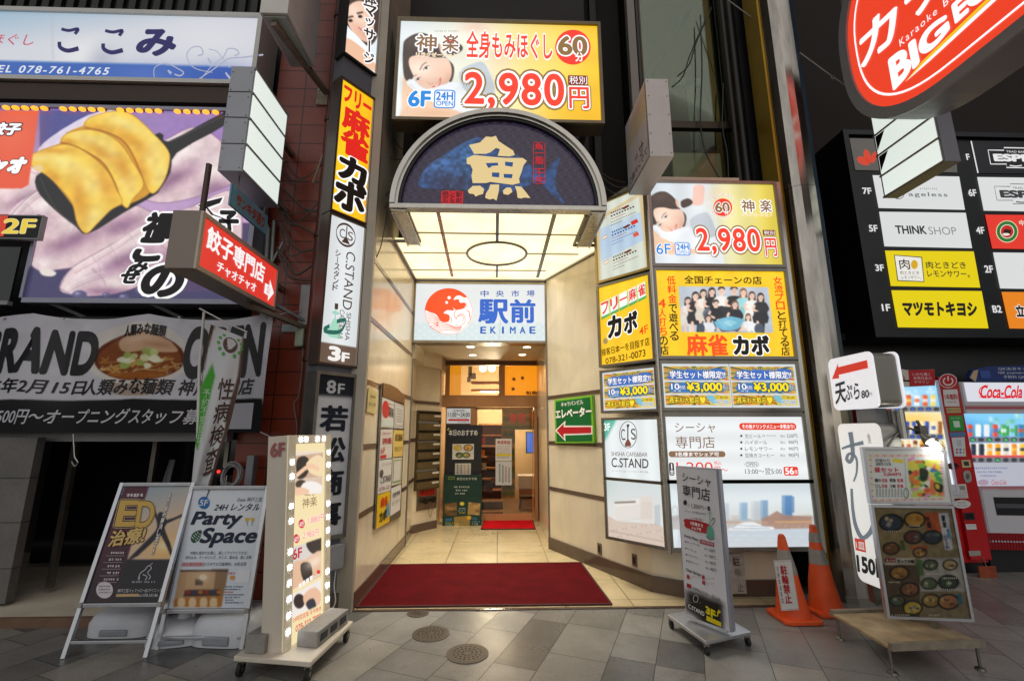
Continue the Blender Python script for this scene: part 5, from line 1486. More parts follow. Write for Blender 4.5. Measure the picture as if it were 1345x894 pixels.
gold([(380,570),(410,530),(520,502),(600,520),(690,600),(760,680),(765,740),(740,820),(690,875),(650,820),(610,720),(560,640),(480,595)],[(560,560,120,30,25),(690,700,60,90,-20),(720,800,40,50,0)],[(600,640,120,30,35),(450,580,60,16,15),(640,770,30,90,-25)])
c.line(A([(385,578),(480,598),(560,640),(610,720),(650,820)]),7,'#a8620e',.8,4)
gold([(275,640),(300,605),(390,585),(480,605),(545,650),(600,730),(650,830),(600,900),(575,940),(545,910),(520,830),(470,740),(400,690),(330,655)],[(400,630,110,26,20),(580,830,40,80,-20),(500,700,60,40,30)],[(460,690,110,24,35),(560,760,30,90,-25),(310,640,40,14,10)])
c.line(A([(275,645),(330,658),(400,692),(470,742),(520,830),(545,912)]),8,'#a8620e',.85,4)
gold([(128,720),(150,695),(270,655),(340,662),(420,710),(490,780),(530,860),(552,915),(500,950),(440,1010),(390,1054),(350,1010),(330,930),(300,880),(220,800),(150,755)],[(300,740,120,40,30),(420,830,90,60,30),(420,980,50,50,0),(180,715,40,16,0)],[(360,900,40,120,-20),(250,680,80,14,0),(480,830,40,90,-30),(240,800,60,20,40)])
c.poly(A([(150,755),(185,745),(195,765),(180,780)]),'#f0d7a0',.9,3)
# orange panel at the left
c.poly(A([(-900,490),(176,502),(130,835),(100,852),(-900,848)]),'#ee5a3a'); c.blob(60,-140,100,100,'#f47350',.6)
# cut out the corner hidden by the floor box: real outline of the board
wx = c.X / c.w * s.w + s.TL.x; wz = s.TL.z - c.Y / c.h * s.h
zc = onY(20,283,4.5).z
c.keep = ~((wx < xl) & (wz < zc))
s.face(t,"picture_face",.25); s.use(cB)
s.text("ャオ",(-20,-42,104,28),'#ffffff',.09,[('#3a2018',.04)],3,shear=.15); s.text("餃子",(-30,-200,88,-146),'#ffffff',.06,[('#241a3a',.08)],3,shear=.2)
L_ = [('#ffffff',.07)]
def bt(ch,x0,y0,x1,y1,sh=.2): s.text(ch,(x0,y0,x1,y1),'#120e10',.06,L_,3,shear=sh)
bt("福",668,208,775,318); bt("こ",628,322,722,420); bt("み",596,418,664,476); bt("せ",556,466,622,522); bt("の",664,448,812,578,.1); bt("子",1000,200,1070,290,-.2)
s.poly([(885,175),(930,150),(1015,130),(1005,165),(950,190),(975,205),(1060,235),(1040,270),(1010,235),(960,225),(955,250),(985,260),(965,205),(930,190)],'#ffffff',2.4); s.poly([(892,174),(930,156),(1008,136),(995,162),(940,182),(965,212),(1050,245),(1030,262),(1000,230),(955,215),(930,182)],'#120e10',3)
s.letters(t)
m = MB()
for (x0,z0,x1,z1) in ((xl,b0.z - .05,b0.x + .05,b0.z),(b0.x,b0.z,b0.x + .05,a0.z),(xl - .03,b0.z,xl,zc),(-6.25,a0.z,b0.x + .05,a0.z + .04)):
 m.box((x0,4.47,z0),(x1,4.70,z1))
m.build("frame",pbr("lilac_frame",'#9a9cae',.4,.2,.08,4),t)
m = MB(); m.box((xl,4.505,b0.z),(b0.x,4.70,a0.z)); m.box((-6.2,4.505,zc),(xl - .001,4.70,a0.z)); m.build("back_box",GREY_PAINT,t)
for px in (0,130,290):
 p = onY(px + 120,412,4.62)
 m = MB(); m.beam((p.x - .35,4.5,b0.z - .03),(p.x,4.9,b0.z - .22),.03,.03); m.build("stay",GREY_PAINT,t)
# 2F box
t = thing("floor_number_box","black box with yellow 2F in the corner of the dumpling billboard","sign",onY(20,318,4.38))
s = Sheet.front(4.38,-60,283,50,313,.8)
s.face(t,"face",mat=ink('#121212',None)); s.use(cB); s.text("2F",(28,234,152,298),'#f2d44a',.025,[('#f8eec0',.02)],3); s.rect(-100,210,18,312,'#d8442e',2)
s.letters(t); s.cabinet(t,.04,GREY_PAINT,.012,.008)
t = thing("window_panel","dark glass window below the 2F box","window",onY(10,395,4.45))
p0 = onY(33,325,4.45); p1 = onY(33,396,4.45)
m = MB(); m.box((-7,4.44,p1.z),(p0.x - .03,4.46,p0.z)); m.build("pane",pbr("night_glass",'#101416',.08,0,.1,2),t)
m = MB(); m.box((-7,4.42,p1.z - .04),(p0.x - .02,4.47,p1.z)); m.build("sill",GREY_PAINT,t)
# opening banner
t = thing("banner","long white and black cloth banner announcing a GRAND OPEN around a bowl of noodles","banner",(-3.6,4.4,2))
s = Sheet((-5.6,4.40,2.66),(1,0,0),(0,0,-1),onY(350,500,4.4).x + 5.6,2.66 - 1.53,None)
c = rmap(s,s.canvas(130),cC)
c.rect(-900,0,1300,700,'#d3d2da'); c.poly([(-900,438),(1190,430),(1190,600),(-900,600)],'#131216')
c.blob(300,200,140,180,'#dfdee6',.6); c.blob(60,120,90,200,'#c4c3cf',.5)
# bowl
c.poly([(395,220),(420,130),(500,90),(620,78),(740,95),(815,140),(850,230),(840,290),(760,340),(720,400),(620,420),(510,400),(470,340),(405,290)],'#e4dcd6',1,4)
c.poly([(500,400),(480,345),(560,360),(700,358),(745,345),(720,398),(620,418)],'#b09a8a',.9,3)
c.ell(625,235,205,112,'#6a2f16'); c.ell(625,240,188,98,'#8a4a1f')
mk = [(625 + 200 * math.cos(w),235 + 108 * math.sin(w)) for w in np.linspace(0,6.283,30,endpoint=False)]
c.clip(mk)
rr_ = random.Random(3)
for k in range(60):
 x = rr_.uniform(430,800); y = rr_.uniform(230,320); c.line([(x,y),(x + rr_.uniform(-30,30),y + 14),(x + rr_.uniform(20,60),y + rr_.uniform(-8,14))],5,('#e2b868','#c8923f','#f0d492')[k % 3],.85,3)
c.poly([(530,170),(560,140),(650,128),(740,140),(785,180),(790,205),(680,215),(560,210)],'#d9b08e',1,4); c.blob(620,155,80,20,'#efcdb0',.8); c.blob(720,180,60,14,'#b98862',.7)
for k in range(16):
 x = rr_.uniform(540,720); y = rr_.uniform(205,285); c.ell(x,y,rr_.uniform(16,34),rr_.uniform(10,20),('#e8eab8','#cfd890','#f4f4d8','#a9bc62')[k % 4],.95)
c.poly([(480,325),(500,305),(640,310),(745,305),(730,335),(620,345)],'#a8601e',.9,3)
c.clip(); c.noise(10,.03,2)
s.use(cC)
for body,b,col in (("GRAND",(-90,112,412,304),'#17161a'),("OPEN",(848,96,1175,318),'#17161a')): s.text(body,b,col,.05,(),3,sp=1.05)
s.text("2025年2月15日",(-150,336,380,404),'#1c1b20',.02,(),3,shear=.15); s.text("人類みな麺類 神戸三宮店",(388,334,1140,410),'#1c1b20',.02,(),3,shear=.12)
s.text("時給1500円〜オープニングスタッフ募集中",(-150,474,1010,545),'#cfced6',.015,(),3,shear=.18)
s.text("人類みな麺類",(566,88,742,140),'#17120f',.03,(),3)
s.rect(1052,450,1136,568,'#c9c8d2',3)
o1 = s.face(t,"cloth",.8); o2 = s.letters(t)
def ripple(o,origin):
 me = o.data
 for v in me.vertices:
  x = v.co.x; z = v.co.z
  v.co.y += .018 * math.sin(x * 5.2 + z * 1.5) + .012 * math.sin(x * 11 + 1 + z * 4) + .02 * math.sin(z * 3)
  # scalloped hang between its ties
  f = (z - 1.53) / 1.13
  ph_ = ((x + 5.6) % 1.1) / 1.1
  v.co.z -= .05 * f * (4 * ph_ * (1 - ph_)) - .015
 me.update()
 me.polygons.foreach_set("use_smooth",[True] * len(me.polygons))
ripple(o1,0); ripple(o2,0)
m = MB()
for x in (-4.75,-4.2,-3.1,-2.27): m.lathe([(.018,-.004),(.018,.004)],(x,4.39,2.64 if x > -4 else 2.62),12)
m.build("eyelet",STEEL,t)
m = MB(); m.tube(spline([(-2.21,4.39,1.55),(-2.05,4.30,1.50),(-1.85,4.22,1.47),(-1.66,4.12,1.50)],5,False),.004,5)
m.tube(spline([(-2.22,4.39,2.64),(-2.15,4.5,2.72),(-2.1,4.74,2.80)],5,False),.004,5); m.build("tie_cord",pbr("white_rope",'#bdbdbd',.7),t)
t = thing("hook","thin bent wire hook dangling below the banner","hook",onY(96,585,4.38))
m = MB(); m.tube(spline([onY(96,570,4.38),onY(97,588,4.38),onY(98,600,4.38),onY(102,607,4.38),onY(98,612,4.38),onY(94,606,4.38)],5,False),.006,6); m.build("wire",STEEL,t,smooth=True)
# hanging flag on its pole
t = thing("nobori_flag","narrow white banner flag with brown and green edges twisting on a thin white pole","flag",onZ(250,835))
FYY = 3.98
base = onZ(246,830); pole_top = onY(268,410,FYY)
m = MB(); m.tube([onY(262,480,FYY),pole_top],.011,10); m.tube([onY(262,480,FYY),Vector((onY(256,800,FYY).x,FYY,.12))],.013,10); m.build("pole",WHITE_PAINT,t,smooth=True)
m = MB(); m.tube([onY(262,405,FYY),onY(298,424,FYY),onY(325,436,FYY)],.006,8); m.build("cross_arm",WHITE_PAINT,t,smooth=True)
m = MB()
for (px,py) in ((300,428),(323,437)): p = onY(px,py,FYY); m.tube([p,p - Vector((0,0,.05))],.008,6)
m.build("loop",WHITE_PAINT,t)
# cloth from left edge / right edge polylines (photo points on the pole's plane), folded in depth
Lp = [(277,426),(272,450),(266,490),(262,530),(258,570),(254,610),(250,650),(247,668)]
Rp = [(322,444),(320,462),(316,495),(309,528),(301,560),(290,592),(276,640),(268,662)]
nu,nv = 26,90
Ls = spline(Lp,16,False); Rs = spline(Rp,16,False)
def flag_pt(u,v,dn=0.0):
 i = v * (len(Ls) - 1); k = min(int(i),len(Ls) - 2); f = i - k
 a = Vector(Ls[k]).lerp(Vector(Ls[k + 1]),f); b = Vector(Rs[k]).lerp(Vector(Rs[k + 1]),f)
 p = a.lerp(b,u)
 y = FYY + .035 * math.sin(6.5 * u + 5 * v) * (.3 + v) + .05 * (u - .5) * math.cos(3 * v) - .02
 q = onY(p.x,p.y,y); d = (EYE - q).normalized()
 return q + d * dn
cv = Canvas(nu,nv,'#dedfe2'); cv.map = lambda x,y: (x * nu,y * nv)
cv.poly([(0,0),(.14,0),(.02,.35),(0,.4)],'#5c4438'); cv.poly([(.95,.0),(1,0),(1,1),(.86,1),(.9,.6),(.84,.5),(.93,.3)],'#5c4438')
cv.poly([(.0,.36),(.24,.24),(.36,.3),(.22,.5),(.12,.66),(0,.62)],'#4fae3a')
me = bpy.data.meshes.new("cloth")
vs = [tuple(flag_pt(i / nu,j / nv)) for j in range(nv + 1) for i in range(nu + 1)]
fs = [(j * (nu + 1) + i,(j + 1) * (nu + 1) + i,(j + 1) * (nu + 1) + i + 1,j * (nu + 1) + i + 1) for j in range(nv) for i in range(nu)]
me.from_pydata(vs,[],fs)
at = me.color_attributes.new("print",'FLOAT_COLOR','POINT')
for j in range(nv + 1):
 for i in range(nu + 1):
  col = lin(tuple(float(x) for x in cv.a[min(j,nv - 1),min(i,nu - 1)])); at.data[j * (nu + 1) + i].color = (*col,1)
me.materials.append(art_mat(None,.8)); me.polygons.foreach_set("use_smooth",[True] * len(fs))
part("cloth",me,t)
def flag_text(body,u0,v0,u1,v1,col,bold=.03,name="lettering"):
 vs,fs = [],[]
 n = len(body)
 for i,ch in enumerate(body):
  co,ff = text_mesh(ch,bold); lo,hi = co.min(0),co.max(0)
  k = len(vs); a = v0 + (v1 - v0) * i / n; b = v0 + (v1 - v0) * (i + .9) / n
  for x,y in (co - lo) / np.maximum(hi - lo,1e-4): vs.append(tuple(flag_pt(u0 + (u1 - u0) * float(x),b + (a - b) * float(y),.004)))
  fs += [tuple(q + k for q in f) for f in ff]
 me = bpy.data.meshes.new(name); me.from_pydata(vs,[],fs); me.materials.append(ink(col)); part(name,me,t)
flag_text("性病検査",.45,.30,.88,.80,'#53392f',.01); flag_text("予約不要即日",.06,.36,.26,.62,'#d8f0d0',.0)
m = MB(); vs = [tuple(flag_pt(.62 + .2 * math.cos(w),.115 + .055 * math.sin(w),.003)) for w in np.linspace(0,6.283,24,endpoint=False)]; m.add(vs,[tuple(range(24))])
m.build("emblem",ink('#5a3f34'),t,fix=False)
flag_text("性ク",.52,.07,.72,.155,'#e8e0da',.0,"emblem_lettering")
m = MB()
for sx in (-1,1):
 for k in range(5):
  w = R(-50 + 28 * k); cx2 = .62 + sx * .32 * math.cos(w); cy2 = .115 + .075 * math.sin(w)
  vs = [tuple(flag_pt(min(.97,cx2 + .05 * math.cos(q)),cy2 + .012 * math.sin(q),.003)) for q in np.linspace(0,6.283,8,endpoint=False)]; m.add(vs,[tuple(range(8))])
m.build("laurel",ink('#5fae4c'),t,fix=False)
# projecting signs over the street, left
def proj_box(name,label,x0,x1,y0,y1,z0,z1,mat,cat="lit sign"):
 t = thing(name,label,cat,((x0 + x1) / 2,y1,z0))
 return t
t = proj_box("projecting_sign","blank white box sign on a rusty steel arm, above the four panel box",-2.26,-2.0,3.65,4.30,5.4,7.2,None)
m = MB(); m.box((-2.26,3.65,5.4),(-2.0,4.30,7.4)); m.build("cabinet",pbr("old_white_box",'#d8d5ce',.5,.1,.1,3),t,bevel=.008)
m = MB(); m.box((-2.235,3.68,5.385),(-2.025,4.27,5.397)); m.build("bottom_plate",pbr("soffit_plate",'#b5beb4',.5,.2,.1,4),t)
m = MB(); m.beam((-2.16,3.72,5.36),(-2.02,4.70,5.42),.06,.05); m.build("support_arm",RUSTY,t,bevel=.004)
m = MB(); m.box((-2.15,4.742,5.30),(-1.96,4.757,5.52)); m.build("wall_plate",RUSTY,t)
m = MB()
for x in (-2.13,-1.98):
 for z in (5.33,5.49): m.tube([(x,4.735,z),(x,4.745,z)],.012,8)
m.build("bolt",STEEL_DARK,t)
t = thing("projecting_sign","grey projecting box with four blank glowing white panels above the blue street sign","lit sign",(-2.38,4.4,3.79))
m = MB(); m.box((-2.47,3.69,3.79),(-2.262,4.36,4.85)); m.build("cabinet",pbr("box_grey",'#a3a6ad',.45,.2,.08,4),t,bevel=.004)
gp = glow("white_panel",'#dfe9e2',.92)
for k in range(4):
 z0 = 3.815 + .26 * k
 m = MB(); m.box((-2.262,3.715,z0),(-2.255,4.335,z0 + .235)); m.build("light_panel",gp,t)
m = MB()
for k in range(5): m.box((-2.2615,3.692,3.79 + .2605 * k - .003),(-2.248,4.358,3.79 + .2605 * k + .018))
m.build("divider",GREY_PAINT,t)
m = MB()
for k in range(4):
 for x in (-2.45,-2.285):
  for z in (.035,.22): m.tube([(x,3.684,3.79 + .26 * k + z),(x,3.69,3.79 + .26 * k + z)],.006,6)
m.build("screw",STEEL_DARK,t)
m = MB()
for k in (1,2,3): m.box((-2.47,3.686,3.79 + .263 * k),(-2.262,3.6885,3.79 + .263 * k + .006))
m.build("seam",BLACK,t)
for z in (3.95,4.65):
 m = MB(); m.beam((-2.37,4.36,z),(-2.37,4.77,z),.05,.05); m.build("bracket",RUSTY,t)
t = thing("street_sign","small pale blue hanging plate with red katakana below the four panel box","sign",onY(330,280,4.1))
s = Sheet(onX(306,241,-2.33),(0,1,0),(0,0,-1),.62,.2,None)
c = s.canvas(60); c.rect(0,0,400,400,'#8cc8e0'); c.noise(6,.06,3); s.face(t,"plate_face",.4)
s.text("サンキタ通り",(.12,.25,.9,.78),'#b4584a',.04,[('#e6c8b8',.03)],3); s.letters(t); s.cabinet(t,.02,pbr("blue_plate",'#5b92a8',.4),.0,.0)
m = MB()
for f in (.08,.54): p = s.W((f,.01)); m.tube([p,p + Vector((0,0,.16))],.006,6)
m.build("hanger",STEEL_DARK,t)
t = thing("projecting_sign","red projecting dumpling shop sign with white characters and a grey front end","lit sign",(-2.3,4.4,2.7))
x0c,x1c,y0c,y1c,z0c,z1c = -2.43,-2.225,3.21,4.42,2.715,3.17
m = MB(); m.box((x0c,y0c,z0c),(x1c,y1c,z1c)); m.build("cabinet",pbr("taupe_box",'#8a7d72',.4,.2,.08,4),t,bevel=.004)
s = Sheet((x1c + .003,y0c + .04,z1c - .035),(0,1,0),(0,0,-1),y1c - y0c - .07,z1c - z0c - .07,.9)
c = s.canvas(90); c.rect(-5,-5,900,900,'#e8392c'); c.blob(c.w * .3,c.h * .5,c.w * .3,c.h * .5,'#f04a3a',.5); s.face(t,"face",.25)
s.text("餃子専門店",(.05,.10,.80,.56),'#ffffff',.03,(),3); s.text("チャオチャオ",(.19,.68,.70,.90),'#ffffff',.02,(),3)
s.poly([(.83,.52),(.9,.52),(.9,.36),(.985,.64),(.9,.92),(.9,.78),(.83,.78)],'#ffffff',3); s.vtext("右折",(.86,.54,.92,.76),'#e8392c',.0,(),4)
s.letters(t)
m = MB()
for (ya,za,yb,zb) in ((y0c,z1c - .036,y1c,z1c - .002),(y0c,z0c + .002,y1c,z0c + .036),(y0c,z0c + .037,y0c + .034,z1c - .037),(y1c - .03,z0c + .037,y1c,z1c - .037)): m.box((x1c + .001,ya,za),(x1c + .02,yb,zb))
m.build("rim",pbr("cream_rim",'#c3b6a4',.45,.1,.05,4),t)
m = MB(); m.tube([(-2.36,3.42,3.17),(-2.36,3.42,3.68)],.022,10); m.build("hanger_rod",BROWN_METAL,t,smooth=True)
m = MB(); m.beam((-2.33,4.42,3.05),(-2.33,4.76,3.05),.05,.05); m.beam((-2.3,4.1,2.69),(-2.02,4.74,2.62),.05,.04); m.build("support_arm",RUSTY,t)
m = MB(); m.box((-2.12,4.742,2.58),(-1.99,4.757,3.1)); m.box((-2.28,4.742,2.58),(-1.98,4.7565,2.66)); m.build("wall_plate",pbr("zinc_plate",'#98a0a2',.45,.5,.15,9),t)
# small fittings on the pier
t = thing("conduit_box","small pale green capsule shaped box hanging by a wire on the tiled pier","box",onY(394,442,4.7))
p = onY(394,443,4.70); m = MB(); m.box((p.x - .045,4.67,p.z - .1),(p.x + .045,4.73,p.z + .1)); m.build("cover",pbr("pale_green_plastic",'#a9b5a0',.5),t,bevel=.02)
m = MB(); m.tube(spline([onY(398,430,4.71),onY(397,480,4.72),onY(392,520,4.72),onY(386,530,4.72),onY(390,560,4.72),onY(388,590,4.72)],6,False),.005,6); m.build("wire",pbr("grey_wire",'#8b8478',.6),t,smooth=True)
t = thing("wall_conduit","zinc conduits climbing the tiled pier behind the red dumpling sign","bracket",onY(350,330,4.72))
for (a,b,r_) in (((352,300),(345,420),.03),((360,290),(352,420),.02),((372,318),(357,345),.014),((338,270),(352,300),.02)):
 m = MB(); m.tube([onY(*a,4.70),onY(*b,4.70)],r_,10); m.build("conduit",pbr("zinc_conduit",'#8f938f',.45,.5,.15,9),t,smooth=True)
def cable(label,pts,r=.008,Y=4.70,mat=None,group="loose cables on the pier"):
 P_ = [onY(x,y,Y + (z if z else 0)) for x,y,z in pts]
 t = thing("cable",label,"cable",P_[0],group=group)
 m = MB(); m.tube(spline(P_,6,False),r,6); m.build("sheath",mat or pbr("grey_cable",'#4a463f',.6,0,.15,8),t,smooth=True)
LC = "one of the loose grey cables looping across the tiled pier beside the four panel sign"
cr = random.Random(5)
for k in range(11):
 y0 = 196 + 14 * k
 cable(LC,[(366 + cr.uniform(-3,4),y0 + cr.uniform(-10,8),-.02),(378 + cr.uniform(-4,4),y0 + 18 + cr.uniform(-8,10),-.05),(396 + cr.uniform(-5,5),y0 + 26 + cr.uniform(-14,14),-.04),(430 + cr.uniform(-6,6),y0 + 20 + cr.uniform(-20,20),-.03)],cr.choice([.006,.008,.012]))
cable("pale cable dropping in front of the tiled pier beside the yellow mahjong sign",[(440,120,-.05),(436,150,-.07),(431,180,-.08),(420,215,-.06),(411,240,-.04)],.009,4.7,pbr("pale_cable",'#9a8d76',.6),None)
LU = "one of the thin cables sagging between the turned column and the arched canopy"
for pts in ([(497,135,.1),(510,150,.3),(518,185,.4),(535,200,.5)],[(494,200,.1),(508,205,.3),(522,210,.4),(540,200,.5)],[(500,0,.0),(515,40,.1),(512,70,.1),(502,95,.1)],[(487,290,.1),(500,280,.2),(510,262,.25),(515,240,.3)],[(485,275,.1),(495,268,.2),(508,255,.25),(514,250,.3)],[(482,360,.0),(498,330,.05),(505,300,.1),(510,270,.1)]):
 cable(LU,pts,.006,4.5,None,"thin cables beside the canopy")
# ================================================================== dark building, glazed stair wall and steel pillar on the right
DB = thing("dark_building","black unlit building behind the steel pillar, tenant directory and vending machines","building",(5,6,0))
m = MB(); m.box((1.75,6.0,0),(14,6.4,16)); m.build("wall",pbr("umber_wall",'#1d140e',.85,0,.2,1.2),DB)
m = MB(); m.box((3.55,5.92,0),(14,5.996,2.75)); m.build("lower_panel",pbr("black_panel",'#14151a',.3,0,.15,2),DB)
m = MB(); m.box((3.7,5.86,2.75),(14,5.93,2.85)); m.build("panel_rail",DARK,DB)
m = MB(); m.box((3.12,5.0,0),(3.3,5.9,12)); m.build("return_wall",pbr("black_return",'#0e0e11',.4,0,.15,2),DB)
t = thing("paper_notice","small pink and blue notice taped to the black wall behind the steel pillar","notice",onY(1082,585,5.1))
s = Sheet.front(4.99,1079,567,1089,602); s.face(t,"sheet",mat=ink('#c9a8bd')); s.rect(0,0,1,.12,'#2f6fc0',1); s.scribble(.1,.3,.3,.9,'#8a4a6a',3,2,vertical=True); s.letters(t)
GW = thing("glazed_wall","dim glazed stairwell wall with olive panes above the lightbox stack","building",(2.5,5.3,4.3))
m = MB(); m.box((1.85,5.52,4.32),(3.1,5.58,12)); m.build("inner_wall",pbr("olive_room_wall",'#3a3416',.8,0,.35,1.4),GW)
m = MB(); m.box((2.3,5.40,4.35),(2.95,5.44,5.2)); m.build("reflection_panel",pbr("pale_reflection",'#9c9c8e',.6,0,.12,3),GW)  # pale panel stands for the lightbox reflected in the lower pane
GWG = glass("window_glass",(.85,.9,.8),.03,.0,.35)
for (z0,z1) in ((4.34,5.42),(5.56,11)):
 m = MB(); m.box((1.93,5.245,z0),(3.05,5.252,z1)); m.build("pane",GWG,GW)
m = MB(); m.box((1.93,5.21,5.44),(3.05,5.29,5.54)); m.build("transom",pbr("bronze_frame",'#3c352a',.4,.6,.15,5),GW)
for x in (1.86,3.05):
 m = MB(); m.box((x,5.20,4.3),(x + .06,5.30,12)); m.build("mullion",pbr("bronze_frame2",'#4a4129',.4,.5,.15,5),GW)
m = MB(); m.box((1.70,5.08,4.0),(1.80,5.18,12)); m.build("pale_post",pbr("grey_post",'#7a766e',.5,.2,.1,3),GW)
for k,(x_,r_) in enumerate(((3.12,.05),(3.02,.035),(1.84,.03))):
 m = MB(); m.tube([(x_,5.12,4.35),(x_,5.12,12)],r_,12); m.build("drain_pipe",pbr("dark_pipe",'#2a2622',.45,.2,.2,4),GW,smooth=True)
for k,P_ in enumerate(([(920,20,0),(922,90,0),(920,160,0),(927,200,-.05),(946,236,-.1)],[(950,110,0),(949,165,0),(955,200,-.05),(957,236,-.1)],[(935,10,0),(915,55,.0),(905,85,0),(890,100,0)])):
 cable("thin dark cable hanging in front of the dim glazed stairwell wall",P_,.009,5.15,BLACK,"cables on the glazed wall")
m = MB(); m.tube([(2.0,5.49,6.3),(2.75,5.49,7.6)],.04,8); m.build("stair_rail",DARK,GW)
m = MB(); m.box((2.6,5.47,5.3),(2.72,5.51,6.4)); m.box((2.45,5.47,6.3),(2.85,5.51,6.42)); m.build("wall_bracket",pbr("teal_grey",'#55605c',.5),GW)
t = thing("steel_pillar","tall polished steel faceted pillar between the lightbox stack and the directory","pillar",(3.4,4.6,0))
pf = [(3.20,4.60),(3.23,4.50),(3.30,4.455),(3.38,4.45),(3.46,4.455),(3.53,4.49),(3.57,4.56),(3.57,4.8),(3.2,4.8)]
m = MB(); m.plan(pf,0,4.2); m.plan([(x,y + .004) for x,y in pf],4.206,10)
PSTEEL = pbr("pillar_steel",'#a8a298',.16,1.0,.35,9,streak=True)
m.build("shaft",PSTEEL,t,bevel=.0)
m = MB(); m.plan([(3.19,4.61),(3.22,4.495),(3.30,4.445),(3.46,4.445),(3.54,4.485),(3.58,4.56),(3.58,4.8),(3.19,4.8)],0,.06); m.build("base_collar",STEEL_DARK,t)
m = MB(); m.box((3.17,4.62,0),(3.197,4.9,10)); m.build("reflection_strip",pbr("yellow_reflection",'#b08a2c',.35,.7,.1,4),t)  # added gold strip stands for the yellow sign mirrored in the steel edge
# tenant directory
t = thing("tenant_directory","large black illuminated tenant directory board with white, yellow, red and orange panels","sign",(5.9,5.5,3.4))
xl_ = onY(1138,380,5.40).x; zt_ = onY(1110,172,5.40).z; zb_ = onY(1148,443,5.40).z
m = MB(); m.box((xl_,5.42,zb_),(9.5,5.95,zt_)); m.build("cabinet",pbr("satin_black",'#101012',.35,.2,.1,3),t,bevel=.01)
m = MB()
for b in ((xl_,zb_,9.5,zb_ + .07),(xl_,zt_ - .07,9.5,zt_),(xl_,zb_ + .07,xl_ + .07,zt_ - .07)): m.box((b[0],5.37,b[1]),(b[2],5.419,b[3]))
m.build("rim",pbr("satin_black_rim",'#17171a',.3,.3,.1,3),t)
s = Sheet((xl_ + .07,5.415,zt_ - .07),(1,0,0),(0,0,-1),9.4 - xl_,zt_ - zb_ - .14,.82); s.use(cQ)
W_ = '#e4e6e6'
def panel(q,col,lay=1): s.poly([(q[0],q[1]),(q[2],q[3]),(q[4],q[5]),(q[6],q[7])],col,lay)
panel((160,92,560,100,568,222,182,212),'#5e5a55');
panel((618,102,1200,108,1220,232,646,224),'#1d1d1f',.8); s.line([(620,103),(646,224)],5,'#e8e8e8',2)
for q,col in (((247,232,575,237,597,363,270,356),W_),((272,370,600,374,624,508,292,501),W_),((294,517,630,520,655,657,316,651),'#f0d800'),((318,667,660,670,686,811,343,807),'#f0d800'),
    ((643,239,1250,246,1270,376,668,366),W_),((673,381,1270,386,1290,520,700,509),'#ee3b2c'),((703,524,1290,530,1310,670,730,660),W_),((735,673,1310,678,1330,822,765,811),'#f28a1c')):
 panel(q,col)
for b,tx in (((208,280,244,303),"7F"),((232,421,267,445),"5F"),((256,570,291,594),"3F"),((281,720,315,745),"1F"),((608,286,642,311),"6F"),((637,428,672,453),"4F"),((669,574,705,600),"2F"),((699,725,737,751),"B2"),((600,152,616,174),"F")): s.text(tx,b,'#e8e8e8',.03,(),2)
for a in ((212,166,26,15,25),(228,148,13,26,-20),(252,152,10,24,20)):
 s.poly([(a[0] + a[2] * math.cos(w) * math.cos(R(a[4])) - a[3] * math.sin(w) * math.sin(R(a[4])),a[1] + a[2] * math.cos(w) * math.sin(R(a[4])) + a[3] * math.sin(w) * math.cos(R(a[4])) + 12) for w in np.linspace(0,6.283,18,endpoint=False)],'#d8452e',2)
s.text("ageless",(382,296,532,318),'#5f6a6e',.01,(),2,sp=1.2); s.line([(345 + 22 * math.cos(w),300 + 22 * math.sin(w)) for w in np.linspace(0,6.283,24,endpoint=False)],3,'#6a7276',2,closed=True); s.line([(330,305),(345,296),(362,306)],3,'#6a7276',2,4); s.scribble(425,280,492,288,'#8a9296',3,2)
s.text("THINK",(332,423,452,454),'#2a2c2e',.03,(),2); s.text("SHOP",(456,427,567,458),'#7a8084',-.008,(),2)
s.poly([(328,533),(434,541),(443,636),(341,632)],'#26262a',2); s.poly([(331,536),(431,544),(440,633),(344,629)],'#f4f2ea',2.4)
s.text("肉",(345,549,390,588),'#2a2620',.01,(),3); s.ell(405,570,13,17,'#e0b020',3); s.text("肉ときどき",(350,594,424,608),'#2a2620',.0,(),3); s.text("レモンサワー。",(355,612,432,626),'#2a2620',.0,(),3)
s.text("肉ときどき",(447,558,602,586),'#2a2620',.015,(),2); s.text("レモンサワー。",(452,592,616,618),'#2a2620',.015,(),2)
s.text("マツモトキヨシ",(358,712,645,763),'#1d1a10',.06,(),2,shear=.12)
for dy,cl,bg in ((0,'#f0f0f0','#1d1d1f'),(137,'#3a3c3e',W_)):
 x0 = 684 + 24 * (dy > 0)
 s.line([(x0,137 + dy),(x0 + 60,138 + dy),(x0 + 60,128 + dy),(x0 + 230,131 + dy),(x0 + 230,205 + dy),(x0 + 70,203 + dy),(x0 + 70,190 + dy),(x0 + 10,190 + dy)],4 if dy == 0 else 2.5,cl,2,closed=True)
 s.text("ESPRESSO",(x0 + 22,153 + dy,x0 + 330,183 + dy),cl,.06,(),2.4); s.text("TRAD BAR",(x0 + 68,139 + dy,x0 + 142,148 + dy),cl,.0,(),2.4); s.line([(x0 + 82,195 + dy),(x0 + 105,198 + dy),(x0 + 128,195 + dy)],4,cl,2.4,4)
s.ell(756,445,42,42,'#e8e2c0',2); s.ell(756,445,39,39,'#2d7a2c',2.3); s.ell(756,445,27,27,'#f2efe0',2.6); s.ell(756,445,24,24,'#c62a1e',2.8); s.poly([(742,440),(752,436),(772,440),(768,455),(744,455)],'#2a1410',3); s.ell(752,456,14,5,'#f4f0e0',3.1)
s.text("中国料理",(800,402,900,424),'#f4ead8',.02,(),2); s.text("桃花",(815,580,880,622),'#e07a98',-.01,(),2); s.text("立呑み",(785,724,900,768),'#221408',.05,[('#ffffff',.06)],2)
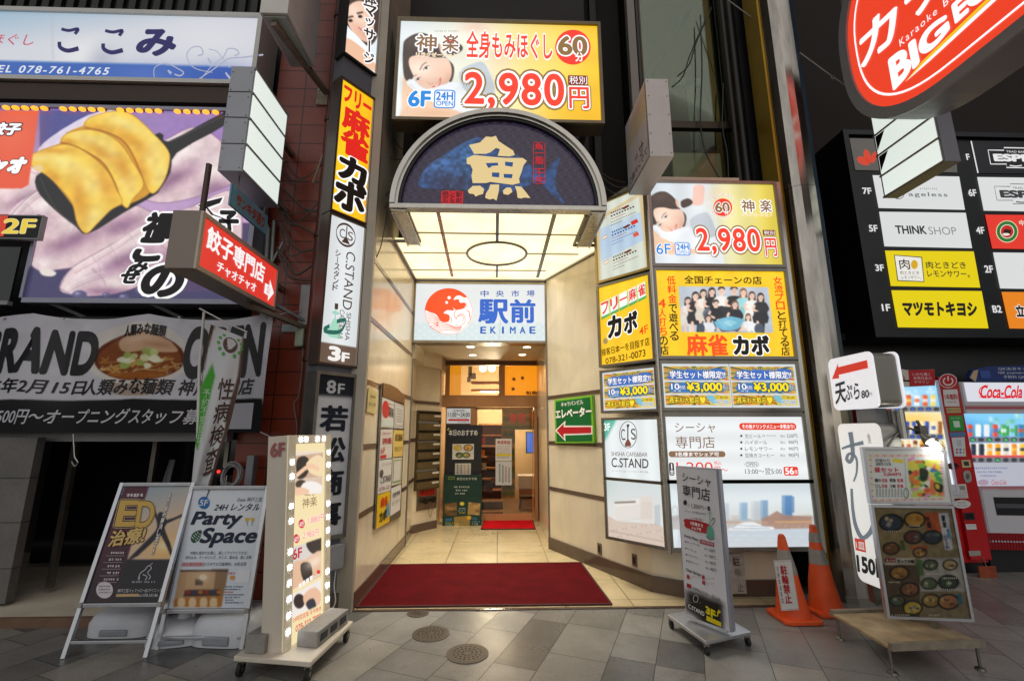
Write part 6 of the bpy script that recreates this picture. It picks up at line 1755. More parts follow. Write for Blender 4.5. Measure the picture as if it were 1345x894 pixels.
s.letters(t)
# karaoke oval sign
t = thing("projecting_sign","huge red oval karaoke sign with white lettering and a yellow stroke","lit sign",(3.85,3.5,4.33))
XE = 3.70
def oval(ins,x):
 a,b = 1.07 - ins,1.07 - ins; cy2,cz2 = 3.05,5.39; pts = []
 for k in range(33):
  w = math.pi / 2 * (k / 16) + math.pi / 2; e = 2 / 2.5
  c_,s_ = math.cos(w),math.sin(w)
  pts.append((x,cy2 - a * abs(c_) ** e * math.copysign(1,c_),cz2 + b * abs(s_) ** e * math.copysign(1,s_)))
 pts.append((x,1.2,cz2 - b)); pts.append((x,1.2,cz2 + b))
 return pts
m = MB(); m.prism(oval(0,XE),(.34,0,0)); m.build("cabinet",pbr("oval_grey",'#8b8d92',.45,.2,.08,2),t)
m = MB(); o_,i_ = oval(.0,XE - .03),oval(.10,XE - .03); n_o = len(o_)
m.add(o_ + i_ + [(XE + .001,*p[1:]) for p in o_] + [(XE + .001,*p[1:]) for p in i_],[f for k in range(n_o) for f in ((k,(k + 1) % n_o,n_o + (k + 1) % n_o,n_o + k),(k,2 * n_o + k,2 * n_o + (k + 1) % n_o,(k + 1) % n_o),(n_o + k,n_o + (k + 1) % n_o,3 * n_o + (k + 1) % n_o,3 * n_o + k))])
m.build("rim",pbr("oval_rim",'#9a9a9c',.4,.3,.06,3),t)
m = MB(); m.add(oval(.10,XE - .006),[tuple(range(n_o))]); m.build("face",ink('#f0452a',.93),t,fix=False)
s = Sheet((XE - .008,4.2,6.5),(0,-1,0),(0,0,-1),3.0,2.4,.97)
def flat(pts): return [(4.2 - p[1],6.5 - p[2]) for p in pts]
A_,B_ = flat(oval(.185,0)),flat(oval(.205,0)); vs_ = A_ + B_; s.put(vs_,[(k,k + 1,n_o + k + 1,n_o + k) for k in range(n_o - 2)],'#ffffff',1)
s.use(cP)
s.text("カ",(282,178,480,-12,468,215,296,364),'#ffffff',.03,(),2); s.text("ラ",(515,-40,720,-240,705,-10,560,112),'#ffffff',.03,(),2)
s.text("Karaoke Box",(494,214,830,-85,836,-50,500,252),'#ffffff',.0,(),2,sp=1.3); s.text("BIG",(443,322,738,82,757,168,470,472),'#ffffff',.05,(),2); s.text("ECHO",(780,28,1250,-420,1272,-310,800,120),'#ffffff',.05,(),2)
s.poly([(528,438),(640,318),(1010,-20),(1080,-90),(1080,-60),(1010,5),(660,325)],'#ffffff',1.5); s.poly([(528,438),(620,325),(980,-20),(1060,-95),(1060,-80),(1000,-15),(640,325)],'#f8c020',1.8)
s.letters(t)
m = MB(); m.box((4.045,3.3,5.0),(5.0,3.4,5.1)); m.build("bracket",GREY_PAINT,t)
t = thing("projecting_sign","short white glowing panel box with grey end, tucked under the red oval sign","lit sign",(4.15,4.0,3.99))
m = MB(); m.box((4.10,3.66,3.99),(4.25,4.34,5.4)); m.build("cabinet",pbr("lavender_grey",'#8b8790',.45,.2,.08,3),t,bevel=.004)
for k in range(5):
 z0 = 4.01 + .24 * k; m = MB(); m.box((4.092,3.685,z0),(4.099,4.315,z0 + .215)); m.build("light_panel",gp,t)
m = MB()
for k in range(6): m.box((4.086,3.662,3.992 + .24 * k - .004),(4.0995,4.338,3.992 + .24 * k + .014))
m.build("divider",RUSTY,t)
m = MB()
for k in range(2): z0 = 4.01 + .24 * (k + 1); m.prism([(4.0915,4.31,z0 + .04),(4.0915,4.31,z0 + .21),(4.0915,4.19,z0 + .21)],(.001,0,0))
m.build("corner_mark",BLACK,t)
t = thing("projecting_sign","rusty corner of a white box sign above the tip of the red oval","lit sign",(3.6,4.2,6.0))
p = onY(1108,26,4.2)
m = MB(); m.box((p.x,4.05,p.z),(p.x + .25,4.2,p.z + 1.2)); m.build("cabinet",RUSTY,t)
m = MB(); m.box((p.x + .03,4.03,p.z + .04),(p.x + .24,4.049,p.z + 1.1)); m.build("light_panel",gp,t)
t = thing("guy_wire","taut thin wire running down to the tip of the red oval sign","wire",onY(1108,110,4.25))
m = MB(); m.tube([onY(935,-15,5.0),onY(1092,100,4.35),onY(1111,113,4.2)],.007,6); m.build("strand",pbr("pale_wire",'#9a948c',.5,.3),t,smooth=True)
m = MB(); p = onY(1094,102,4.33); m.ball(p,.018,8,(1.4,1,1)); m.tube([p,p + Vector((-.015,0,-.05))],.005,6); m.build("clamp",STEEL,t,smooth=True)
# blank lightbox seen from its back on the left of the glazed wall
t = thing("projecting_sign","grey projecting box whose white face shows faint mirrored lettering, beside the glazed stairwell","sign",(1.5,4.5,4.06))
m = MB(); m.box((1.40,3.77,4.06),(1.62,4.48,4.89)); m.build("cabinet",pbr("mauve_box",'#c4c2bf',.45,.2,.08,3),t,bevel=.004)
s = Sheet((1.396,4.46,4.87),(0,-1,0),(0,0,-1),.67,.79,None); c = s.canvas(80); c.rect(-5,-5,900,900,'#e4dedd'); s.use(None); c.map = lambda x,y,c=c: (x * c.w,y * c.h)
c.poly([(.0,.2),(.9,.1),(1,.12),(1,.45),(.0,.42)],'#dcc98a',.5); c.poly([(.3,.12),(1,.02),(1,.2),(.2,.25)],'#e2b8ae',.5); c.noise(9,.03,2); s.face(t,"face",.3)
s.text("セ",(.82,.66,.62,.66,.62,.82,.82,.82),'#6a6064',.0,(),2); s.text("ブランド通り",(.96,.84,.1,.84,.1,.95,.96,.95),'#6a6064',.0,(),2); s.scribble(.4,.7,.58,.78,'#8a8084',3,2)
s.letters(t)
m = MB()
for z in (4.10,4.30,4.5,4.7,4.86):
 for x in (1.42,1.60): m.tube([(x,3.764,z),(x,3.77,z)],.006,6)
m.build("screw",STEEL_DARK,t)
m = MB(); m.beam((1.55,4.45,4.4),(1.74,5.1,4.4),.05,.05); m.build("bracket",DARK,t)
for P_ in ([(783,225,.2),(800,240,.2),(815,246,.3),(835,242,.3)],[(785,235,.2),(803,252,.2),(820,254,.25),(838,250,.3)],[(780,218,.2),(797,232,.2),(812,238,.3),(822,240,.3)]):
 cable("one of the thin cables between the arched canopy and the mirrored box sign",P_,.006,4.5,None,"thin cables by the mirrored box")
# vending machines
VY = 5.28
def vx(px,py): return onY(px,py,VY).x
xa,xb = 4.60,vx(1257,512) + .02
t = thing("vending_machine","vending machine with a red payment column of stickers, partly behind the sushi menu boards","vending machine",((xa + xb) / 2,5.6,0),group="drink vending machines")
zt_ = onY(1240,497,VY).z; xc = vx(1231,497)
m = MB(); m.box((xa,VY + .03,.12),(xb,VY + .7,zt_)); m.build("body",pbr("red_enamel",'#b3141b',.3,0,.05,3),t,bevel=.01)
m = MB(); m.box((xa + .02,VY + .08,0),(xb - .02,VY + .6,.118)); m.build("plinth",BLACK,t)
m = MB(); m.box((xc,VY - .01,.16),(xb,VY + .028,zt_ + .02)); m.build("payment_column",pbr("red_enamel2",'#b5151c',.28,0,.05,3),t,bevel=.006)
s = Sheet((xa + .02,VY,zt_ - .02),(1,0,0),(0,0,-1),xc - xa - .03,1.30,1.1); c = rmap(s,s.canvas(110),cR)
def can_row(c,y0,y1,x0,x1,n,r,cols,sl=0):
 for k in range(n):
  w = (x1 - x0) / n; x = x0 + w * k; col = cols[r.randrange(len(cols))]
  c.poly([(x + w * .14,y0 + sl * k),(x + w * .74,y0 + sl * k),(x + w * .8,y0 + (y1 - y0) * .15 + sl * k),(x + w * .8,y1 + sl * k),(x + w * .14,y1 + sl * k)],col)
  c.poly([(x + w * .14,y0 + (y1 - y0) * .35 + sl * k),(x + w * .8,y0 + (y1 - y0) * .35 + sl * k),(x + w * .8,y0 + (y1 - y0) * .65 + sl * k),(x + w * .14,y0 + (y1 - y0) * .65 + sl * k)],cols[(r.randrange(len(cols)))],.8)
  c.line([(x + w * .24,y0 + 4 + sl * k),(x + w * .24,y1 - 3 + sl * k)],w * .07,'#ffffff',.55)
def buttons(c,y,x0,x1,n,col,lit_):
 c.rect(x0,y - 12,x1,y + 12,'#7d8088');
 for k in range(n):
  x = x0 + (x1 - x0) * (k + .5) / n; c.ell(x,y,(x1 - x0) / n * .36,9,'#23252c'); c.ell(x,y + 1,(x1 - x0) / n * .24,5,col if lit_[k % len(lit_)] else '#3a3c42')
r_ = random.Random(8)
c.rect(200,200,700,900,'#e6e8ee'); c.grad(0,270,0,400,'#cfe4f6','#bcdcf4'); c.rect(200,270,640,372,'#7fc4ee'); c.blob(480,300,160,40,'#a8d8f4',.8)
for k in range(40): c.blob(r_.uniform(330,610),r_.uniform(275,330),8,8,'#d6effc',.7)
can_row(c,316,368,380,612,6,r_,['#d8283a','#e2602c','#c6e0c0','#e8eaf0','#f0d060','#3a6fb8','#7a50a0']); buttons(c,383,330,625,8,'#2f6af0',(1,1,1,0))
c.rect(200,398,650,520,'#f2e2b4'); c.blob(500,430,120,30,'#f7c860',.8); c.rect(200,398,400,425,'#5fb0ea')
can_row(c,440,500,425,640,7,r_,['#2f4fb0','#f0a820','#e8e2d0','#e0602c','#9a5a2c','#f2e6c0']); buttons(c,512,380,640,8,'#2f6af0',(1,0,1,1))
c.rect(200,524,660,640,'#f0ead8'); can_row(c,530,580,430,650,7,r_,['#f0a820','#7a3a1c','#d8b060','#c03a2c','#e8d8a0']); buttons(c,592,380,655,8,'#f04030',(1,0,0,1))
c.rect(200,610,700,900,'#e4e6ea')
s.face(t,"display_window",.12)
m = MB(); e = s
for b in ((0,0,s.w,.02),(0,s.h - .02,s.w,s.h),(s.w - .025,.02,s.w,s.h - .02)): m.prism([s.W(p,.0) for p in ((b[0],b[1]),(b[2],b[1]),(b[2],b[3]),(b[0],b[3]))],s.n * .02)
m.build("window_frame",pbr("lilac_plastic",'#c9c6d8',.4),t)
# stickers on the payment column
s = Sheet((xc,VY - .011,zt_ + .02),(1,0,0),(0,0,-1),xb - xc,zt_ - .14,None); s.use(cR)
s.ell(660,250,42,34,'#e6d2d2',1); s.ell(660,250,38,30,'#c0242c',1.5); s.line([(660 + 22 * math.cos(w),252 + 18 * math.sin(w)) for w in np.linspace(-.9,4.05,20)],6,'#f2e6e6',2.5); s.line([(660,228),(660,250)],6,'#f2e6e6',2.5)
s.poly([(636,292),(704,290),(715,370),(645,370)],'#e6e2e0',1); s.text("1本無料!",(643,312,708,338),'#c0242c',.03,(),2); s.scribble(650,346,705,354,'#a05050',3,2)
s.poly([(650,376),(717,374),(722,400),(655,402)],'#c8ac78',1); s.scribble(658,384,715,392,'#6a4a2a',4,2)
s.poly([(662,414),(728,412),(738,484),(670,486)],'#2fa84c',1); s.rect(683,438,718,468,'#dceedd',2); s.scribble(672,422,722,429,'#e8f6e8',5,2)
s.poly([(668,492),(740,490),(742,510),(670,512)],'#5a86b8',1); s.poly([(676,516),(738,514),(745,604),(690,604)],'#dfe2e6',1); s.rect(700,528,726,556,'#c9ccd2',2)
for k in range(6): s.ell(702 + (k % 3) * 16,572 + 14 * (k // 3),5,5,('#d84a3a','#3a7ad8','#e8b020')[k % 3],2)
s.poly([(722,622),(764,620),(770,655),(728,657)],'#d8c89a',1); s.rect(732,628,760,648,'#4a4438',2)
s.ell(683,650,30,16,'#6e1016',1); s.ell(690,646,12,8,'#2a0a0c',2); s.line([(655,655),(676,648)],10,'#3a3030',2)
s.poly([(732,678),(760,672),(770,700),(768,722),(742,724)],'#a9a49e',1,3); s.ell(752,698,9,14,'#6a6662',2)
s.poly([(668,736),(744,733),(756,800),(680,802)],'#dcdad6',1); s.rect(712,742,742,762,'#9a9690',2)
for k in range(4): s.scribble(684,768 + 8 * k,748,773 + 8 * k,'#8a8682',k,2)
s.ell(725,828,42,20,'#e2dedb',1); s.scribble(705,818,748,826,'#6a6662',7,2); s.scribble(700,832,750,838,'#6a6662',8,2)
s.use(cS); s.poly([(722,116),(770,114),(776,148),(728,150)],'#3a3034',1,0); s.poly([(730,122),(764,120),(769,143),(735,145)],'#161214',2); s.poly([(730,168),(778,168),(783,192),(736,194)],'#e2dedc',1); s.scribble(740,176,775,182,'#6a6662',3,2); s.poly([(745,292),(798,290),(802,313),(750,316)],'#a8a4a0',1)
s.letters(t,"sticker_print")
# top card
s = Sheet((xa + .15,VY - .02,onY(1190,486,VY).z),(1,0,0),(0,0,-1),.9,.26,None); s.use(cR)
m = MB(); pts = [s.q(*p) for p in ((378,186),(475,200),(598,196),(602,272),(480,278),(360,276))]; m.prism([s.W(p,0) for p in pts],s.n * -.01); m.build("top_card",ink('#d8cfc0'),t)
s.poly([(475,200),(596,197),(600,270),(482,276)],'#c3202c',1); s.text("いのち輝く",(492,212,578,228),'#f2e2e2',.0,(),2); s.text("未来社会の",(496,230,584,245),'#f2e2e2',.0,(),2); s.text("デザイン",(500,248,572,263),'#f2e2e2',.0,(),2); s.text("Coca-Cola",(372,222,462,248),'#b8323a',.0,(),2,shear=.3)
s.letters(t,"card_lettering")
xa2 = vx(1262,512) + .03; xb2 = xa2 + 1.25; zt2 = onY(1285,501,VY).z
t = thing("vending_machine","white vending machine with a lit header of red script lettering","vending machine",((xa2 + xb2) / 2,5.6,0),group="drink vending machines")
m = MB(); m.box((xa2,VY + .03,.26),(xb2,VY + .7,zt2)); m.build("body",pbr("white_enamel",'#cfcdd2',.3,0,.04,3),t,bevel=.012)
m = MB(); m.box((xa2 + .03,VY + .1,0),(xb2,VY + .6,.255)); m.build("plinth",BLACK,t)
s = Sheet((xa2 + .01,VY + .026,zt2 - .005),(1,0,0),(0,0,-1),xb2 - xa2 - .02,zt2 - .27,None); c = rmap(s,s.canvas(60),cR); c.rect(-900,-900,2000,2000,'#d4d2d8'); c.rect(600,370,1500,382,'#b3303a'); c.poly([(770,745),(1500,740),(1500,760),(770,756)],'#c8606a',.9)
c.poly([(600,820),(1500,820),(1500,1300),(600,1300)],'#d4d2d8'); s.face(t,"front",.25)
s.use(cS)
for k in range(2): s.poly([(820 + 8 * k,208 + 42 * k),(1200,215 + 42 * k),(1200,250 + 42 * k),(826 + 8 * k,243 + 42 * k)],'#a01820',1)
for k in range(26): s.line([(832 + 14 * k,212),(842 + 14 * k,284)],4,'#5a0a10',2)
s.use(cR); s.poly([(872,795),(1300,800),(1300,885),(890,880)],'#2a2a2e',1); s.poly([(882,826),(1300,830),(1300,850),(888,846)],'#5a5a60',2)
s.letters(t,"front_fittings")
s = Sheet.front(VY + .02,1060 + 735 / 3.575,430 + 258 / 3.575,1420,430 + 348 / 3.575,.95); c = rmap(s,s.canvas(50),cR); c.rect(0,0,2000,900,'#dcdde6'); s.face(t,"header_light",.2); s.use(cR)
s.text("Coca-Cola",(808,272,1016,330),'#d8222c',.03,(),2,shear=.35); s.line([(806,322),(830,330),(880,322),(920,330),(985,322)],(3,7),'#d8222c',2,5); s.line([(815,318),(806,300),(818,280),(850,272)],(7,3),'#d8222c',2,5)
s.letters(t,"header_lettering")
s = Sheet.front(VY + .018,1060 + 733 / 3.575,430 + 404 / 3.575,1420,430 + 632 / 3.575,1.1); c = rmap(s,s.canvas(110),cR)
c.rect(0,0,2000,900,'#4a9ad8'); c.grad(700,400,700,520,'#7cc8f0','#2f78c8')
for k in range(60): c.blob(r_.uniform(735,1300),r_.uniform(405,500),9,9,('#bfe6f6','#e2f4fa','#5ab45a')[k % 3],.55)
c.poly([(905,480),(960,460),(1300,440),(1300,520),(930,505)],'#2f9a4a',.9,3); can_row(c,455,512,745,1300,14,r_,['#e8f2f6','#8cc8e8','#3a7ac0','#e2e6ea','#4aa85a','#d84a3a']); buttons(c,526,720,1300,15,'#3fe06a',(1,1,0,1,0))
c.rect(700,540,1400,604,'#f2eee2'); can_row(c,546,598,762,1300,14,r_,['#f2a020','#f0c040','#1f2a3a','#e8862c','#d8d0c0','#23304a']); c.rect(700,600,1400,612,'#d83a3a'); buttons(c,621,720,1300,15,'#3fe06a',(0,0,0,0,1))
s.face(t,"display_window",.1)
s = Sheet.front(VY + .016,1060 + 740 / 3.575,430 + 634 / 3.575,1420,430 + 742 / 3.575,.7); s.face(t,"lower_light",mat=ink('#c8cad8',.7)); s.use(cR)
for k in range(3): s.scribble(780 + 15 * k,655 + 18 * k,940 - 25 * k,665 + 18 * k,'#4a5aa0',k,2)
s.text("Coca-Cola",(862,714,936,736),'#c8323c',.0,(),2,shear=.3); s.ell(825,726,26,14,'#b8a0b4',1); s.letters(t,"lower_lettering")
t = thing("rolled_poster","dark blue printed sheet curled over the top of the white vending machine","poster",(6,5.3,2.2))
s = Sheet.front(VY + .03,1060 + 748 / 3.575,430 + 178 / 3.575,1420,430 + 258 / 3.575,None); s.use(cR)
m = MB(); pts = [s.q(*p) for p in ((748,232),(765,200),(840,184),(1300,172),(1300,240),(900,252),(780,258))]; m.prism([s.W(p,.03) for p in pts],s.n * -.05); m.build("sheet",ink('#2a3f7c'),t)
s.use(cR); s.poly([(750,236),(768,205),(790,200),(778,256)],'#c8b08a',36); s.text("QR決済キャンペーン",(880,188,1120,204),'#dfe4f2',.0,(),36); s.text("QR payment available",(880,208,1100,222),'#dfe4f2',.0,(),36); s.text("手数料 QR 支払!",(905,226,1060,242),'#dfe4f2',.0,(),36); s.rect(795,205,850,240,'#3f5aa8',36)
s.letters(t)
t = thing("padlock_tag","rusty square tag hanging low beside the red payment column","tag",onY(1297,752,5.2))
p = onY(1297,752,5.2); m = MB(); m.box((p.x - .1,5.19,p.z - .07),(p.x + .1,5.205,p.z + .07)); m.build("plate",pbr("rust_orange",'#8a3a1c',.6,0,.25,14),t,bevel=.004)
m = MB(); m.tube([p + Vector((0,0,.07)),p + Vector((-.02,0,.16))],.006,6); m.build("string",STEEL_DARK,t)
# ================================================================== restaurant front at the end of the passage
RY = 8.5
def UY(x,y,Y=RY): return onY(570 + x / 3.8875,470 + y / 3.8875,Y)
RF = thing("restaurant","warm lit wooden restaurant front with a glazed sliding door at the end of the passage","storefront",(0,RY,0))
def ubox(m,x0,y0,x1,y1,d=.06,Y=RY,front=.0):
 a = UY(x0,y0,Y); b = UY(x1,y1,Y); m.box((a.x,Y - front,b.z),(b.x,Y - front + d,a.z))
def upart(name,rects,mat,d=.06,front=0.0,par=None):
 m = MB()
 for r_ in rects: ubox(m,*r_,d=d,front=front)
 return m.build(name,mat,par or RF)
LWOOD = pbr("warm_door_wood",'#a9794a',.45,0,.16,4,streak=True)
upart("header_beam",[(40,-14,640,38)],pbr("dark_header",'#5a3a22',.5,0,.15,4),.12,.03)
upart("lintel",[(40,190,640,250)],LWOOD,.14,.05)
upart("frame_post",[(62,38,78,190)],LWOOD,.1,.02); upart("frame_post",[(332,38,362,190)],LWOOD,.1,.02); upart("frame_post",[(186,250,205,860)],LWOOD,.1,.03); upart("frame_post",[(510,250,532,860)],LWOOD,.1,.03)
dr = upart("sliding_door",[(205,252,214,835),(500,252,510,835),(214,795,500,835),(214,252,500,262)],pbr("door_wood",'#b88a58',.45,0,.14,4),.04,.0)
CG = glass("door_glass",(.95,.96,.95),0,.0,.7)
upart("door_glass",[(214,262,500,795)],CG,.006,-.015)
upart("transom_glass",[(78,38,332,190)],CG,.006,-.02);
upart("orange_panel",[(362,38,640,190)],glow("orange_blind",'#f49a10',.72),.02,-.03); upart("orange_panel",[(78,38,136,190)],glow("orange_blind",'#f49a10',.72),.012,-.04)
upart("side_panel",[(62,250,186,880)],pbr("brown_side",'#6d4a2e',.5,0,.15,4),.05,.0); upart("side_panel",[(532,250,640,880)],LWOOD,.05,.0)
s = Sheet.front(RY - .0,570 + 362 / 3.8875,470 + 38 / 3.8875,570 + 620 / 3.8875,470 + 190 / 3.8875,None); s.use(cU)
s.text("旬魚市中央",(468,168,620,188),'#7a4210',.04,(),8);
for (x,y) in ((408,108),(452,102),(404,158)): s.ell(x,y,9,9,'#b8882c',6)
s.letters(RF,"window_lettering")
s = Sheet.front(RY - .035,570 + 66 / 3.8875,470 + 257 / 3.8875,570 + 186 / 3.8875,470 + 334 / 3.8875,.55); s.face(RF,"hours_plate",mat=ink('#d8d8d4',.55)); s.use(cU)
s.text("<営業時間>",(92,262,162,276),'#2a2a2a',.0,(),2); s.text("11:00〜24:00",(72,278,182,300),'#1d1d1d',.02,(),2); s.scribble(84,303,172,308,'#444',2,2); s.rect(74,311,180,321,'#c8242c',2); s.scribble(120,324,178,331,'#444',3,2)
s.letters(RF,"hours_lettering")
# two sheets of paper on the door glass
for k,(q,rows) in enumerate((((315,412,397,525),5),((315,528,397,648),0))):
 s = Sheet.front(RY - .004,570 + q[0] / 3.8875,470 + q[1] / 3.8875,570 + q[2] / 3.8875,470 + q[3] / 3.8875,None)
 n = thing("paper_notice",("printed price notice with red heading taped to the restaurant door","handwritten notice taped to the restaurant door below the printed one")[k],"notice",s.W((s.w / 2,s.h)))
 s.face(n,"sheet",mat=ink(('#e8e8ea','#d6e0e4')[k])); s.use(cU)
 if k == 0:
  s.text("年末年始",(324,420,390,440),'#c8402c',.02,(),2)
  for j in range(4): s.scribble(322,448 + 11 * j,392,454 + 11 * j,('#9a9aa0','#c86a5a')[j % 2],j,2)
  s.rect(318,488,394,500,'#e8d83a',1.5); s.scribble(324,505,388,512,'#8a8a90',7,2)
 else:
  for j in range(4): s.scribble(330 + 16 * j,540 + 6 * j,341 + 16 * j,636,('#5a6a70','#c8503c')[j == 2],j,2,vertical=True)
 s.letters(n)
# interior
IN = thing("restaurant_interior","lit restaurant interior with pale walls seen through the glazed door","room",(0,9.5,0))
m = MB(); m.box((-1.6,11.2,0),(2.2,11.3,3.4)); m.build("back_wall",pbr("cream_wall",'#cdb48a',.7,0,.06,3),IN)
m = MB(); m.box((-1.6,8.62,-.02),(2.2,11.2,.005)); m.build("wood_floor",pbr("floor_wood",'#7d5a3a',.4,0,.15,4),IN)
m = MB(); m.box((-1.6,8.58,3.25),(2.2,11.2,3.35)); m.build("ceiling",pbr("room_ceiling",'#d8c9a8',.7),IN)
m = MB(); m.box((-1.7,8.58,0),(-1.6,11.3,3.3)); m.box((2.2,8.58,0),(2.3,11.3,3.3)); m.build("side_wall",pbr("room_side",'#b98a4c',.7),IN)
t = thing("wooden_staircase","wooden staircase with crates on its treads behind the door glass","stairs",UY(290,790,9.2))
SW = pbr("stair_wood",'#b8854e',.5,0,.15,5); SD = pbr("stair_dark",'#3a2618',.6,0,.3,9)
for k in range(9):
 y = 790 - 56 * k; Yk = 9.0 + .13 * k
 a = UY(228,y,Yk); b = UY(352,y - 10,Yk)
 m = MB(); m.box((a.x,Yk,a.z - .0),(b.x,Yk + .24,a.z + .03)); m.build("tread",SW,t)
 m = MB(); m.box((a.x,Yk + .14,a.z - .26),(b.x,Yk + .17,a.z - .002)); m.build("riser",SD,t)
for k,(x0,y0,x1,y1,cl) in enumerate(((236,470,260,500,'#d8742c'),(232,535,268,570,'#c8b89a'),(240,405,262,440,'#b8402c'),(290,612,330,640,'#7a3a1c'),(240,660,300,690,'#5a2a14'),(236,545,250,560,'#d8d83a'),(300,420,345,445,'#6a3420'),(270,500,340,525,'#58281a'),(285,735,350,765,'#4a2414'))):
 p = UY(x0,y1,8.93); q_ = UY(x1,y0,8.93)
 n = thing("menu_card","one of the small coloured cards stuck along the staircase risers","card",p,group="cards along the staircase")
 m = MB(); m.box((p.x,8.93,p.z),(q_.x,8.938,q_.z)); m.build("card",ink(cl),n)
t = thing("partition_panel","green and orange patterned partition with the orange characters for sushi","partition",UY(380,710,9.05))
s = Sheet.front(9.02,570 + 348 / 3.8875,470 + 256 / 3.8875,570 + 600 / 3.8875,470 + 365 / 3.8875,None); c = rmap(s,s.canvas(80),cU); c.rect(0,0,900,900,'#8a8a4c')
for j in range(5):
 for i in range(9):
  x = 350 + 44 * i + 22 * (j % 2); y = 300 + 22 * j
  for r0 in (20,14,8): c.line([(x + r0 * math.cos(w),y + r0 * math.sin(w)) for w in np.linspace(math.pi,6.283,10)],3,('#c8a44a','#5a7a4a')[j % 2],.9)
s.face(t,"pattern_top",.5); s.use(cU); s.text("寿司",(385,285,466,330),'#e8642c',.04,(),2); s.text("天ぷら",(488,288,600,330),'#e8642c',.04,(),2); s.letters(t)
s = Sheet.front(9.03,570 + 348 / 3.8875,470 + 366 / 3.8875,570 + 412 / 3.8875,470 + 712 / 3.8875,None); c = rmap(s,s.canvas(80),cU); c.rect(0,0,900,900,'#a5783e')
for j in range(12):
 for i in range(3):
  x = 350 + 30 * i + 15 * (j % 2); y = 380 + 30 * j
  for r0 in (22,14,7): c.line([(x + r0 * math.cos(w),y + r0 * math.sin(w)) for w in np.linspace(-.4,2.8,10)],4,('#3f6a44','#5f8a54','#c8a860')[j % 3],.9)
s.face(t,"pattern_side",.5); s.cabinet(t,.04,SW,.01,0)
t = thing("television","wall mounted television showing a blue picture inside the restaurant","television",UY(490,430,10.6))
p = UY(470,486,10.6); q_ = UY(540,376,10.6)
m = MB(); m.box((p.x,10.6,p.z),(q_.x,10.66,q_.z)); m.build("case",BLACK,t,bevel=.008)
s = Sheet((p.x + .02,10.598,q_.z - .02),(1,0,0),(0,0,-1),q_.x - p.x - .04,q_.z - p.z - .04,.9); c = s.canvas(60); c.rect(-9,-9,999,999,'#2f6fd8'); c.blob(c.w * .4,c.h * .3,c.w * .3,c.h * .2,'#cfe4fa',.8); c.blob(c.w * .6,c.h * .8,c.w * .4,c.h * .2,'#12306a',.8); s.face(t,"screen",.2)
t = thing("counter","pale wooden counter with a white cloth inside the restaurant door","counter",UY(470,660,10.0))
p = UY(430,668,10.0); q_ = UY(560,600,10.0); m = MB(); m.box((p.x,10.0,p.z),(q_.x,10.5,q_.z)); m.build("cloth",pbr("white_cloth",'#dcd6c8',.8,0,.04,4),t,bevel=.01)
m = MB(); m.box((p.x + .03,10.05,.005),(q_.x,10.45,p.z - .002)); m.build("base",SW,t)
t = thing("stool","small wooden stool under the restaurant counter","stool",UY(480,770,9.7))
p = UY(478,705,9.7); m = MB(); m.box((p.x - .17,9.55,p.z - .03),(p.x + .17,9.85,p.z + .02)); m.build("seat",SD,t,bevel=.01)
for sx in (-1,1):
 for sy in (9.58,9.82):
  m = MB(); m.beam((p.x + .14 * sx,sy,p.z - .03),(p.x + .16 * sx,sy,.006),.03,.03); m.build("leg",SD,t)
for k,x in enumerate((250,296)):
 p = UY(x,52,9.8)
 t = thing("globe_lamp","one of the two round globe lamps behind the transom glass","lamp",p,group="globe lamps behind the transom")
 m = MB(); m.ball(p,.085,16); m.build("globe",glow("warm_globe",'#fff0d0',2.5),t,smooth=True)
 m = MB(); m.tube([p + Vector((0,0,.08)),(p.x,p.y,3.25)],.008,6); m.build("stem",STEEL_DARK,t)
 l = bpy.data.lights.new("globe_light",'POINT'); l.energy = 62; l.specular_factor = 0; l.shadow_soft_size = .085; l.color = (1,.82,.55); lo = bpy.data.objects.new("globe_light",l); COL.objects.link(lo); lo.parent = t; lo.location = (.2,.2,-.75)
t = thing("shelf","wooden shelf with a bluish strip light seen through the transom","shelf",UY(260,170,9.6))
for y in (118,158):
 a = UY(190,y,9.7); b = UY(345,y + 12,9.7); m = MB(); m.box((a.x,9.7,b.z),(b.x,9.95,a.z)); m.build("board",SW,t)
a = UY(235,169,9.68); b = UY(316,176,9.68); m = MB(); m.box((a.x,9.68,b.z),(b.x,9.695,a.z)); m.build("strip_light",glow("blue_strip",'#b8c8ff',3),t)
t = thing("ceiling_fixture","dark cluster of pipes and fittings hanging behind the transom glass","fixture",UY(190,85,9.3))
for k,(x,y,w_,h_) in enumerate(((185,70,.08,.22),(196,92,.14,.12),(178,110,.07,.1))):
 p = UY(x,y,9.3); m = MB(); m.box((p.x - w_ / 2,9.28,p.z - h_ / 2),(p.x + w_ / 2,9.38,p.z + h_ / 2)); m.build("fitting",STEEL_DARK,t,bevel=.01)
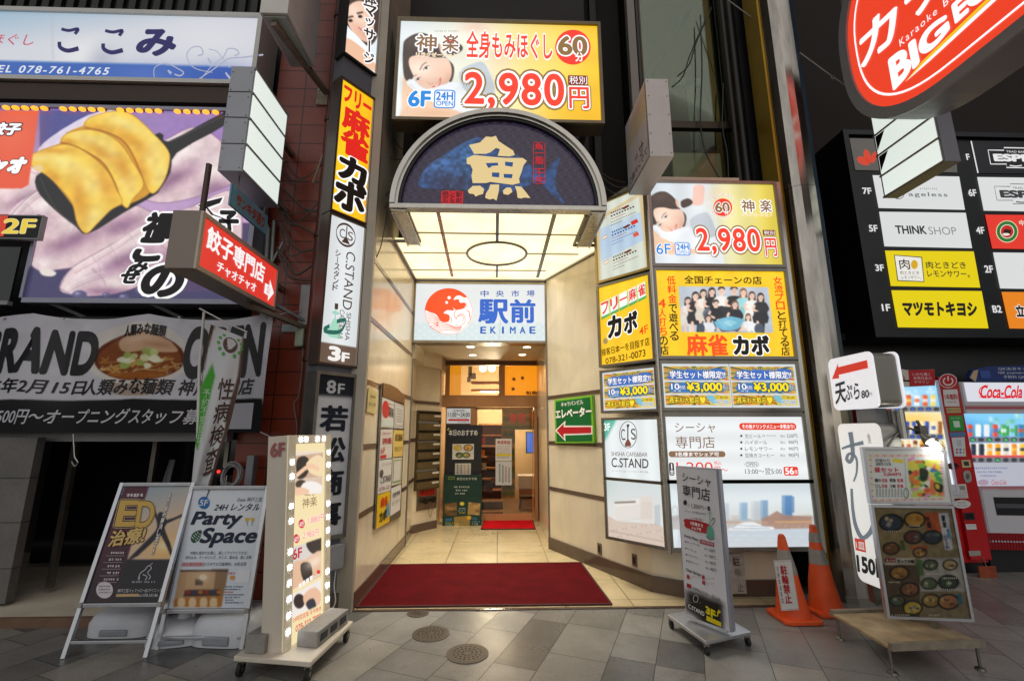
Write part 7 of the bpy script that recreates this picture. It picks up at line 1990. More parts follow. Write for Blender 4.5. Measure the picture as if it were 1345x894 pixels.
# boards left of the door
t = thing("menu_board","tall black menu stand headed with handwritten chalk lettering","menu board",UY(148,700,8.25))
s = Sheet.front(8.25,570 + 64 / 3.8875,470 + 345 / 3.8875,570 + 234 / 3.8875,470 + 872 / 3.8875,None); s.face(t,"panel",mat=pbr("black_board",'#0e0f11',.4)); s.use(cU)
s.rect(66,348,232,404,'#262c36',1); s.text("本日のおすすめ",(76,366,222,396),'#e6e8ea',.02,(),2); s.line([(70,368),(78,356)],5,'#d8d83a',2); s.line([(214,392),(222,382)],5,'#d8d83a',2)
s.letters(t); s.cabinet(t,.05,BLACK,.012,.008)
cvS = Sheet.front(8.244,570 + 95 / 3.8875,470 + 438 / 3.8875,570 + 203 / 3.8875,470 + 517 / 3.8875,None); c = rmap(cvS,cvS.canvas(170),cU); c.rect(0,0,900,900,'#dcdcd8')
def bowl(c,x,y,r,ins,rim='#2a2426'):
 c.ell(x,y,r,r * .72,rim); c.ell(x,y,r * .82,r * .58,ins[0]); rb = random.Random(int(x * 7 + y))
 for k in range(7): c.ell(x + rb.uniform(-.5,.5) * r,y + rb.uniform(-.35,.35) * r,r * rb.uniform(.15,.32),r * rb.uniform(.1,.22),ins[k % len(ins)])
bowl(c,122,458,22,['#d8b84a','#8aa84a','#e8dcc0'],'#b8a878'); bowl(c,175,458,24,['#d8a84a','#e8c870','#8a3a24'],'#1d3050'); bowl(c,130,495,20,['#6a8a4a','#d8c8a0','#2a2a20']); bowl(c,165,495,20,['#8a9a4a','#e8d8a8','#c8703a'])
cvS.face(t,"food_photo",.4)
s = Sheet.front(8.244,570 + 108 / 3.8875,470 + 537 / 3.8875,570 + 188 / 3.8875,470 + 596 / 3.8875,None); s.face(t,"note",mat=ink('#d6d4cc')); s.use(cU)
for j in range(4): s.scribble(116 + 18 * j,545,127 + 18 * j,590,('#4a4a48','#c89a6a')[j == 2],j,2,vertical=True)
s.letters(t,"note_lettering")
t = thing("menu_board","green menu board with three food photographs leaning in front of the black menu stand","menu board",UY(145,880,8.12))
s = Sheet.front(8.14,570 + 52 / 3.8875,470 + 598 / 3.8875,570 + 240 / 3.8875,470 + 876 / 3.8875,None); c = rmap(s,s.canvas(150),cd7)
c.rect(0,0,400,900,'#123a30'); c.noise(8,.06,2)
for q,cols in (((25,648,128,632,128,742,25,750),('#7a5a34','#b8925a','#4a3420')),((225,632,325,642,318,742,217,735),('#b8945a','#d8b878','#7a5a30')),((105,755,240,745,235,855,100,862),('#a8884a','#7a8a4a','#d8c088'))):
 P4 = [(q[0],q[1]),(q[2],q[3]),(q[4],q[5]),(q[6],q[7])]; c.poly(P4,cols[0]); c.clip(P4); rb = random.Random(q[0])
 for k in range(14): c.blob(rb.uniform(q[0],q[2]),rb.uniform(q[1],q[5]),20,12,cols[k % 3],.9)
 c.clip()
c.ell(172,645,20,16,'#e8d84a'); c.ell(230,762,20,18,'#e8b82a'); c.poly([(32,770),(90,765),(90,790),(32,795)],'#3a7aa8',.9); c.poly([(255,755),(300,760),(300,785),(255,780)],'#3a6a88',.9)
s.face(t,"face",.4); s.use(cd7)
s.text("本日のおすすめ",(128,424,295,448),'#dfe8e2',.0,(),2); s.scribble(55,418,118,428,'#b8c84a',3,2); s.scribble(55,434,118,444,'#b8c84a',4,2)
for j in range(3): s.scribble(105 + 4 * j,498 + 28 * j,240 - 22 * j,514 + 28 * j,'#c8dcd4',j,2)
for j in range(3): s.scribble(138,680 + 18 * j,205,692 + 18 * j,('#c8dcd4','#8ab8d0','#d8c84a')[j],j,2); s.scribble(30,800 + 16 * j,95,811 + 16 * j,('#d8d84a','#c8dcd4','#8ab8d0')[j],j,2); s.scribble(252,790 + 18 * j,312,803 + 18 * j,('#8ab8d0','#c8dcd4','#d8c84a')[j],j,2)
s.letters(t); s.cabinet(t,.02,pbr("green_edge",'#16352c',.5),.008,.0)
m = MB(); a = s.W((.05,s.h)); b = s.W((s.w - .05,s.h)); m.box((a.x,8.15,.009),(a.x + .03,8.22,a.z + .02)); m.box((b.x - .03,8.15,.009),(b.x,8.22,a.z + .02)); m.build("foot",BLACK,t)
t = thing("menu_board","narrow tall menu board in a black frame showing rows of small dishes","menu board",UY(560,830,8.3))
s = Sheet.front(8.3,570 + 538 / 3.8875,470 + 310 / 3.8875,570 + 600 / 3.8875,470 + 818 / 3.8875,.35); c = rmap(s,s.canvas(150),cU); c.rect(0,0,900,900,'#d6d8d2'); rb = random.Random(2)
for k in range(17):
 y = 345 + 28 * k
 if k in (3,8,12): continue
 if k in (9,10,11): c.rect(545,y - 12,570,y + 10,'#b8403a'); continue
 for x in (556,580): c.ell(x,y,11,8,('#d8d8d8','#3a3028','#b8a88a')[k % 3]); c.ell(x,y,7,5,('#c86a3a','#7a9a4a','#e0b070','#a84a3a')[(k + x) % 4])
c.rect(545,695,600,740,'#d8cf8a'); s.face(t,"face",.3); s.use(cU)
s.text("寿司御膳",(545,316,592,330),'#2a4a7a',.0,(),2); s.text("ほぼ無限",(545,425,592,440),'#2a2a2a',.0,(),2); s.text("すし一貫",(548,532,592,546),'#2a2a2a',.0,(),2); s.text("天ぷら",(555,676,592,690),'#2a2a2a',.0,(),2)
s.letters(t); s.cabinet(t,.06,BLACK,.035,.015)
m = MB(); a = s.W((0,s.h)); m.box((a.x - .02,8.3,.009),(a.x + .02,8.36,a.z)); m.build("foot",BLACK,t)
# fittings on the passage walls
def wall_sheet(p,q,px0,py0,px1,py1,lit=None,off=.0):
 """sheet on the vertical wall through plan points p, q (p is left of q as seen)"""
 a = on_wall(px0,py0,p,q); b = on_wall(px1,py1,p,q); u = Vector((q[0] - p[0],q[1] - p[1],0)).normalized()
 sh = Sheet(a,u,(0,0,-1),(b - a).dot(u),a.z - b.z,lit); sh.TL = sh.TL + sh.n * off; return sh
t = thing("elevator_sign","green wall sign with white katakana and a thick red arrow","sign",(.95,6.1,1.5))
s = wall_sheet(RW[0],RW[1],729,521,780,581.5,None,.04)
m = MB(); s.use(cJ); P4 = [s.q(*p) for p in ((888,292),(1058,271),(1069,487),(892,488))]; m.prism([s.W(p,-.038) for p in P4],s.n * .04); m.build("plate",pbr("lime_edge",'#6fae2a',.35,0,.05,4),t,bevel=.004)
s.poly([(896,300),(1050,280),(1060,478),(900,480)],'#0f6a35',1)
s.text("キャラバンビル",(920,303,1018,290,1020,312,921,324),'#f2f6ee',.02,(),2); s.text("エレベーター",(894,338,1056,322,1058,362,896,376),'#f2f6ee',.05,[('#0a3a1c',.05)],3)
s.poly([(892,430),(940,385),(938,408),(1062,408),(1062,448),(938,452),(940,480)],'#f2f2ec',2); s.poly([(900,430),(933,398),(931,415),(1056,414),(1056,442),(931,445),(933,467)],'#c0202c',3)
s.letters(t)
PWL = ((WX + .02,4.4),(WX + .02,6.8))
t = thing("poster_board","steel framed board with eight small tenant posters on the passage wall","notice board",(WX,5.5,1))
m = MB(); s = Sheet((WX + .012,4.6,2.3),(0,1,0),(0,0,-1),1.6,1.7,None); s.use(cY)
m.prism([s.W(s.q(*p),0) for p in ((112,86),(222,146),(226,210),(206,738),(78,800),(100,310))],s.n * .01); m.build("backing",STEEL_DARK,t)
m = MB(); q4 = [s.q(*p) for p in ((116,84),(150,92),(190,112),(224,150),(222,186),(114,152))]; m.prism([s.W(p,.012) for p in q4],s.n * .006); m.build("picture_top",pbr("autumn_print",'#6a4a28',.4,0,.6,30),t)
for k,(q,bg) in enumerate((((113,152,172,178,168,305,107,300),'#d6d2cc'),((175,180,221,196,216,308,171,304),'#c6c4c0'),((106,312,166,312,160,450,98,460),'#d8d2cc'),((169,314,218,316,213,442,165,447),'#e0c46a'),((98,464,160,456,155,608,90,628),'#dcdad8'),((164,452,211,448,206,574,158,588),'#d0ceb8'),((90,634,154,612,148,762,82,798),'#e8c21c'),((158,600,206,580,201,704,152,736),'#dedcda'))):
 P4 = [s.q(q[2 * i],q[2 * i + 1]) for i in range(4)]
 m = MB(); m.prism([s.W(p,.0115) for p in P4],s.n * .003); po = m.build("poster",ink(bg),t)
 s2_ = Sheet(s.TL + s.n * .012,s.u,s.v,s.w,s.h,None); s2_.use(None)
 def L2(fx,fy):
  a = Vector(P4[0]).lerp(Vector(P4[1]),fx); b = Vector(P4[3]).lerp(Vector(P4[2]),fx); p = a.lerp(b,fy); return (p.x / s.w,p.y / s.h)
 def pt(tx,x0,y0,x1,y1,col,bold=.0): s2_.text(tx,L2(x0,y0) + L2(x1,y0) + L2(x1,y1) + L2(x0,y1),col,bold,(),2)
 def pq(x0,y0,x1,y1,col,ly=1): s2_.poly([L2(x0,y0),L2(x1,y0),L2(x1,y1),L2(x0,y1)],col,ly)
 if k == 0: s2_.poly([L2(.3 + .28 * math.cos(w),.38 + .3 * math.sin(w)) for w in np.linspace(0,6.28,20,endpoint=False)],'#c8302c',1); pt("駅前",.55,.25,.95,.6,'#2a2a2a',.02); pt("中央市場",.5,.1,.95,.18,'#555'); pq(.05,.75,.95,.95,'#c8d8d0')
 if k in (1,5): pq(.1,.08,.9,.9,'#bdbab2' if k == 1 else '#7a9a6a'); pq(.14,.12,.86,.86,'#d8d6d0',1.4)
 if k == 1:
  for j in range(6): pq(.2,.2 + .1 * j,.8,.24 + .1 * j,'#8a8680',2)
 if k == 2: pt("神楽",.15,.28,.9,.5,'#b03a3a',.03); pt("全身もみほぐし",.1,.08,.9,.18,'#b8604a'); pt("6F",.05,.6,.4,.8,'#c8302c'); pq(.05,.86,.5,.97,'#c8202c')
 if k == 3: pt("居酒屋",.15,.15,.9,.4,'#6a4a1c',.02); pt("空あります",.15,.6,.85,.8,'#5a3a14')
 if k == 4: pt("C.STAND",.15,.5,.95,.7,'#4a4040',.01); pt("シーシャ",.2,.08,.9,.2,'#555'); pt("078-321",.1,.82,.9,.92,'#a83a3a'); s2_.poly([L2(.2 + .14 * math.cos(w),.4 + .12 * math.sin(w)) for w in np.linspace(0,6.28,16,endpoint=False)],'#5a5050',1)
 if k == 6: pt("麻雀",.25,.12,.75,.42,'#d83a20',.04); pt("カボ",.2,.55,.7,.85,'#17120c',.06); s2_.poly([L2(.7,.45),L2(.9,.3),L2(.95,.75),L2(.75,.85)],'#4a9ac8',1.5)
 if k == 7: pt("若松商事",.15,.2,.9,.38,'#2a2a2a',.01); pt("セブンプリント",.1,.5,.9,.66,'#2a2a2a')
 s2_.letters(po)
t = thing("wall_label","small cream framed label on the passage wall beside the poster board","notice",(WX,4.9,1.8))
m = MB(); P4 = [s.q(*p) for p in ((52,106),(93,124),(86,237),(43,226))]; m.prism([s.W(p,-.004) for p in P4],s.n * .008); m.build("plate",ink('#d8c88a'),t)
s2_ = Sheet(s.TL + s.n * .006,s.u,s.v,s.w,s.h,None); s2_.use(cY); s2_.text("募集中",(60,140,86,148,84,164,58,156),'#4a4434',.0,(),2); s2_.text("駐車ご遠慮",(52,176,86,184,85,200,51,192),'#4a4434',.0,(),2); s2_.letters(t)
t = thing("wall_plate","small square blank plate low on the passage wall below the mailboxes","plate",(WX,6.5,.4))
s3 = Sheet((-1.28,6.74,2.0),Vector((-.06,.83,0)).normalized(),(0,0,-1),1,2,None); s3.use(cY)
m = MB(); m.prism([s3.W(s3.q(*p),.0) for p in ((232,762),(252,748),(250,800),(230,818))],s3.n * .008); m.build("plate",pbr("bone_plate",'#c9b99c',.4),t)
MW = ((-1.34,7.55),(-1.02,8.0))
t = thing("mailbox_unit","bronze bank of eight narrow mailboxes on the angled wall inside the passage","mailboxes",(-1.2,7.8,1))
s = wall_sheet(*MW,470 + 290 / 3.723,480 + 222 / 3.723,470 + 386 / 3.723,480 + 592 / 3.723,None,.01)
s.use(None); s.cabinet(t,.02,pbr("bronze_case",'#5c5138',.4,.5,.1,5),.012,.03)
BZ = pbr("bronze_flap",'#6e6248',.4,.6,.12,6)
for k in range(8):
 y0 = s.h * k / 8; y1 = s.h * (k + 1) / 8
 m = MB(); m.prism([s.W(p,.0) for p in ((.01,y0 + s.h * .035),(s.w - .01,y0 + s.h * .035),(s.w - .01,y1 - .004),(.01,y1 - .004))],s.n * .035); mbx = m.build("mailbox",BZ,t,bevel=.003)
 m = MB(); m.prism([s.W(p,.036) for p in ((s.w * .68,y0 + s.h * .045),(s.w * .98,y0 + s.h * .045),(s.w * .98,y0 + s.h * .07),(s.w * .68,y0 + s.h * .07))],s.n * .004); m.build("name_strip",ink('#d8d6ce'),mbx)
 m = MB(); m.prism([s.W(p,.002) for p in ((.01,y0 + .004),(s.w - .01,y0 + .004),(s.w - .01,y0 + s.h * .03),(.01,y0 + s.h * .03))],s.n * .004); m.build("slot",pbr("slot_grey",'#9aa0a6',.3,.5) if k in (1,3,6) else BLACK,mbx)
t = thing("hydrant_connection","red lettered plate above twin hydrant outlets below the mailboxes","hydrant",(-1.2,7.8,.6))
s = wall_sheet(*MW,470 + 290 / 3.723,480 + 598 / 3.723,470 + 380 / 3.723,480 + 690 / 3.723,None,.01)
s.face(t,"plate",mat=STEEL_DARK); s.use(cY); s.poly([(300,600),(378,594),(376,630),(298,638)],'#a8241c',1); s.text("送水口",(306,606,370,600,370,626,304,632),'#5a1410',.02,(),2); s.letters(t); s.cabinet(t,.015,STEEL_DARK,.006,.004)
for (x,y) in ((316,658),(354,652)):
 c0 = s.W(s.q(x,y),.0); m = MB(); m.tube([c0,c0 + s.n * .06],.045,16); oo = m.build("outlet",pbr("dark_brass",'#4a4234',.4,.7),t,smooth=True)
 m = MB(); m.tube([c0 + s.n * .06,c0 + s.n * .085],.05,16); m.build("cap",pbr("black_cap",'#1d1b18',.4,.4),oo,smooth=True)
m = MB(); m.tube(spline([s.W(s.q(330,672),.05),s.W(s.q(338,710),.04),s.W(s.q(346,740),.04),s.W(s.q(352,705),.05),s.W(s.q(356,668),.06)],6,False),.004,6); m.build("chain",STEEL_DARK,t,smooth=True)
# ================================================================== objects standing on the pavement
# --- two poster easels
def easel(label,BL,th,w,h,tilt,paint,foot_back=.42):
 t = thing("poster_easel",label,"easel sign",(BL[0] + w / 2,BL[1],0))
 t_ = R(th); u = Vector((math.cos(t_),math.sin(t_),0)); nb = Vector((-math.sin(t_),math.cos(t_),0))
 up = Vector((0,0,math.cos(R(tilt)))) + nb * math.sin(R(tilt))
 B = Vector(BL); TL = B + up * h
 s = Sheet(TL,u,-up,w,h,None)
 paint(s,t)
 e = .016
 k = B.z / up.z
 for x in (-e,w + e): m = MB(); m.beam(TL + u * x + up * .03,B + u * x - up * k,.028,.026,up=nb); m.build("side_rail",ALU,t)
 for nm,y,hh in (("top_rail",-.018,.03),("bottom_rail",h + .016,.03),("foot_rail",h + k * .72,.022)):
  m = MB(); m.beam(s.W((0,y),.002),s.W((w,y),.002),hh * .9,hh,up=nb); m.build(nm,ALU,t,bevel=.003)
 for x in (-e,w + e):
  m = MB(); c0 = s.W((x,h + .016),.016); m.tube([c0,c0 + s.n * .008],.018,10); m.build("corner_cap",STEEL_DARK,t)
 for x in (.02,w - .02):
  a = s.W((x,.02),-.02); b = Vector((a.x,a.y,0)) + nb * foot_back; m = MB(); m.beam(a,b,.022,.022); m.build("back_leg",ALU,t)
 m = MB(); m.prism([s.W(p,-.016) for p in ((0,0),(w,0),(w,h),(0,h))],s.n * .014); m.build("backing",pbr("easel_back",'#8a8c90',.5),t)
 return t
def paint_ed(s,t):
 c = rmap(s,s.canvas(150),cW)
 c.grad(0,90,0,400,'#6fa3cf','#e2c6a8'); c.blob(480,340,90,60,'#ffc266',.9); c.blob(470,330,40,26,'#fff0c0',.9); c.grad(0,380,0,580,'#6c6580','#1d1722',.0)
 c.poly([(0,395),(700,392),(700,620),(0,620)],'#4a4058'); c.clip([(0,395),(700,392),(700,620),(0,620)]); c.grad(0,395,0,500,'#6a5e74','#1b161e'); c.clip()
 c.poly([(290,60),(398,60),(240,590),(100,590)],'#5a1a34'); c.clip([(290,60),(398,60),(240,590),(100,590)]); c.grad(0,380,0,580,'#521730','#241019',.8); c.clip()
 K = '#1a1420'
 c.poly([(440,205),(470,200),(480,215),(545,190),(570,175),(572,190),(480,230),(472,265),(495,320),(505,375),(495,372),(455,285),(430,300),(350,375),(310,392),(312,384),(410,285),(435,250),(432,215),(415,170),(425,165)],K,1,2); c.ell(452,195,14,16,K)
 s.face(t,"poster",.15); s.use(cW); G = '#d9b25a'
 s.text("E",(276,130,352,130,330,240,250,242),G,.03,[('#3a2410',.025),('#f0e0b0',.035)],3); s.text("D",(356,134,430,134,410,244,340,246),G,.03,[('#3a2410',.025),('#f0e0b0',.035)],3)
 s.text("治療!",(236,266,392,244,372,316,214,336),'#e0c074',.03,[('#4a1a10',.04)],4)
 s.vtext("その悩み解決します!",(490,95,504,95,425,372,408,372),'#f4f2f0',.02,[('#3a3040',.05)],3)
 s.scribble(300,96,386,112,'#e6d8dc',1,3)
 for j in range(5): s.scribble(228 - 8 * j,358 + 30 * j,292 - 8 * j,369 + 30 * j,'#d8ccd0',j,3); s.rect(205 - 9 * j,375 + 30 * j,290 - 9 * j,377 + 30 * j,'#9a8a90',2)
 s.ell(200,530,38,38,'#dcd6dc',2); [s.scribble(174,510 + 14 * j,226,518 + 14 * j,'#8a7a84',j,3) for j in range(3)]
 s.line([(352,482),(362,455),(382,440),(400,420),(412,432),(395,452),(408,470),(398,482)],4,'#c4c0cc',3,4); s.line([(372,460),(392,470),(384,486)],4,'#c4c0cc',3,4); s.line([(385,432),(398,424),(418,408)],3,'#c4c0cc',3,3); s.line([(360,470),(355,488)],3,'#c4c0cc',3)
 s.scribble(322,490,424,499,'#a8a4b0',9,3); s.text("神戸三宮バッファローEDクリニック",(262,525,456,540),'#e2dee4',.0,(),3); s.rect(254,548,352,560,'#c8a878',2); s.text("tel 078-333-86",(356,548,438,560),'#e2dee4',.0,(),3)
 s.letters(t)
easel("tilted easel with a dark sunset clinic poster and a leaping silhouette",(-3.01,3.73,.33),0,.53,.81,13.5,paint_ed)
def paint_party(s,t):
 c = rmap(s,s.canvas(150),cW); c.rect(0,0,1200,900,'#dfe7f2'); c.blob(760,200,200,120,'#eef2f8',.7)
 ph = [(540,440),(758,437),(725,607),(508,606)]
 c.clip(ph); c.rect(480,430,780,620,'#b88a5e'); c.poly([(560,440),(700,440),(690,540),(560,540)],'#d2ac84'); c.poly([(510,440),(575,440),(555,560),(500,600)],'#c8a078'); c.poly([(700,440),(760,440),(735,560),(690,540)],'#9a7a5a'); c.rect(500,430,780,448,'#5a463c'); c.rect(607,482,642,508,'#4a3a34'); c.ell(643,474,18,14,'#fff0d8'); c.blob(643,474,36,30,'#ffe2b8',.5)
 c.poly([(560,530),(720,528),(720,556),(555,560)],'#54403a'); [c.ell(575 + 28 * j,540,12,8,('#a83a2c','#3a4a6a','#c87a3a')[j % 3]) for j in range(6)]; c.poly([(510,570),(735,560),(725,610),(505,610)],'#c07a34')
 for x in (545,595,645,690): c.poly([(x - 16,606),(x - 14,572),(x,564),(x + 16,572),(x + 14,606)],'#ecd0a8',1,2)
 c.clip(); s.face(t,"poster",.15); s.use(cW); N = '#16223f'
 s.ell(648,137,26,28,'#2f6fb8',2); s.text("5F",(632,124,664,150),'#eaf2fa',.01,(),3,shear=.1)
 s.text("Oasis 神戸三宮",(800,112,908,132),'#3a4a60',.0,(),2,shear=.1); s.text("24H レンタル",(702,140,898,172),N,.01,(),2,shear=.25)
 s.text("Party",(606,178,806,252),N,.035,(),2,shear=.25); s.text("Space",(646,252,876,336),N,.035,(),2,shear=.25)
 s.poly([(588,300),(598,275),(620,262),(638,262),(634,285),(622,308),(600,318)],'#2c5a3a',2,3)
 for j in range(4): s.line([(604 + 6 * j,300 - 8 * j),(592 + 9 * j,290 - 8 * j)],3,'#dfe7f2',3); s.line([(610 + 6 * j,302 - 8 * j),(616 + 6 * j,312 - 10 * j)],3,'#dfe7f2',3)
 for (x,d) in ((842,-1),(866,1)): s.poly([(x - 10,205),(x + 10,205),(x + 5,222),(x - 5,222)],'#e8c040',3); s.line([(x,222),(x - 2 * d,240)],3,'#8ab0c8',3)
 s.text("仲間と貸切でお得に、楽しくワイワイできる!",(588,356,842,370),'#2a3448',.0,(),2,shear=.1); s.text("持ち込み、ケータリング、ダンス、飲み会、推し活等",(566,376,860,390),'#2a3448',.0,(),2,shear=.1)
 s.rrect(548,405,644,424,.2,'#d8b0b8',1); s.text("格安!無料特典!",(552,408,640,421),'#b83a4a',.0,(),2); s.text("カラオケ21万曲無料、30名収容",(648,405,838,421),'#2a3448',.0,(),2,shear=.1)
 s.scribble(760,450,790,460,'#d84a4a',2,2); s.ell(776,474,12,10,'#e8a04a',2); s.rrect(800,440,850,496,.06,'#eef0f4',1)
 for j in range(7): s.scribble(742,512 + 12 * j,830 - (j % 3) * 22,519 + 12 * j,('#4a5a78','#c84a4a')[j == 2],j,2)
 s.letters(t)
easel("upright easel with a white poster offering 24 hour rental party space",(-2.45,3.80,.26),-.8,.575,.84,7.5,paint_party)
# --- white plastic weights behind them
PLA = pbr("white_polythene",'#c6c9cf',.4,0,.06,6)
def weight(label,px,py,w,d,h,rot,kind):
 c0 = onZ(px,py); t = thing("banner_weight",label,"sign weight",c0,rotz=rot,group="white plastic sign bases")
 M = Matrix.Translation(c0) @ Matrix.Rotation(rot,4,'Z')
 m = MB(M); n = 26; prof = [(1.0,.0),(1.0,.35),(.93,.62),(.72,.86),(.45,1.0)] if kind else [(1,0),(1.0,.55),(.9,.85),(.8,.95),(.7,1.0)]
 vs = []
 for (k,z) in prof:
  for i in range(n):
   a = 2 * math.pi * i / n; e = .55
   vs.append((k * w / 2 * math.copysign(abs(math.cos(a)) ** e,math.cos(a)),k * d / 2 * math.copysign(abs(math.sin(a)) ** e,math.sin(a)),z * h + .004))
 m.add(vs,[(i * n + j,i * n + (j + 1) % n,(i + 1) * n + (j + 1) % n,(i + 1) * n + j) for i in range(len(prof) - 1) for j in range(n)] + [tuple(range(n))[::-1],tuple(range((len(prof) - 1) * n,len(prof) * n))])
 m.build("tank",PLA,t,smooth=True)
 if kind:
  m = MB(M); m.lathe([(.05,h - .01),(.045,h + .05),(.03,h + .1),(.028,h + .13)],(0,0,0),16); m.build("socket",PLA,t,smooth=True)
 m = MB(M); m.lathe([(.045,h * .95),(.03,h + .006),(.008,h + .006)],(-w * .28,0,0),16); m.build("filler_cap",pbr("cap_white",'#b4b8be',.4),t,smooth=True)
 m = MB(M); m.box((-w * .2,-d / 2 - .012,.02),(w * .2,-d / 2 + .02,h * .42)); m.build("grip",pbr("shadow_grey",'#8b8f96',.5),t,bevel=.012)
weight("low white plastic sign base under the sunset clinic easel",172,826,.52,.36,.16,0,False)
weight("round white plastic sign base with the flag pole socket between the easels",240,836,.42,.40,.14,.2,True)
weight("bulky white plastic sign base with moulded holes under the party space easel",306,836,.50,.40,.2,-.1,False)
# --- LED sign on a castor board
t = thing("led_sign","tall massage sign edged with bright white LEDs standing on a wheeled board","lit sign",(-1.5,3.6,0))
lb = [onZ(307,861,.13),onZ(408,869,.13),onZ(464,815,.13)]; lb.append(lb[0] + lb[2] - lb[1])
m = MB(); m.plan([(p.x,p.y) for p in lb],.10,.13); m.build("board",pbr("cream_board",'#cfc6b6',.45,0,.08,6),t,bevel=.006)
for k,q in enumerate(lb):
 cen = sum(lb,Vector()) / 4; p = q.lerp(cen,.12)
 m = MB(); m.tube([(p.x - .012,p.y,.042),(p.x + .012,p.y,.042)],.042,16); wl = m.build("castor",RUBBER,t,smooth=True)
 m = MB(); m.tube([(p.x - .014,p.y,.042),(p.x + .014,p.y,.042)],.016,10); m.box((p.x - .02,p.y - .012,.07),(p.x + .02,p.y + .012,.1)); m.build("fork",STEEL_DARK,wl)
TH2 = 80.0; t2 = R(TH2); u2 = Vector((math.cos(t2),math.sin(t2),0)); n2 = Vector((math.sin(t2),-math.cos(t2),0))
bl = onZ(370.5,857,.132); top = 1.53
LWd = .56
s = Sheet.yaw((bl.x,bl.y,.132),TH2,LWd,1,1.0,4.3); s.h = top - .132; s.TL = s.TL - s.v * s.h
m = MB(); m.prism([s.W(p,-.155) for p in ((0,0),(LWd,0),(LWd,s.h),(0,s.h))],s.n * .152); m.build("cabinet",pbr("cream_cabinet",'#d2c8b8',.45,0,.08,3,streak=True),t,bevel=.005)
c = rmap(s,s.canvas(170),cG); c.rect(0,-900,900,1900,'#f2dfae')
c.poly([(283,90),(388,88),(385,235),(283,245)],'#e8d8cc'); q_ = [(286,105),(390,92),(388,178),(284,188)]; c.clip(q_); c.rect(200,0,500,300,'#c9a88e'); c.poly([(296,120),(325,105),(345,130),(330,175),(300,185)],'#1d1a1c',1,3); c.poly([(330,130),(370,100),(392,120),(388,175),(345,165)],'#f0d8b0',1,3); c.line([(300,170),(340,140),(372,150)],10,'#f0c4a4',1,3); c.clip()
q_ = [(285,190),(387,180),(386,235),(284,245)]; c.clip(q_); c.rect(200,0,500,300,'#d8c0ac'); c.ell(312,205,20,16,'#3a2a24'); c.poly([(320,200),(360,195),(390,215),(388,240),(310,240)],'#f2ece8',1,3); c.poly([(300,215),(340,225),(330,243),(290,243)],'#efc4a4',1,3); c.clip()
q_ = [(280,430),(384,395),(382,530),(276,580)]; c.clip(q_); c.rect(200,300,500,700,'#d8d2cc'); c.poly([(330,410),(384,380),(384,440),(350,450)],'#2a2224',1,3); c.poly([(280,490),(330,470),(384,440),(384,530),(276,590)],'#e2b898',1,3); c.poly([(310,490),(345,485),(350,540),(320,545)],'#2a2422',1,3); c.blob(360,480,30,20,'#f8e8d8',.7); c.clip()
q_ = [(274,600),(384,540),(382,630),(270,685)]; c.clip(q_); c.rect(200,500,500,700,'#efe8e2'); c.ell(305,620,20,26,'#2a2020'); c.poly([(320,600),(360,570),(384,600),(370,640),(330,640)],'#e8bc9c',1,3); c.poly([(330,625),(355,610),(365,640),(340,650)],'#26303e',1,3); c.clip()
s.face(t,"poster_face",.3); s.use(cG)
s.text("神楽",(314,256,366,246,366,280,314,292),'#7a5a3c',.0,(),3); s.scribble(322,240,360,246,'#a88a6a',2,2)
for (x,y,n_,pr) in ((312,345,"40分","1,880円"),(294,398,"60分","2,980円")): s.ell(x,y,11,16,'#c8303a',2); s.text(n_,(x - 8,y - 8,x + 8,y + 8),'#fff',.0,(),3); s.text(pr,(x + 22,y - 24,x + 78,y - 36,x + 78,y - 10,x + 22,y + 4),'#e0403a',.0,[('#fff',.04)],3)
s.text("6F",(280,438,312,428,312,462,280,474),'#b83040',.03,(),3)
for k in range(4): s.poly([(302 + 13 * k,575 - 9 * k),(312 + 13 * k,570 - 9 * k),(312 + 13 * k,554 - 9 * k),(302 + 13 * k,560 - 9 * k)],'#f2f0ec',2)
s.ell(372,516,6,7,'#d83a2c',2); s.line([(352,536),(378,524)],4,'#d8d0c8',2)
s.text("24時間営業 年中無休",(280,678,382,635,382,652,280,698),'#d0402c',.0,(),3); s.text("078-333-7988",(290,708,380,662,380,682,290,730),'#c83a2c',.01,(),3)
s.letters(t)
# LED border
s.use(None)
m = MB(); bw = .075 / LWd; bh = .045
def strip(a,b,c_,d): m.prism([s.W((x * s.w,y * s.h),.003) for x,y in ((a,b),(c_,b),(c_,d),(a,d))],s.n * .012)
strip(0,0,bw,1); strip(1 - bw,0,1,1); strip(bw,0,1 - bw,bh); m.build("led_border",pbr("cream_border",'#e2dac4',.4),t)
LEDM = glow("led_white",'#eef4ff',30)
pos = [(bw / 2,.135 + .0715 * k) for k in range(12) if k not in (2,5)] + [(1 - bw / 2,.10 + .072 * k) for k in range(12) if k not in (3,8)] + [(.24,.022),(.36,.022),(.64,.022),(.80,.022)]
for k,(x,y) in enumerate(pos):
 m = MB()
 for dx in (-.010,.010):
  for dy in (-.009,.009):
   c0 = s.W((x * s.w + dx,y * s.h + dy),.0155); m.prism([c0 + s.u * a + s.v * b for a,b in ((-.0065,-.005),(.0065,-.005),(.0065,.005),(-.0065,.005))],s.n * .003)
 m.build("led_cluster",LEDM,t)
s3 = Sheet(s.W((-.003,0),-.155),s.n,s.v,.153,s.h,None); s3.use(None)
s3.text("6F",(.2,.035,.88,.10),'#b06a6a',.04,(),2); s3.scribble(.3,.2,.6,.36,'#9a8e80',3,2,vertical=True); s3.scribble(.3,.4,.55,.5,'#9a8e80',4,2,vertical=True); s3.letters(t,"side_lettering")
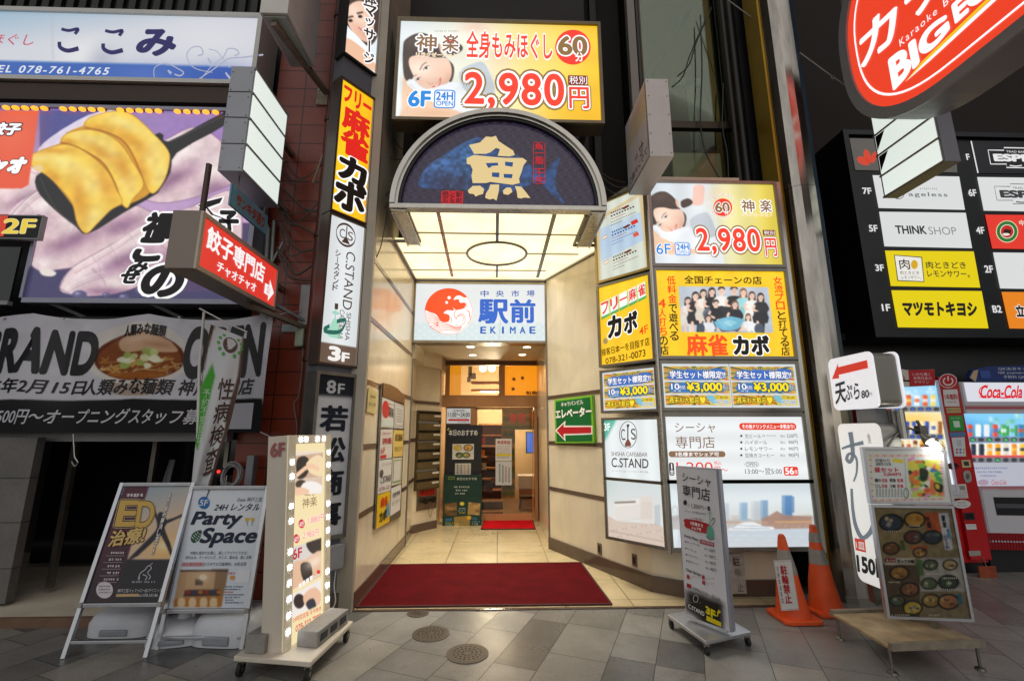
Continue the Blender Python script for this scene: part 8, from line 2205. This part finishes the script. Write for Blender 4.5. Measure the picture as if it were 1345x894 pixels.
# concrete blocks weighing the cart
CON = pbr("concrete",'#8d8a84',.8,0,.16,10,bump=.4)
def block(label,p,d1,d2,L,W,h,holes):
 t = thing("concrete_block",label,"concrete block",p)
 m = MB(); m.prism([p,p + d1 * L,p + d1 * L + d2 * W,p + d2 * W],(0,0,h)); o = m.build("block",CON,t,bevel=.006)
 for k in range(holes):
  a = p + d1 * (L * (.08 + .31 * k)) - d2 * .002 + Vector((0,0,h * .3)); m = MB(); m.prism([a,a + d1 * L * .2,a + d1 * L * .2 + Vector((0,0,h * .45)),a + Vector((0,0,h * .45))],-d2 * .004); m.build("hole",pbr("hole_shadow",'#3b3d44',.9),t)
block("grey hollow concrete block lying at the foot of the LED sign's bright face",onZ(414,853,.132) + u2 * .02,u2,-n2,.42,.15,.10,3)
p = onZ(343,862,.132); block("pale block wedged behind the LED sign on the wheeled board",p - u2 * .0 - n2 * .145 + u2 * .03,n2,u2,.14,.3,.11,0)
# --- white shisha sign on a wheeled base
t = thing("cart_sign","white two sided shisha price sign on a silver wheeled base","sign",(1.6,3.9,0))
TH3 = -56.4; t3 = R(TH3); u3 = Vector((math.cos(t3),math.sin(t3),0)); n3 = Vector((math.sin(t3),-math.cos(t3),0))
s = Sheet.yaw((1.49,3.89,.125 + 1.135),TH3,.355,1.12,None)
m = MB(); m.prism([s.W(p,-.06) for p in ((-.012,-.012),(s.w + .012,-.012),(s.w + .012,s.h + .012),(-.012,s.h + .012))],s.n * .058); m.build("panel",pbr("lilac_alu",'#aeb0bd',.35,.6,.06,5),t,bevel=.01)
c = rmap(s,s.canvas(40),cd1); c.rect(-90,-90,900,1900,'#dadbe2'); c.poly([(80,645),(260,712),(262,860),(86,750)],'#1b1716'); s.face(t,"face",.3); s.use(cd1)
s.text("シーシャ",(60,76,200,104,202,148,64,118),'#2a2422',.01,(),2); s.text("専門店",(62,134,196,156,198,218,66,188),'#2a2422',.01,(),2)
s.ell(76,222,9,13,'#2a2422',2); s.text("1,200円〜",(106,222,186,244,186,262,106,250),'#3a3430',.0,(),2); s.scribble(88,230,104,242,'#4a4440',2,2); s.text("・チャージ料 税込550円〜",(72,256,186,274,186,286,72,268),'#4a4440',.0,(),2)
s.text("シェア飲み放し!",(100,290,168,300,168,312,100,302),'#b03a3a',.0,(),2); s.poly([(76,300),(190,325),(190,376),(82,344),(74,322)],'#b0242c',2,2); s.text("3名様まで",(102,312,164,328,164,344,102,328),'#fff',.02,(),3); s.text("シェア可",(108,336,154,348,154,362,108,350),'#fff',.02,(),3)
s.poly([(186,340),(210,342),(216,392),(184,388)],'#5fae98',3,3); s.line([(196,268),(198,340)],5,'#8ab8ac',3); s.line([(190,240),(194,262)],10,'#2a2422',3); s.line([(186,270),(206,274)],4,'#8ab8ac',3); s.line([(205,336),(222,310),(214,296),(206,312)],3,'#3a4a48',3,4); s.line([(180,385),(200,402),(222,395)],4,'#3a4a48',3,4)
s.text("Drink Menu",(72,376,140,396,140,410,72,388),'#3a3430',.02,(),2); s.poly([(148,400),(218,418),(218,438),(148,420)],'#a83a4a',2); s.text("12000円飲放題",(152,404,214,420,214,432,152,416),'#f2dce0',.0,(),3)
for k,(nm,pr) in enumerate((("生ビール(アサヒ黒)","220円"),("ハイボール","90円"),("レモンサワー","90円"),("豆挽きコーヒー","90円"))):
 y = 408 + 31 * k; x = 76 + 2 * k; s.ell(x + 2,y + 5,3,4,'#3a3430',2); s.text(nm,(x + 8,y,x + (70,54,62,66)[k],y + 18,x + (70,54,62,66)[k],y + 30,x + 8,y + 12),'#4a4440',.0,(),2); s.text("税込",(170 + 2 * k,y + 34,186 + 2 * k,y + 38,186 + 2 * k,y + 48,170 + 2 * k,y + 44),'#4a4440',.0,(),2); s.text(pr,(192 + 2 * k,y + 36,222 + 2 * k,y + 44,222 + 2 * k,y + 62,192 + 2 * k,y + 54),'#4a4440',.0,(),2)
s.text("Other Service",(80,540,152,566,152,582,80,554),'#3a3430',.02,(),2)
for (x,y) in ((84,572),(160,600),(158,574)): s.poly([(x,y),(x + 14,y + 5),(x + 14,y + 25),(x,y + 19)],'#a83a44',2)
for k,(x,y) in enumerate(((102,580),(178,588),(178,612))): s.scribble(x,y,x + 50,y + 12,'#b04a54',k,2)
s.poly([(84,614),(106,622),(106,642),(84,634)],'#a8242c',2); s.text("OPEN 13:00〜翌5:00",(114,630,246,686,246,706,114,646),'#5a544e',.0,(),2)
s.line([(128 + 12 * math.cos(w),690 + 17 * math.sin(w)) for w in np.linspace(0,6.283,18,endpoint=False)],2,'#e6e2de',3,closed=True); s.text("C.STAND",(92,716,170,756,170,776,92,734),'#f2efec',.02,(),3); s.scribble(96,706,160,712,'#b8b2ac',2,3)
s.text("3F",(178,726,222,752,222,790,178,758),'#f0dc20',.05,(),3); s.line([(224,772),(236,776),(236,752),(246,756)],5,'#f0dc20',3); s.poly([(238,742),(252,756),(240,764)],'#f0dc20',3); s.poly([(180,772),(252,806),(252,828),(180,796)],'#e8d420',2)
s.letters(t)
bp_ = [onZ(876,806,.1),onZ(906,800,.1),onZ(987,829,.1),onZ(927,842,.1)]; bp_[1] = bp_[0] + bp_[2] - bp_[3]
m = MB(); m.plan([(p.x,p.y) for p in bp_],.075,.10); m.build("base_plate",ALU,t,bevel=.006)
cen = sum(bp_,Vector()) / 4
for q in bp_:
 p = q.lerp(cen,.1); m = MB(); m.tube([(p.x - .011,p.y,.03),(p.x + .011,p.y,.03)],.03,14); wl = m.build("castor",RUBBER,t,smooth=True)
 m = MB(); m.box((p.x - .018,p.y - .01,.05),(p.x + .018,p.y + .01,.076)); m.build("fork",STEEL_DARK,wl)
m = MB(); a = s.W((.03,s.h + .01),-.03); b = s.W((s.w - .03,s.h + .01),-.03); m.beam(a,b,.05,.03); m.build("foot_clamp",ALU,t)
# --- traffic cones and the no-parking notice
OR = pbr("orange_vinyl",'#d8501c',.5,0,.1,8,bump=.3,bscale=30); RF_ = pbr("reflective_grey",'#8d8880',.45,.2,.12,20)
def cone(label,px,py,h,lean,cuts):
 c0 = onZ(px,py); t = thing("traffic_cone",label,"traffic cone",c0,group="orange traffic cones")
 m = MB(Matrix.Translation(c0)); b = .162
 pts = [(b * sx,b * sy) for sx,sy in ((-1,-.8),(-.8,-1),(.8,-1),(1,-.8),(1,.8),(.8,1),(-.8,1),(-1,.8))]; m.plan(pts,.004,.035); m.build("base",OR,t,bevel=.006)
 def rad(z): return .112 * (1 - z / h) + .026
 def seg(z0,z1,mat,nm,e=0.0):
  m = MB(Matrix.Translation(c0)); n = 28; rows = 7; vs = []
  for j in range(rows + 1):
   z = z0 + (z1 - z0) * j / rows
   for i in range(n):
    a = 2 * math.pi * i / n; rr = rad(z) + e + .003 * math.sin(5 * a + 9 * z) + .002 * math.sin(3 * a - 23 * z)
    vs.append((rr * math.cos(a) + lean * z,rr * math.sin(a),z))
  m.add(vs,[(j * n + i,j * n + (i + 1) % n,(j + 1) * n + (i + 1) % n,(j + 1) * n + i) for j in range(rows) for i in range(n)]); m.build(nm,mat,t,smooth=True,fix=False)
 z = .035
 for (z1,k) in cuts: seg(z,z1,RF_ if k else OR,"reflective_band" if k else "body",.002 if k else 0); z = z1
 m = MB(Matrix.Translation(c0 + Vector((lean * h,0,h)))); m.lathe([(.028,-.004),(.02,.012),(.008,.016)],(0,0,0),16); m.build("tip",OR,t,smooth=True)
 return c0
c1 = cone("orange cone in front, with the red lettered no parking sheet hung on it",1043,812,.66,-.05,((.36,0),(.55,1),(.66,0)))
c2 = cone("orange cone with two grey reflective bands, standing behind the one with the sheet",1086,803,.71,-.05,((.40,0),(.52,1),(.58,0),(.66,1),(.71,0)))
t = thing("paper_notice","white sheet with red vertical characters forbidding bicycle parking, hung on the front cone","notice",c1)
s = Sheet(onY(1021,738,c1.y - .165),(1,.1,0),(.03,-.04,-1),.19,.40,None); s.use(cO)
a = s.q(562,497); b = s.q(664,702); s = Sheet(s.W(a),s.u,s.v,b[0] - a[0],b[1] - a[1],None)
s.face(t,"sheet",mat=pbr("laminated_paper",'#c9c5c1',.3,0,.05,9)); s.use(None); s.vtext("駐輪禁止",(.3,.1,.66,.86),'#b02a2c',.03,(),2); s.scribble(.08,.12,.2,.9,'#7a7674',3,2,vertical=True); s.line([(.03,.02),(.97,.02),(.97,.98),(.03,.98)],.012,'#b89a9a',1,closed=True); s.letters(t)
# faded sheet taped to the low wall
t = thing("paper_notice","crumpled faded sheet in plastic taped low on the stone wall behind the shisha cart sign","notice",onY(966,755,4.66))
s = Sheet.front(4.655,953,727,981,779,None); s.face(t,"sheet",mat=pbr("old_plastic_sleeve",'#a8a19a',.25,0,.2,14,bump=.6,bscale=24)); s.text("駐",(.35,.08,.75,.3),'#5a5450',.02,(),1); s.text("輪",(.4,.36,.75,.55),'#8a847e',.0,(),1); s.text("止",(.5,.74,.82,.94),'#5a5450',.0,(),1); s.letters(t)
# --- sushi sign, its cart and the two menu frames
t = thing("sushi_sign","tall white rounded sushi street sign with grey brush hiragana under a red arrow","lit sign",(3.0,3.8,.2))
XS = 3.04
def rsheet_poly(s,x0,y0,x1,y1,r,dz,depth,n=6):
 pts = []
 for cx2,cy2,a in ((x0 + r,y0 + r,180),(x1 - r,y0 + r,270),(x1 - r,y1 - r,0),(x0 + r,y1 - r,90)):
  for k in range(n + 1): w = R(a + 90 * k / n); pts.append(s.W((cx2 + r * math.cos(w),cy2 + r * math.sin(w)),dz))
 m = MB(); m.prism(pts,s.n * depth); return m
def xsheet(X,p_tl,p_br,lit,th=-90):
 a = onX(*p_tl,X); b = onX(*p_br,X); return Sheet((X,a.y,a.z),(0,-1,0),(0,0,-1),a.y - b.y,a.z - b.z,lit)
a = onX(1099.5,556,XS); zb = .33; yn = onX(1156,556,XS).y
s = Sheet((XS,a.y,a.z),(0,-1,0),(0,0,-1),a.y - yn,a.z - zb,.62)
rsheet_poly(s,0,0,s.w,s.h,.06,-.15,.147).build("cabinet",pbr("sign_aluminium",'#a7a59f',.35,.6,.08,4),t)
rsheet_poly(s,.004,.004,s.w - .004,s.h - .004,.058,-.002,.006).build("face",glow("sushi_face",'#e6e6e2',.62),t)
s.use(cR); GB = '#7b848d'
s.line([(166,568),(200,556),(240,546),(268,540)],(10,20),GB,2,5); s.line([(206,490),(214,540),(218,600),(205,630),(190,618),(196,596),(216,592),(236,620),(236,680),(222,722)],(22,8),GB,2,6)
s.line([(212,755),(218,850),(232,930),(262,985),(300,960),(325,900)],(12,26),GB,2,6)
s.text("魚",(284,496,306,545),'#5a5a58',.0,(),2); s.use(cS); s.poly([(222,232),(270,240),(276,300),(228,288)],'#d84a34',2); s.text("1皿",(228,248,268,254,270,288,232,278),'#f4e8e4',.02,(),3)
s.text("150円",(232,305,380,348,384,424,240,392),'#2c2c2e',.05,(),2); s.letters(t)
a = onX(1089.5,474,3.0); b = onX(1143,457,3.0); c_ = onX(1098.5,537,3.0)
s = Sheet((3.0,a.y,a.z),(0,-1,0),(0,0,-1),a.y - b.y,a.z - c_.z,.72)
rsheet_poly(s,0,0,s.w,s.h,.05,-.2,.198).build("arrow_cabinet",pbr("arrow_sign_grey",'#8e8a82',.4,.5,.08,4),t)
rsheet_poly(s,-.012,-.012,s.w + .012,s.h + .012,.055,-.006,.014).build("arrow_face",glow("arrow_face",'#e2e3e8',.72),t); rsheet_poly(s,-.012,-.012,s.w + .012,s.h + .012,.055,-.215,.02).build("arrow_back_face",glow("arrow_face",'#e2e3e8',.72),t)
s.use(cR); s.TL = s.TL + s.n * .006; s.poly([(120,242),(148,168),(150,186),(285,152),(290,190),(152,222),(154,238)],'#e0402c',2)
s.text("天",(134,268,182,252,186,348,138,358),'#2c3034',.03,(),2); s.text("ぷら",(178,272,248,258,250,334,184,340),'#2c3034',.02,(),2); s.text("80",(258,298,292,292,294,326,260,332),'#2c3034',.03,(),2); s.text("円",(294,306,308,304,308,322,295,324),'#3c4044',.0,(),2)
s.letters(t,"arrow_lettering"); zt_s = a.z
m = MB(); m.box((3.07,(a.y + b.y) / 2 - .1,1.45),(3.17,(a.y + b.y) / 2 + .1,c_.z - .01)); m.build("neck",GREY_PAINT,t)
m = MB(); m.box((3.06,yn + .06,.19),(3.14,yn + .12,.33)); m.box((3.06,onX(1099.5,556,XS).y - .12,.19),(3.14,onX(1099.5,556,XS).y - .06,.33)); m.build("foot_post",STEEL_DARK,t)
m = MB()
for k in range(7): y0 = yn - .012 + .0 * k; m.tube([(3.2,yn - .02 - .03 * k * 0 + .05 * k,1.50),(3.2,yn - .02 + .05 * k,1.72)],.028,8)
m.build("ribbed_cover",pbr("ribbed_aluminium",'#b4b4b2',.3,.8),t,smooth=True)
t = thing("sign_cart","low stained board cart with steel rails on short legs under the sushi sign","cart",(3.0,3.75,0))
cp = [onZ(1094,806,.17),onZ(1166,848,.17),onZ(1288,843,.17)]; cp.append(cp[0] + cp[2] - cp[1])
m = MB(); m.plan([(p.x,p.y) for p in cp],.155,.172); m.build("deck",pbr("stained_board",'#a58f6c',.6,0,.35,7),t)
m = MB(); m.beam(cp[1] + Vector((0,-.02,.005)),cp[2] + Vector((0,-.02,.005)),.03,.045); m.build("rail",RUSTY,t); m = MB(); m.beam(cp[0] + Vector((0,.02,.0)),cp[3] + Vector((0,.02,.0)),.03,.045); m.build("rail",RUSTY,t)
for q in cp:
 cen = sum(cp,Vector()) / 4; p = q.lerp(cen,.06); m = MB(); m.tube([(p.x,p.y,.15),(p.x,p.y,.02)],.009,8); m.lathe([(.03,.002),(.028,.012),(.01,.02)],(p.x,p.y,0),14); m.build("leg",STEEL_DARK,t)
for k,(nm,q,lb_) in enumerate((("bottom",(1147,666,1248,667,1275,812,1168,808),"large aluminium menu frame with dim photographs of seafood bowls, leaning on the cart"),("top",(1137,590,1237,590,1249,659,1143,658),"small bright menu frame with a colourful seafood photograph, lit by the clamp lamp"))):
 t = thing("menu_board",lb_,"menu board",onZ(1220,850))
 s = Sheet.yaw((2.79,3.52,1.03),-7.5,.55,.75,None) if k == 0 else Sheet.yaw((2.72,3.535,1.44),-7.0,.58,.4,None)
 P4 = [s.use(PX).q(*p) for p in ((q[0],q[1]),(q[2],q[3]),(q[4],q[5]),(q[6],q[7]))]
 x0 = (P4[0][0] + P4[3][0]) / 2; x1 = (P4[1][0] + P4[2][0]) / 2; y0 = (P4[0][1] + P4[1][1]) / 2; y1 = (P4[3][1] + P4[2][1]) / 2
 s = Sheet(s.W((x0,y0)),s.u,s.v,x1 - x0,y1 - y0,None); c = rmap(s,s.canvas(190),cb1)
 if k == 0:
  c.rect(0,0,900,1200,'#8a7a5a'); c.blob(200,450,200,160,'#a8905a',.6); c.rect(80,600,290,860,'#5a4a34'); c.rect(290,565,520,730,'#b0aca0')
  c.poly([(310,345),(390,345),(400,460),(330,460)],'#c85a2c',.9); c.poly([(380,348),(428,346),(452,525),(412,528)],'#d6d6da'); c.rect(245,505,330,525,'#c85a2c',.8)
  for (x,y,r_,ins) in ((150,395,62,['#3a4450','#a8a49a','#c8b08a','#5a6a7a']),(265,380,55,['#c8923a','#e0b860','#b87a2c']),(258,465,48,['#6a3a34','#8a8a80','#5a6048']),(352,465,50,['#3a4048','#7a8078','#5a6a60']),(150,520,44,['#7a4a2c','#a8784a','#5a5a34']),(290,540,36,['#a87a4a','#d8a050','#4a3a2c']),(342,600,38,['#5a6a4a','#a8b08a','#c8c0a0']),(438,600,38,['#b8a070','#d8c090','#5a4a34']),(335,692,42,['#5a6a4a','#8a9a6a','#d8d0b0']),(430,685,52,['#3a4a3a','#7a8a5a','#c8c8a8']),(345,775,48,['#a88a4a','#c8b070','#7a5a34']),(430,780,55,['#b0784a','#c8a070','#6a4a34']),(190,640,50,['#a8783a','#6a4a2c','#c8984a']),(240,720,50,['#8a5a3a','#b8885a','#5a3a2c']),(180,775,40,['#4a5a4a','#9aa07a','#6a5a44']),(255,810,50,['#d8b84a','#3a4450','#7a8a8a'])):
   bowl(c,x,y,r_,ins,'#191614')
  c.rect(120,566,265,600,'#cfc8b8',.9); c.rect(120,568,172,588,'#7a1a24')
  c.poly([(270,575),(300,575),(312,650),(280,655)],'#4a6a34',.9); c.poly([(190,480),(212,478),(220,528),(198,530)],'#4a5a2c'); c.poly([(470,742),(495,740),(500,790),(475,795)],'#3a6a7a')
  c.noise(5,.12,3); c.a *= .8
  s.face(t,"menu_face",.25); s.use(cb1)
  s.vtext("牡蠣",(318,362,346,420),'#2a1a14',.03,(),2)
  s.vtext("駅前",(394,358,420,418),'#14161c',.04,(),2); s.vtext("冬の",(418,422,442,470),'#2f7aa8',.04,(),2); s.vtext("おすすめ",(404,452,434,522),'#2a3a6a',.0,(),2); s.text("まっさか鍋",(178,572,262,592),'#14161c',.03,(),2); s.text("あったか",(124,572,168,584),'#e8d8c8',.0,(),2)
  for (x,y,w_) in ((112,432,90),(228,405,60),(135,680,60),(300,720,80),(150,840,90),(320,640,70),(400,715,80),(330,840,60),(400,660,70)): s.scribble(x,y,x + w_,y + 10,'#c9c4b4',int(x),2)
 else:
  c.rect(0,0,900,600,'#e6e6e2'); c.rect(40,95,215,285,'#e9ece8'); pq_ = [(228,92),(385,88),(412,268),(248,270)]; c.poly(pq_,'#cfe06a'); c.clip(pq_); rb = random.Random(6)
  c.blob(300,110,60,30,'#f0e04a',.9)
  for k2 in range(70):
   x = rb.uniform(238,405); y = rb.uniform(95,265); c.poly([(x - rb.uniform(8,26),y),(x,y - rb.uniform(6,18)),(x + rb.uniform(8,26),y),(x,y + rb.uniform(6,18))],rb.choice(['#f08a3a','#3aa86a','#f0d84a','#e85a4a','#2a7ac0','#f2efe6','#1d2a2a','#f2b0a0','#8ac84a']),.95,3)
  c.poly([(290,130),(330,140),(325,185),(295,190)],'#1d2a26',.9,3); c.poly([(240,160),(265,155),(260,190),(240,195)],'#f2873a',.9,3); c.poly([(340,190),(365,195),(370,250),(345,255)],'#f07a4a',.9,3); c.poly([(360,200),(400,210),(400,245),(370,240)],'#1f1f1f',.9,3); c.poly([(365,205),(385,210),(385,230),(370,228)],'#f0d84a',.9,3)
  c.clip(); c.poly([(160,80),(212,88),(206,105),(155,98)],'#f0dc3a')
  for j in range(30):
   f = j / 30; x = 48 + 355 * f; c.ell(x,68 - 2 * f,4,4,('#e84a4a','#f0d83a','#e88ac8')[j % 3]); c.ell(x + 14,286 - 8 * f,4,4,('#e88ac8','#e84a4a','#f0d83a')[j % 3])
  for j in range(14): c.ell(48 + j * .9,72 + 15 * j,4,4,('#f0d83a','#e84a4a')[j % 2]); c.ell(393 + 1.2 * j,66 + 15 * j,4,4,('#e84a4a','#e88ac8')[j % 2])
  for (x,y) in ((228,84),(246,232),(308,262)): c.poly([(x,y),(x + 34,y - 14),(x + 38,y - 2),(x + 4,y + 14)],'#e8a0c8')
  s.face(t,"menu_face",.35); s.use(cb1)
  s.text("月替わり",(70,82,142,100),'#222',.0,(),2); s.text("海鮮丼の定食",(72,100,150,116),'#222',.0,(),2); s.text("昼セット",(66,124,186,148),'#d83a4a',.03,(),2); s.text("2,000円",(110,150,196,166),'#d83a4a',.02,(),2)
  for j,(a_,b_2) in enumerate((("鯛の","刺身"),("うどん","小鉢"))):
   for i in range(2): s.text((a_,b_2)[i] if i else a_,(68 + 72 * i,178 + 28 * j,100 + 72 * i,196 + 28 * j),'#222',.02,(),2); s.text("定食",(102 + 74 * i,178 + 28 * j,132 + 78 * i,196 + 28 * j),'#d83a4a',.02,(),2)
  for j in range(9): s.scribble(74 + 15 * j,228,84 + 15 * j,268,'#3a3a3a',j,2,vertical=True)
  s.line([(222 + 12 * math.cos(w),250 + 24 * math.sin(w)) for w in np.linspace(0,6.283,20,endpoint=False)],3,'#3a9a5a',2,closed=True); s.line([(215,75),(226,280)],2,'#b8b8b8',1)
 s.letters(t); s.cabinet(t,.025,ALU,.018,.01)
 if k == 0: m = MB(); a = s.W((s.w * .62,s.h + .015),-.03); m.beam(a + Vector((0,.02,.35)),(a.x,a.y + .02,.175),.05,.03); m.build("stand_post",STEEL_DARK,t)
 else: m = MB(); a = s.W((s.w * .55,s.h - .1),-.045); m.beam(a,(a.x + .02,a.y + .01,.9),.03,.03); m.build("stand_post",STEEL_DARK,t)
 top_s = s
t = thing("clamp_lamp","bright caged clamp lamp over the small seafood menu frame","lamp",top_s.W((.4,0)))
pb = onY(1228,585,3.46); pr = onY(1205,566,3.6)
m = MB(); m.ball(pb,.034,14); m.build("bulb",glow("lamp_bulb",'#fdfdf2',4),t,smooth=True)
ax = (pr - pb).normalized(); m = MB(); m.tube([pb + ax * .03,pb + ax * .05,pb + ax * .13],[.05,.045,.02],16); m.build("shade",STEEL,t,smooth=True)
m = MB()
for k in range(8):
 w = 2 * math.pi * k / 8; e1 = ax.orthogonal().normalized(); e2 = ax.cross(e1); d = e1 * math.cos(w) + e2 * math.sin(w); m.tube([pb + ax * .05 + d * .05,pb + d * .055,pb - ax * .05 + d * .04,pb - ax * .065],.0022,5)
m.build("wire_cage",STEEL_DARK,t)
m = MB(); m.tube(spline([pr + ax * .0,onY(1190,562,3.6),onY(1176,572,3.58),onY(1166,585,3.56)],5,False),.009,8); m.build("gooseneck",STEEL_DARK,t,smooth=True)
m = MB(); p = onY(1210,567,3.6); m.box((p.x - .03,3.57,p.z - .02),(p.x + .03,3.63,p.z + .05)); m.tube([p + Vector((0,0,.04)),p + Vector((-.02,0,.09))],.012,8); m.build("clamp",STEEL_DARK,t,bevel=.006)
l = bpy.data.lights.new("lamp_light",'POINT'); l.energy = 2.2; l.shadow_soft_size = .036; l.color = (1,.99,.93); lo = bpy.data.objects.new("lamp_light",l); COL.objects.link(lo); lo.location = pb - ax * .045; lo.parent = t; lo.matrix_parent_inverse = wmat(t).inverted()
# cable coil and small red light in the dark doorway
t = thing("cable_coil","coil of white cable hanging on a post in the dark doorway behind the easels","cable",onY(305,625,4.66))
m = MB()
for k in range(7): c0 = onY(305 + rng.uniform(-3,3),624 + rng.uniform(-3,3),4.66 + .008 * k); r0 = .11 + rng.uniform(-.015,.015); m.tube([c0 + Vector((r0 * .75 * math.cos(w),.01 * math.sin(3 * w),r0 * math.sin(w))) for w in np.linspace(0,6.283,26)],.006,6,cap=False)
m.build("coil",pbr("white_cable",'#a5a6a8',.5),t,smooth=True)
t = thing("utility_box","grey utility box on the doorway post beside the cable coil","box",onY(322,650,4.6)); p = onY(313,700,4.62); q_ = onY(334,598,4.62)
m = MB(); m.box((p.x,4.62,p.z),(q_.x,4.70,q_.z)); m.build("case",pbr("box_alu",'#8b8d92',.4,.4),t,bevel=.006)
p = onY(287,619,5.2); t = thing("indicator_light","tiny red indicator light glowing in the dark doorway","lamp",p); m = MB(); m.ball(p,.014,10); m.build("led",glow("red_led",'#ff2018',6),t,smooth=True); m = MB(); m.box((p.x - .03,5.21,p.z - .05),(p.x + .03,5.59,p.z + .03)); m.build("housing",BLACK,t)
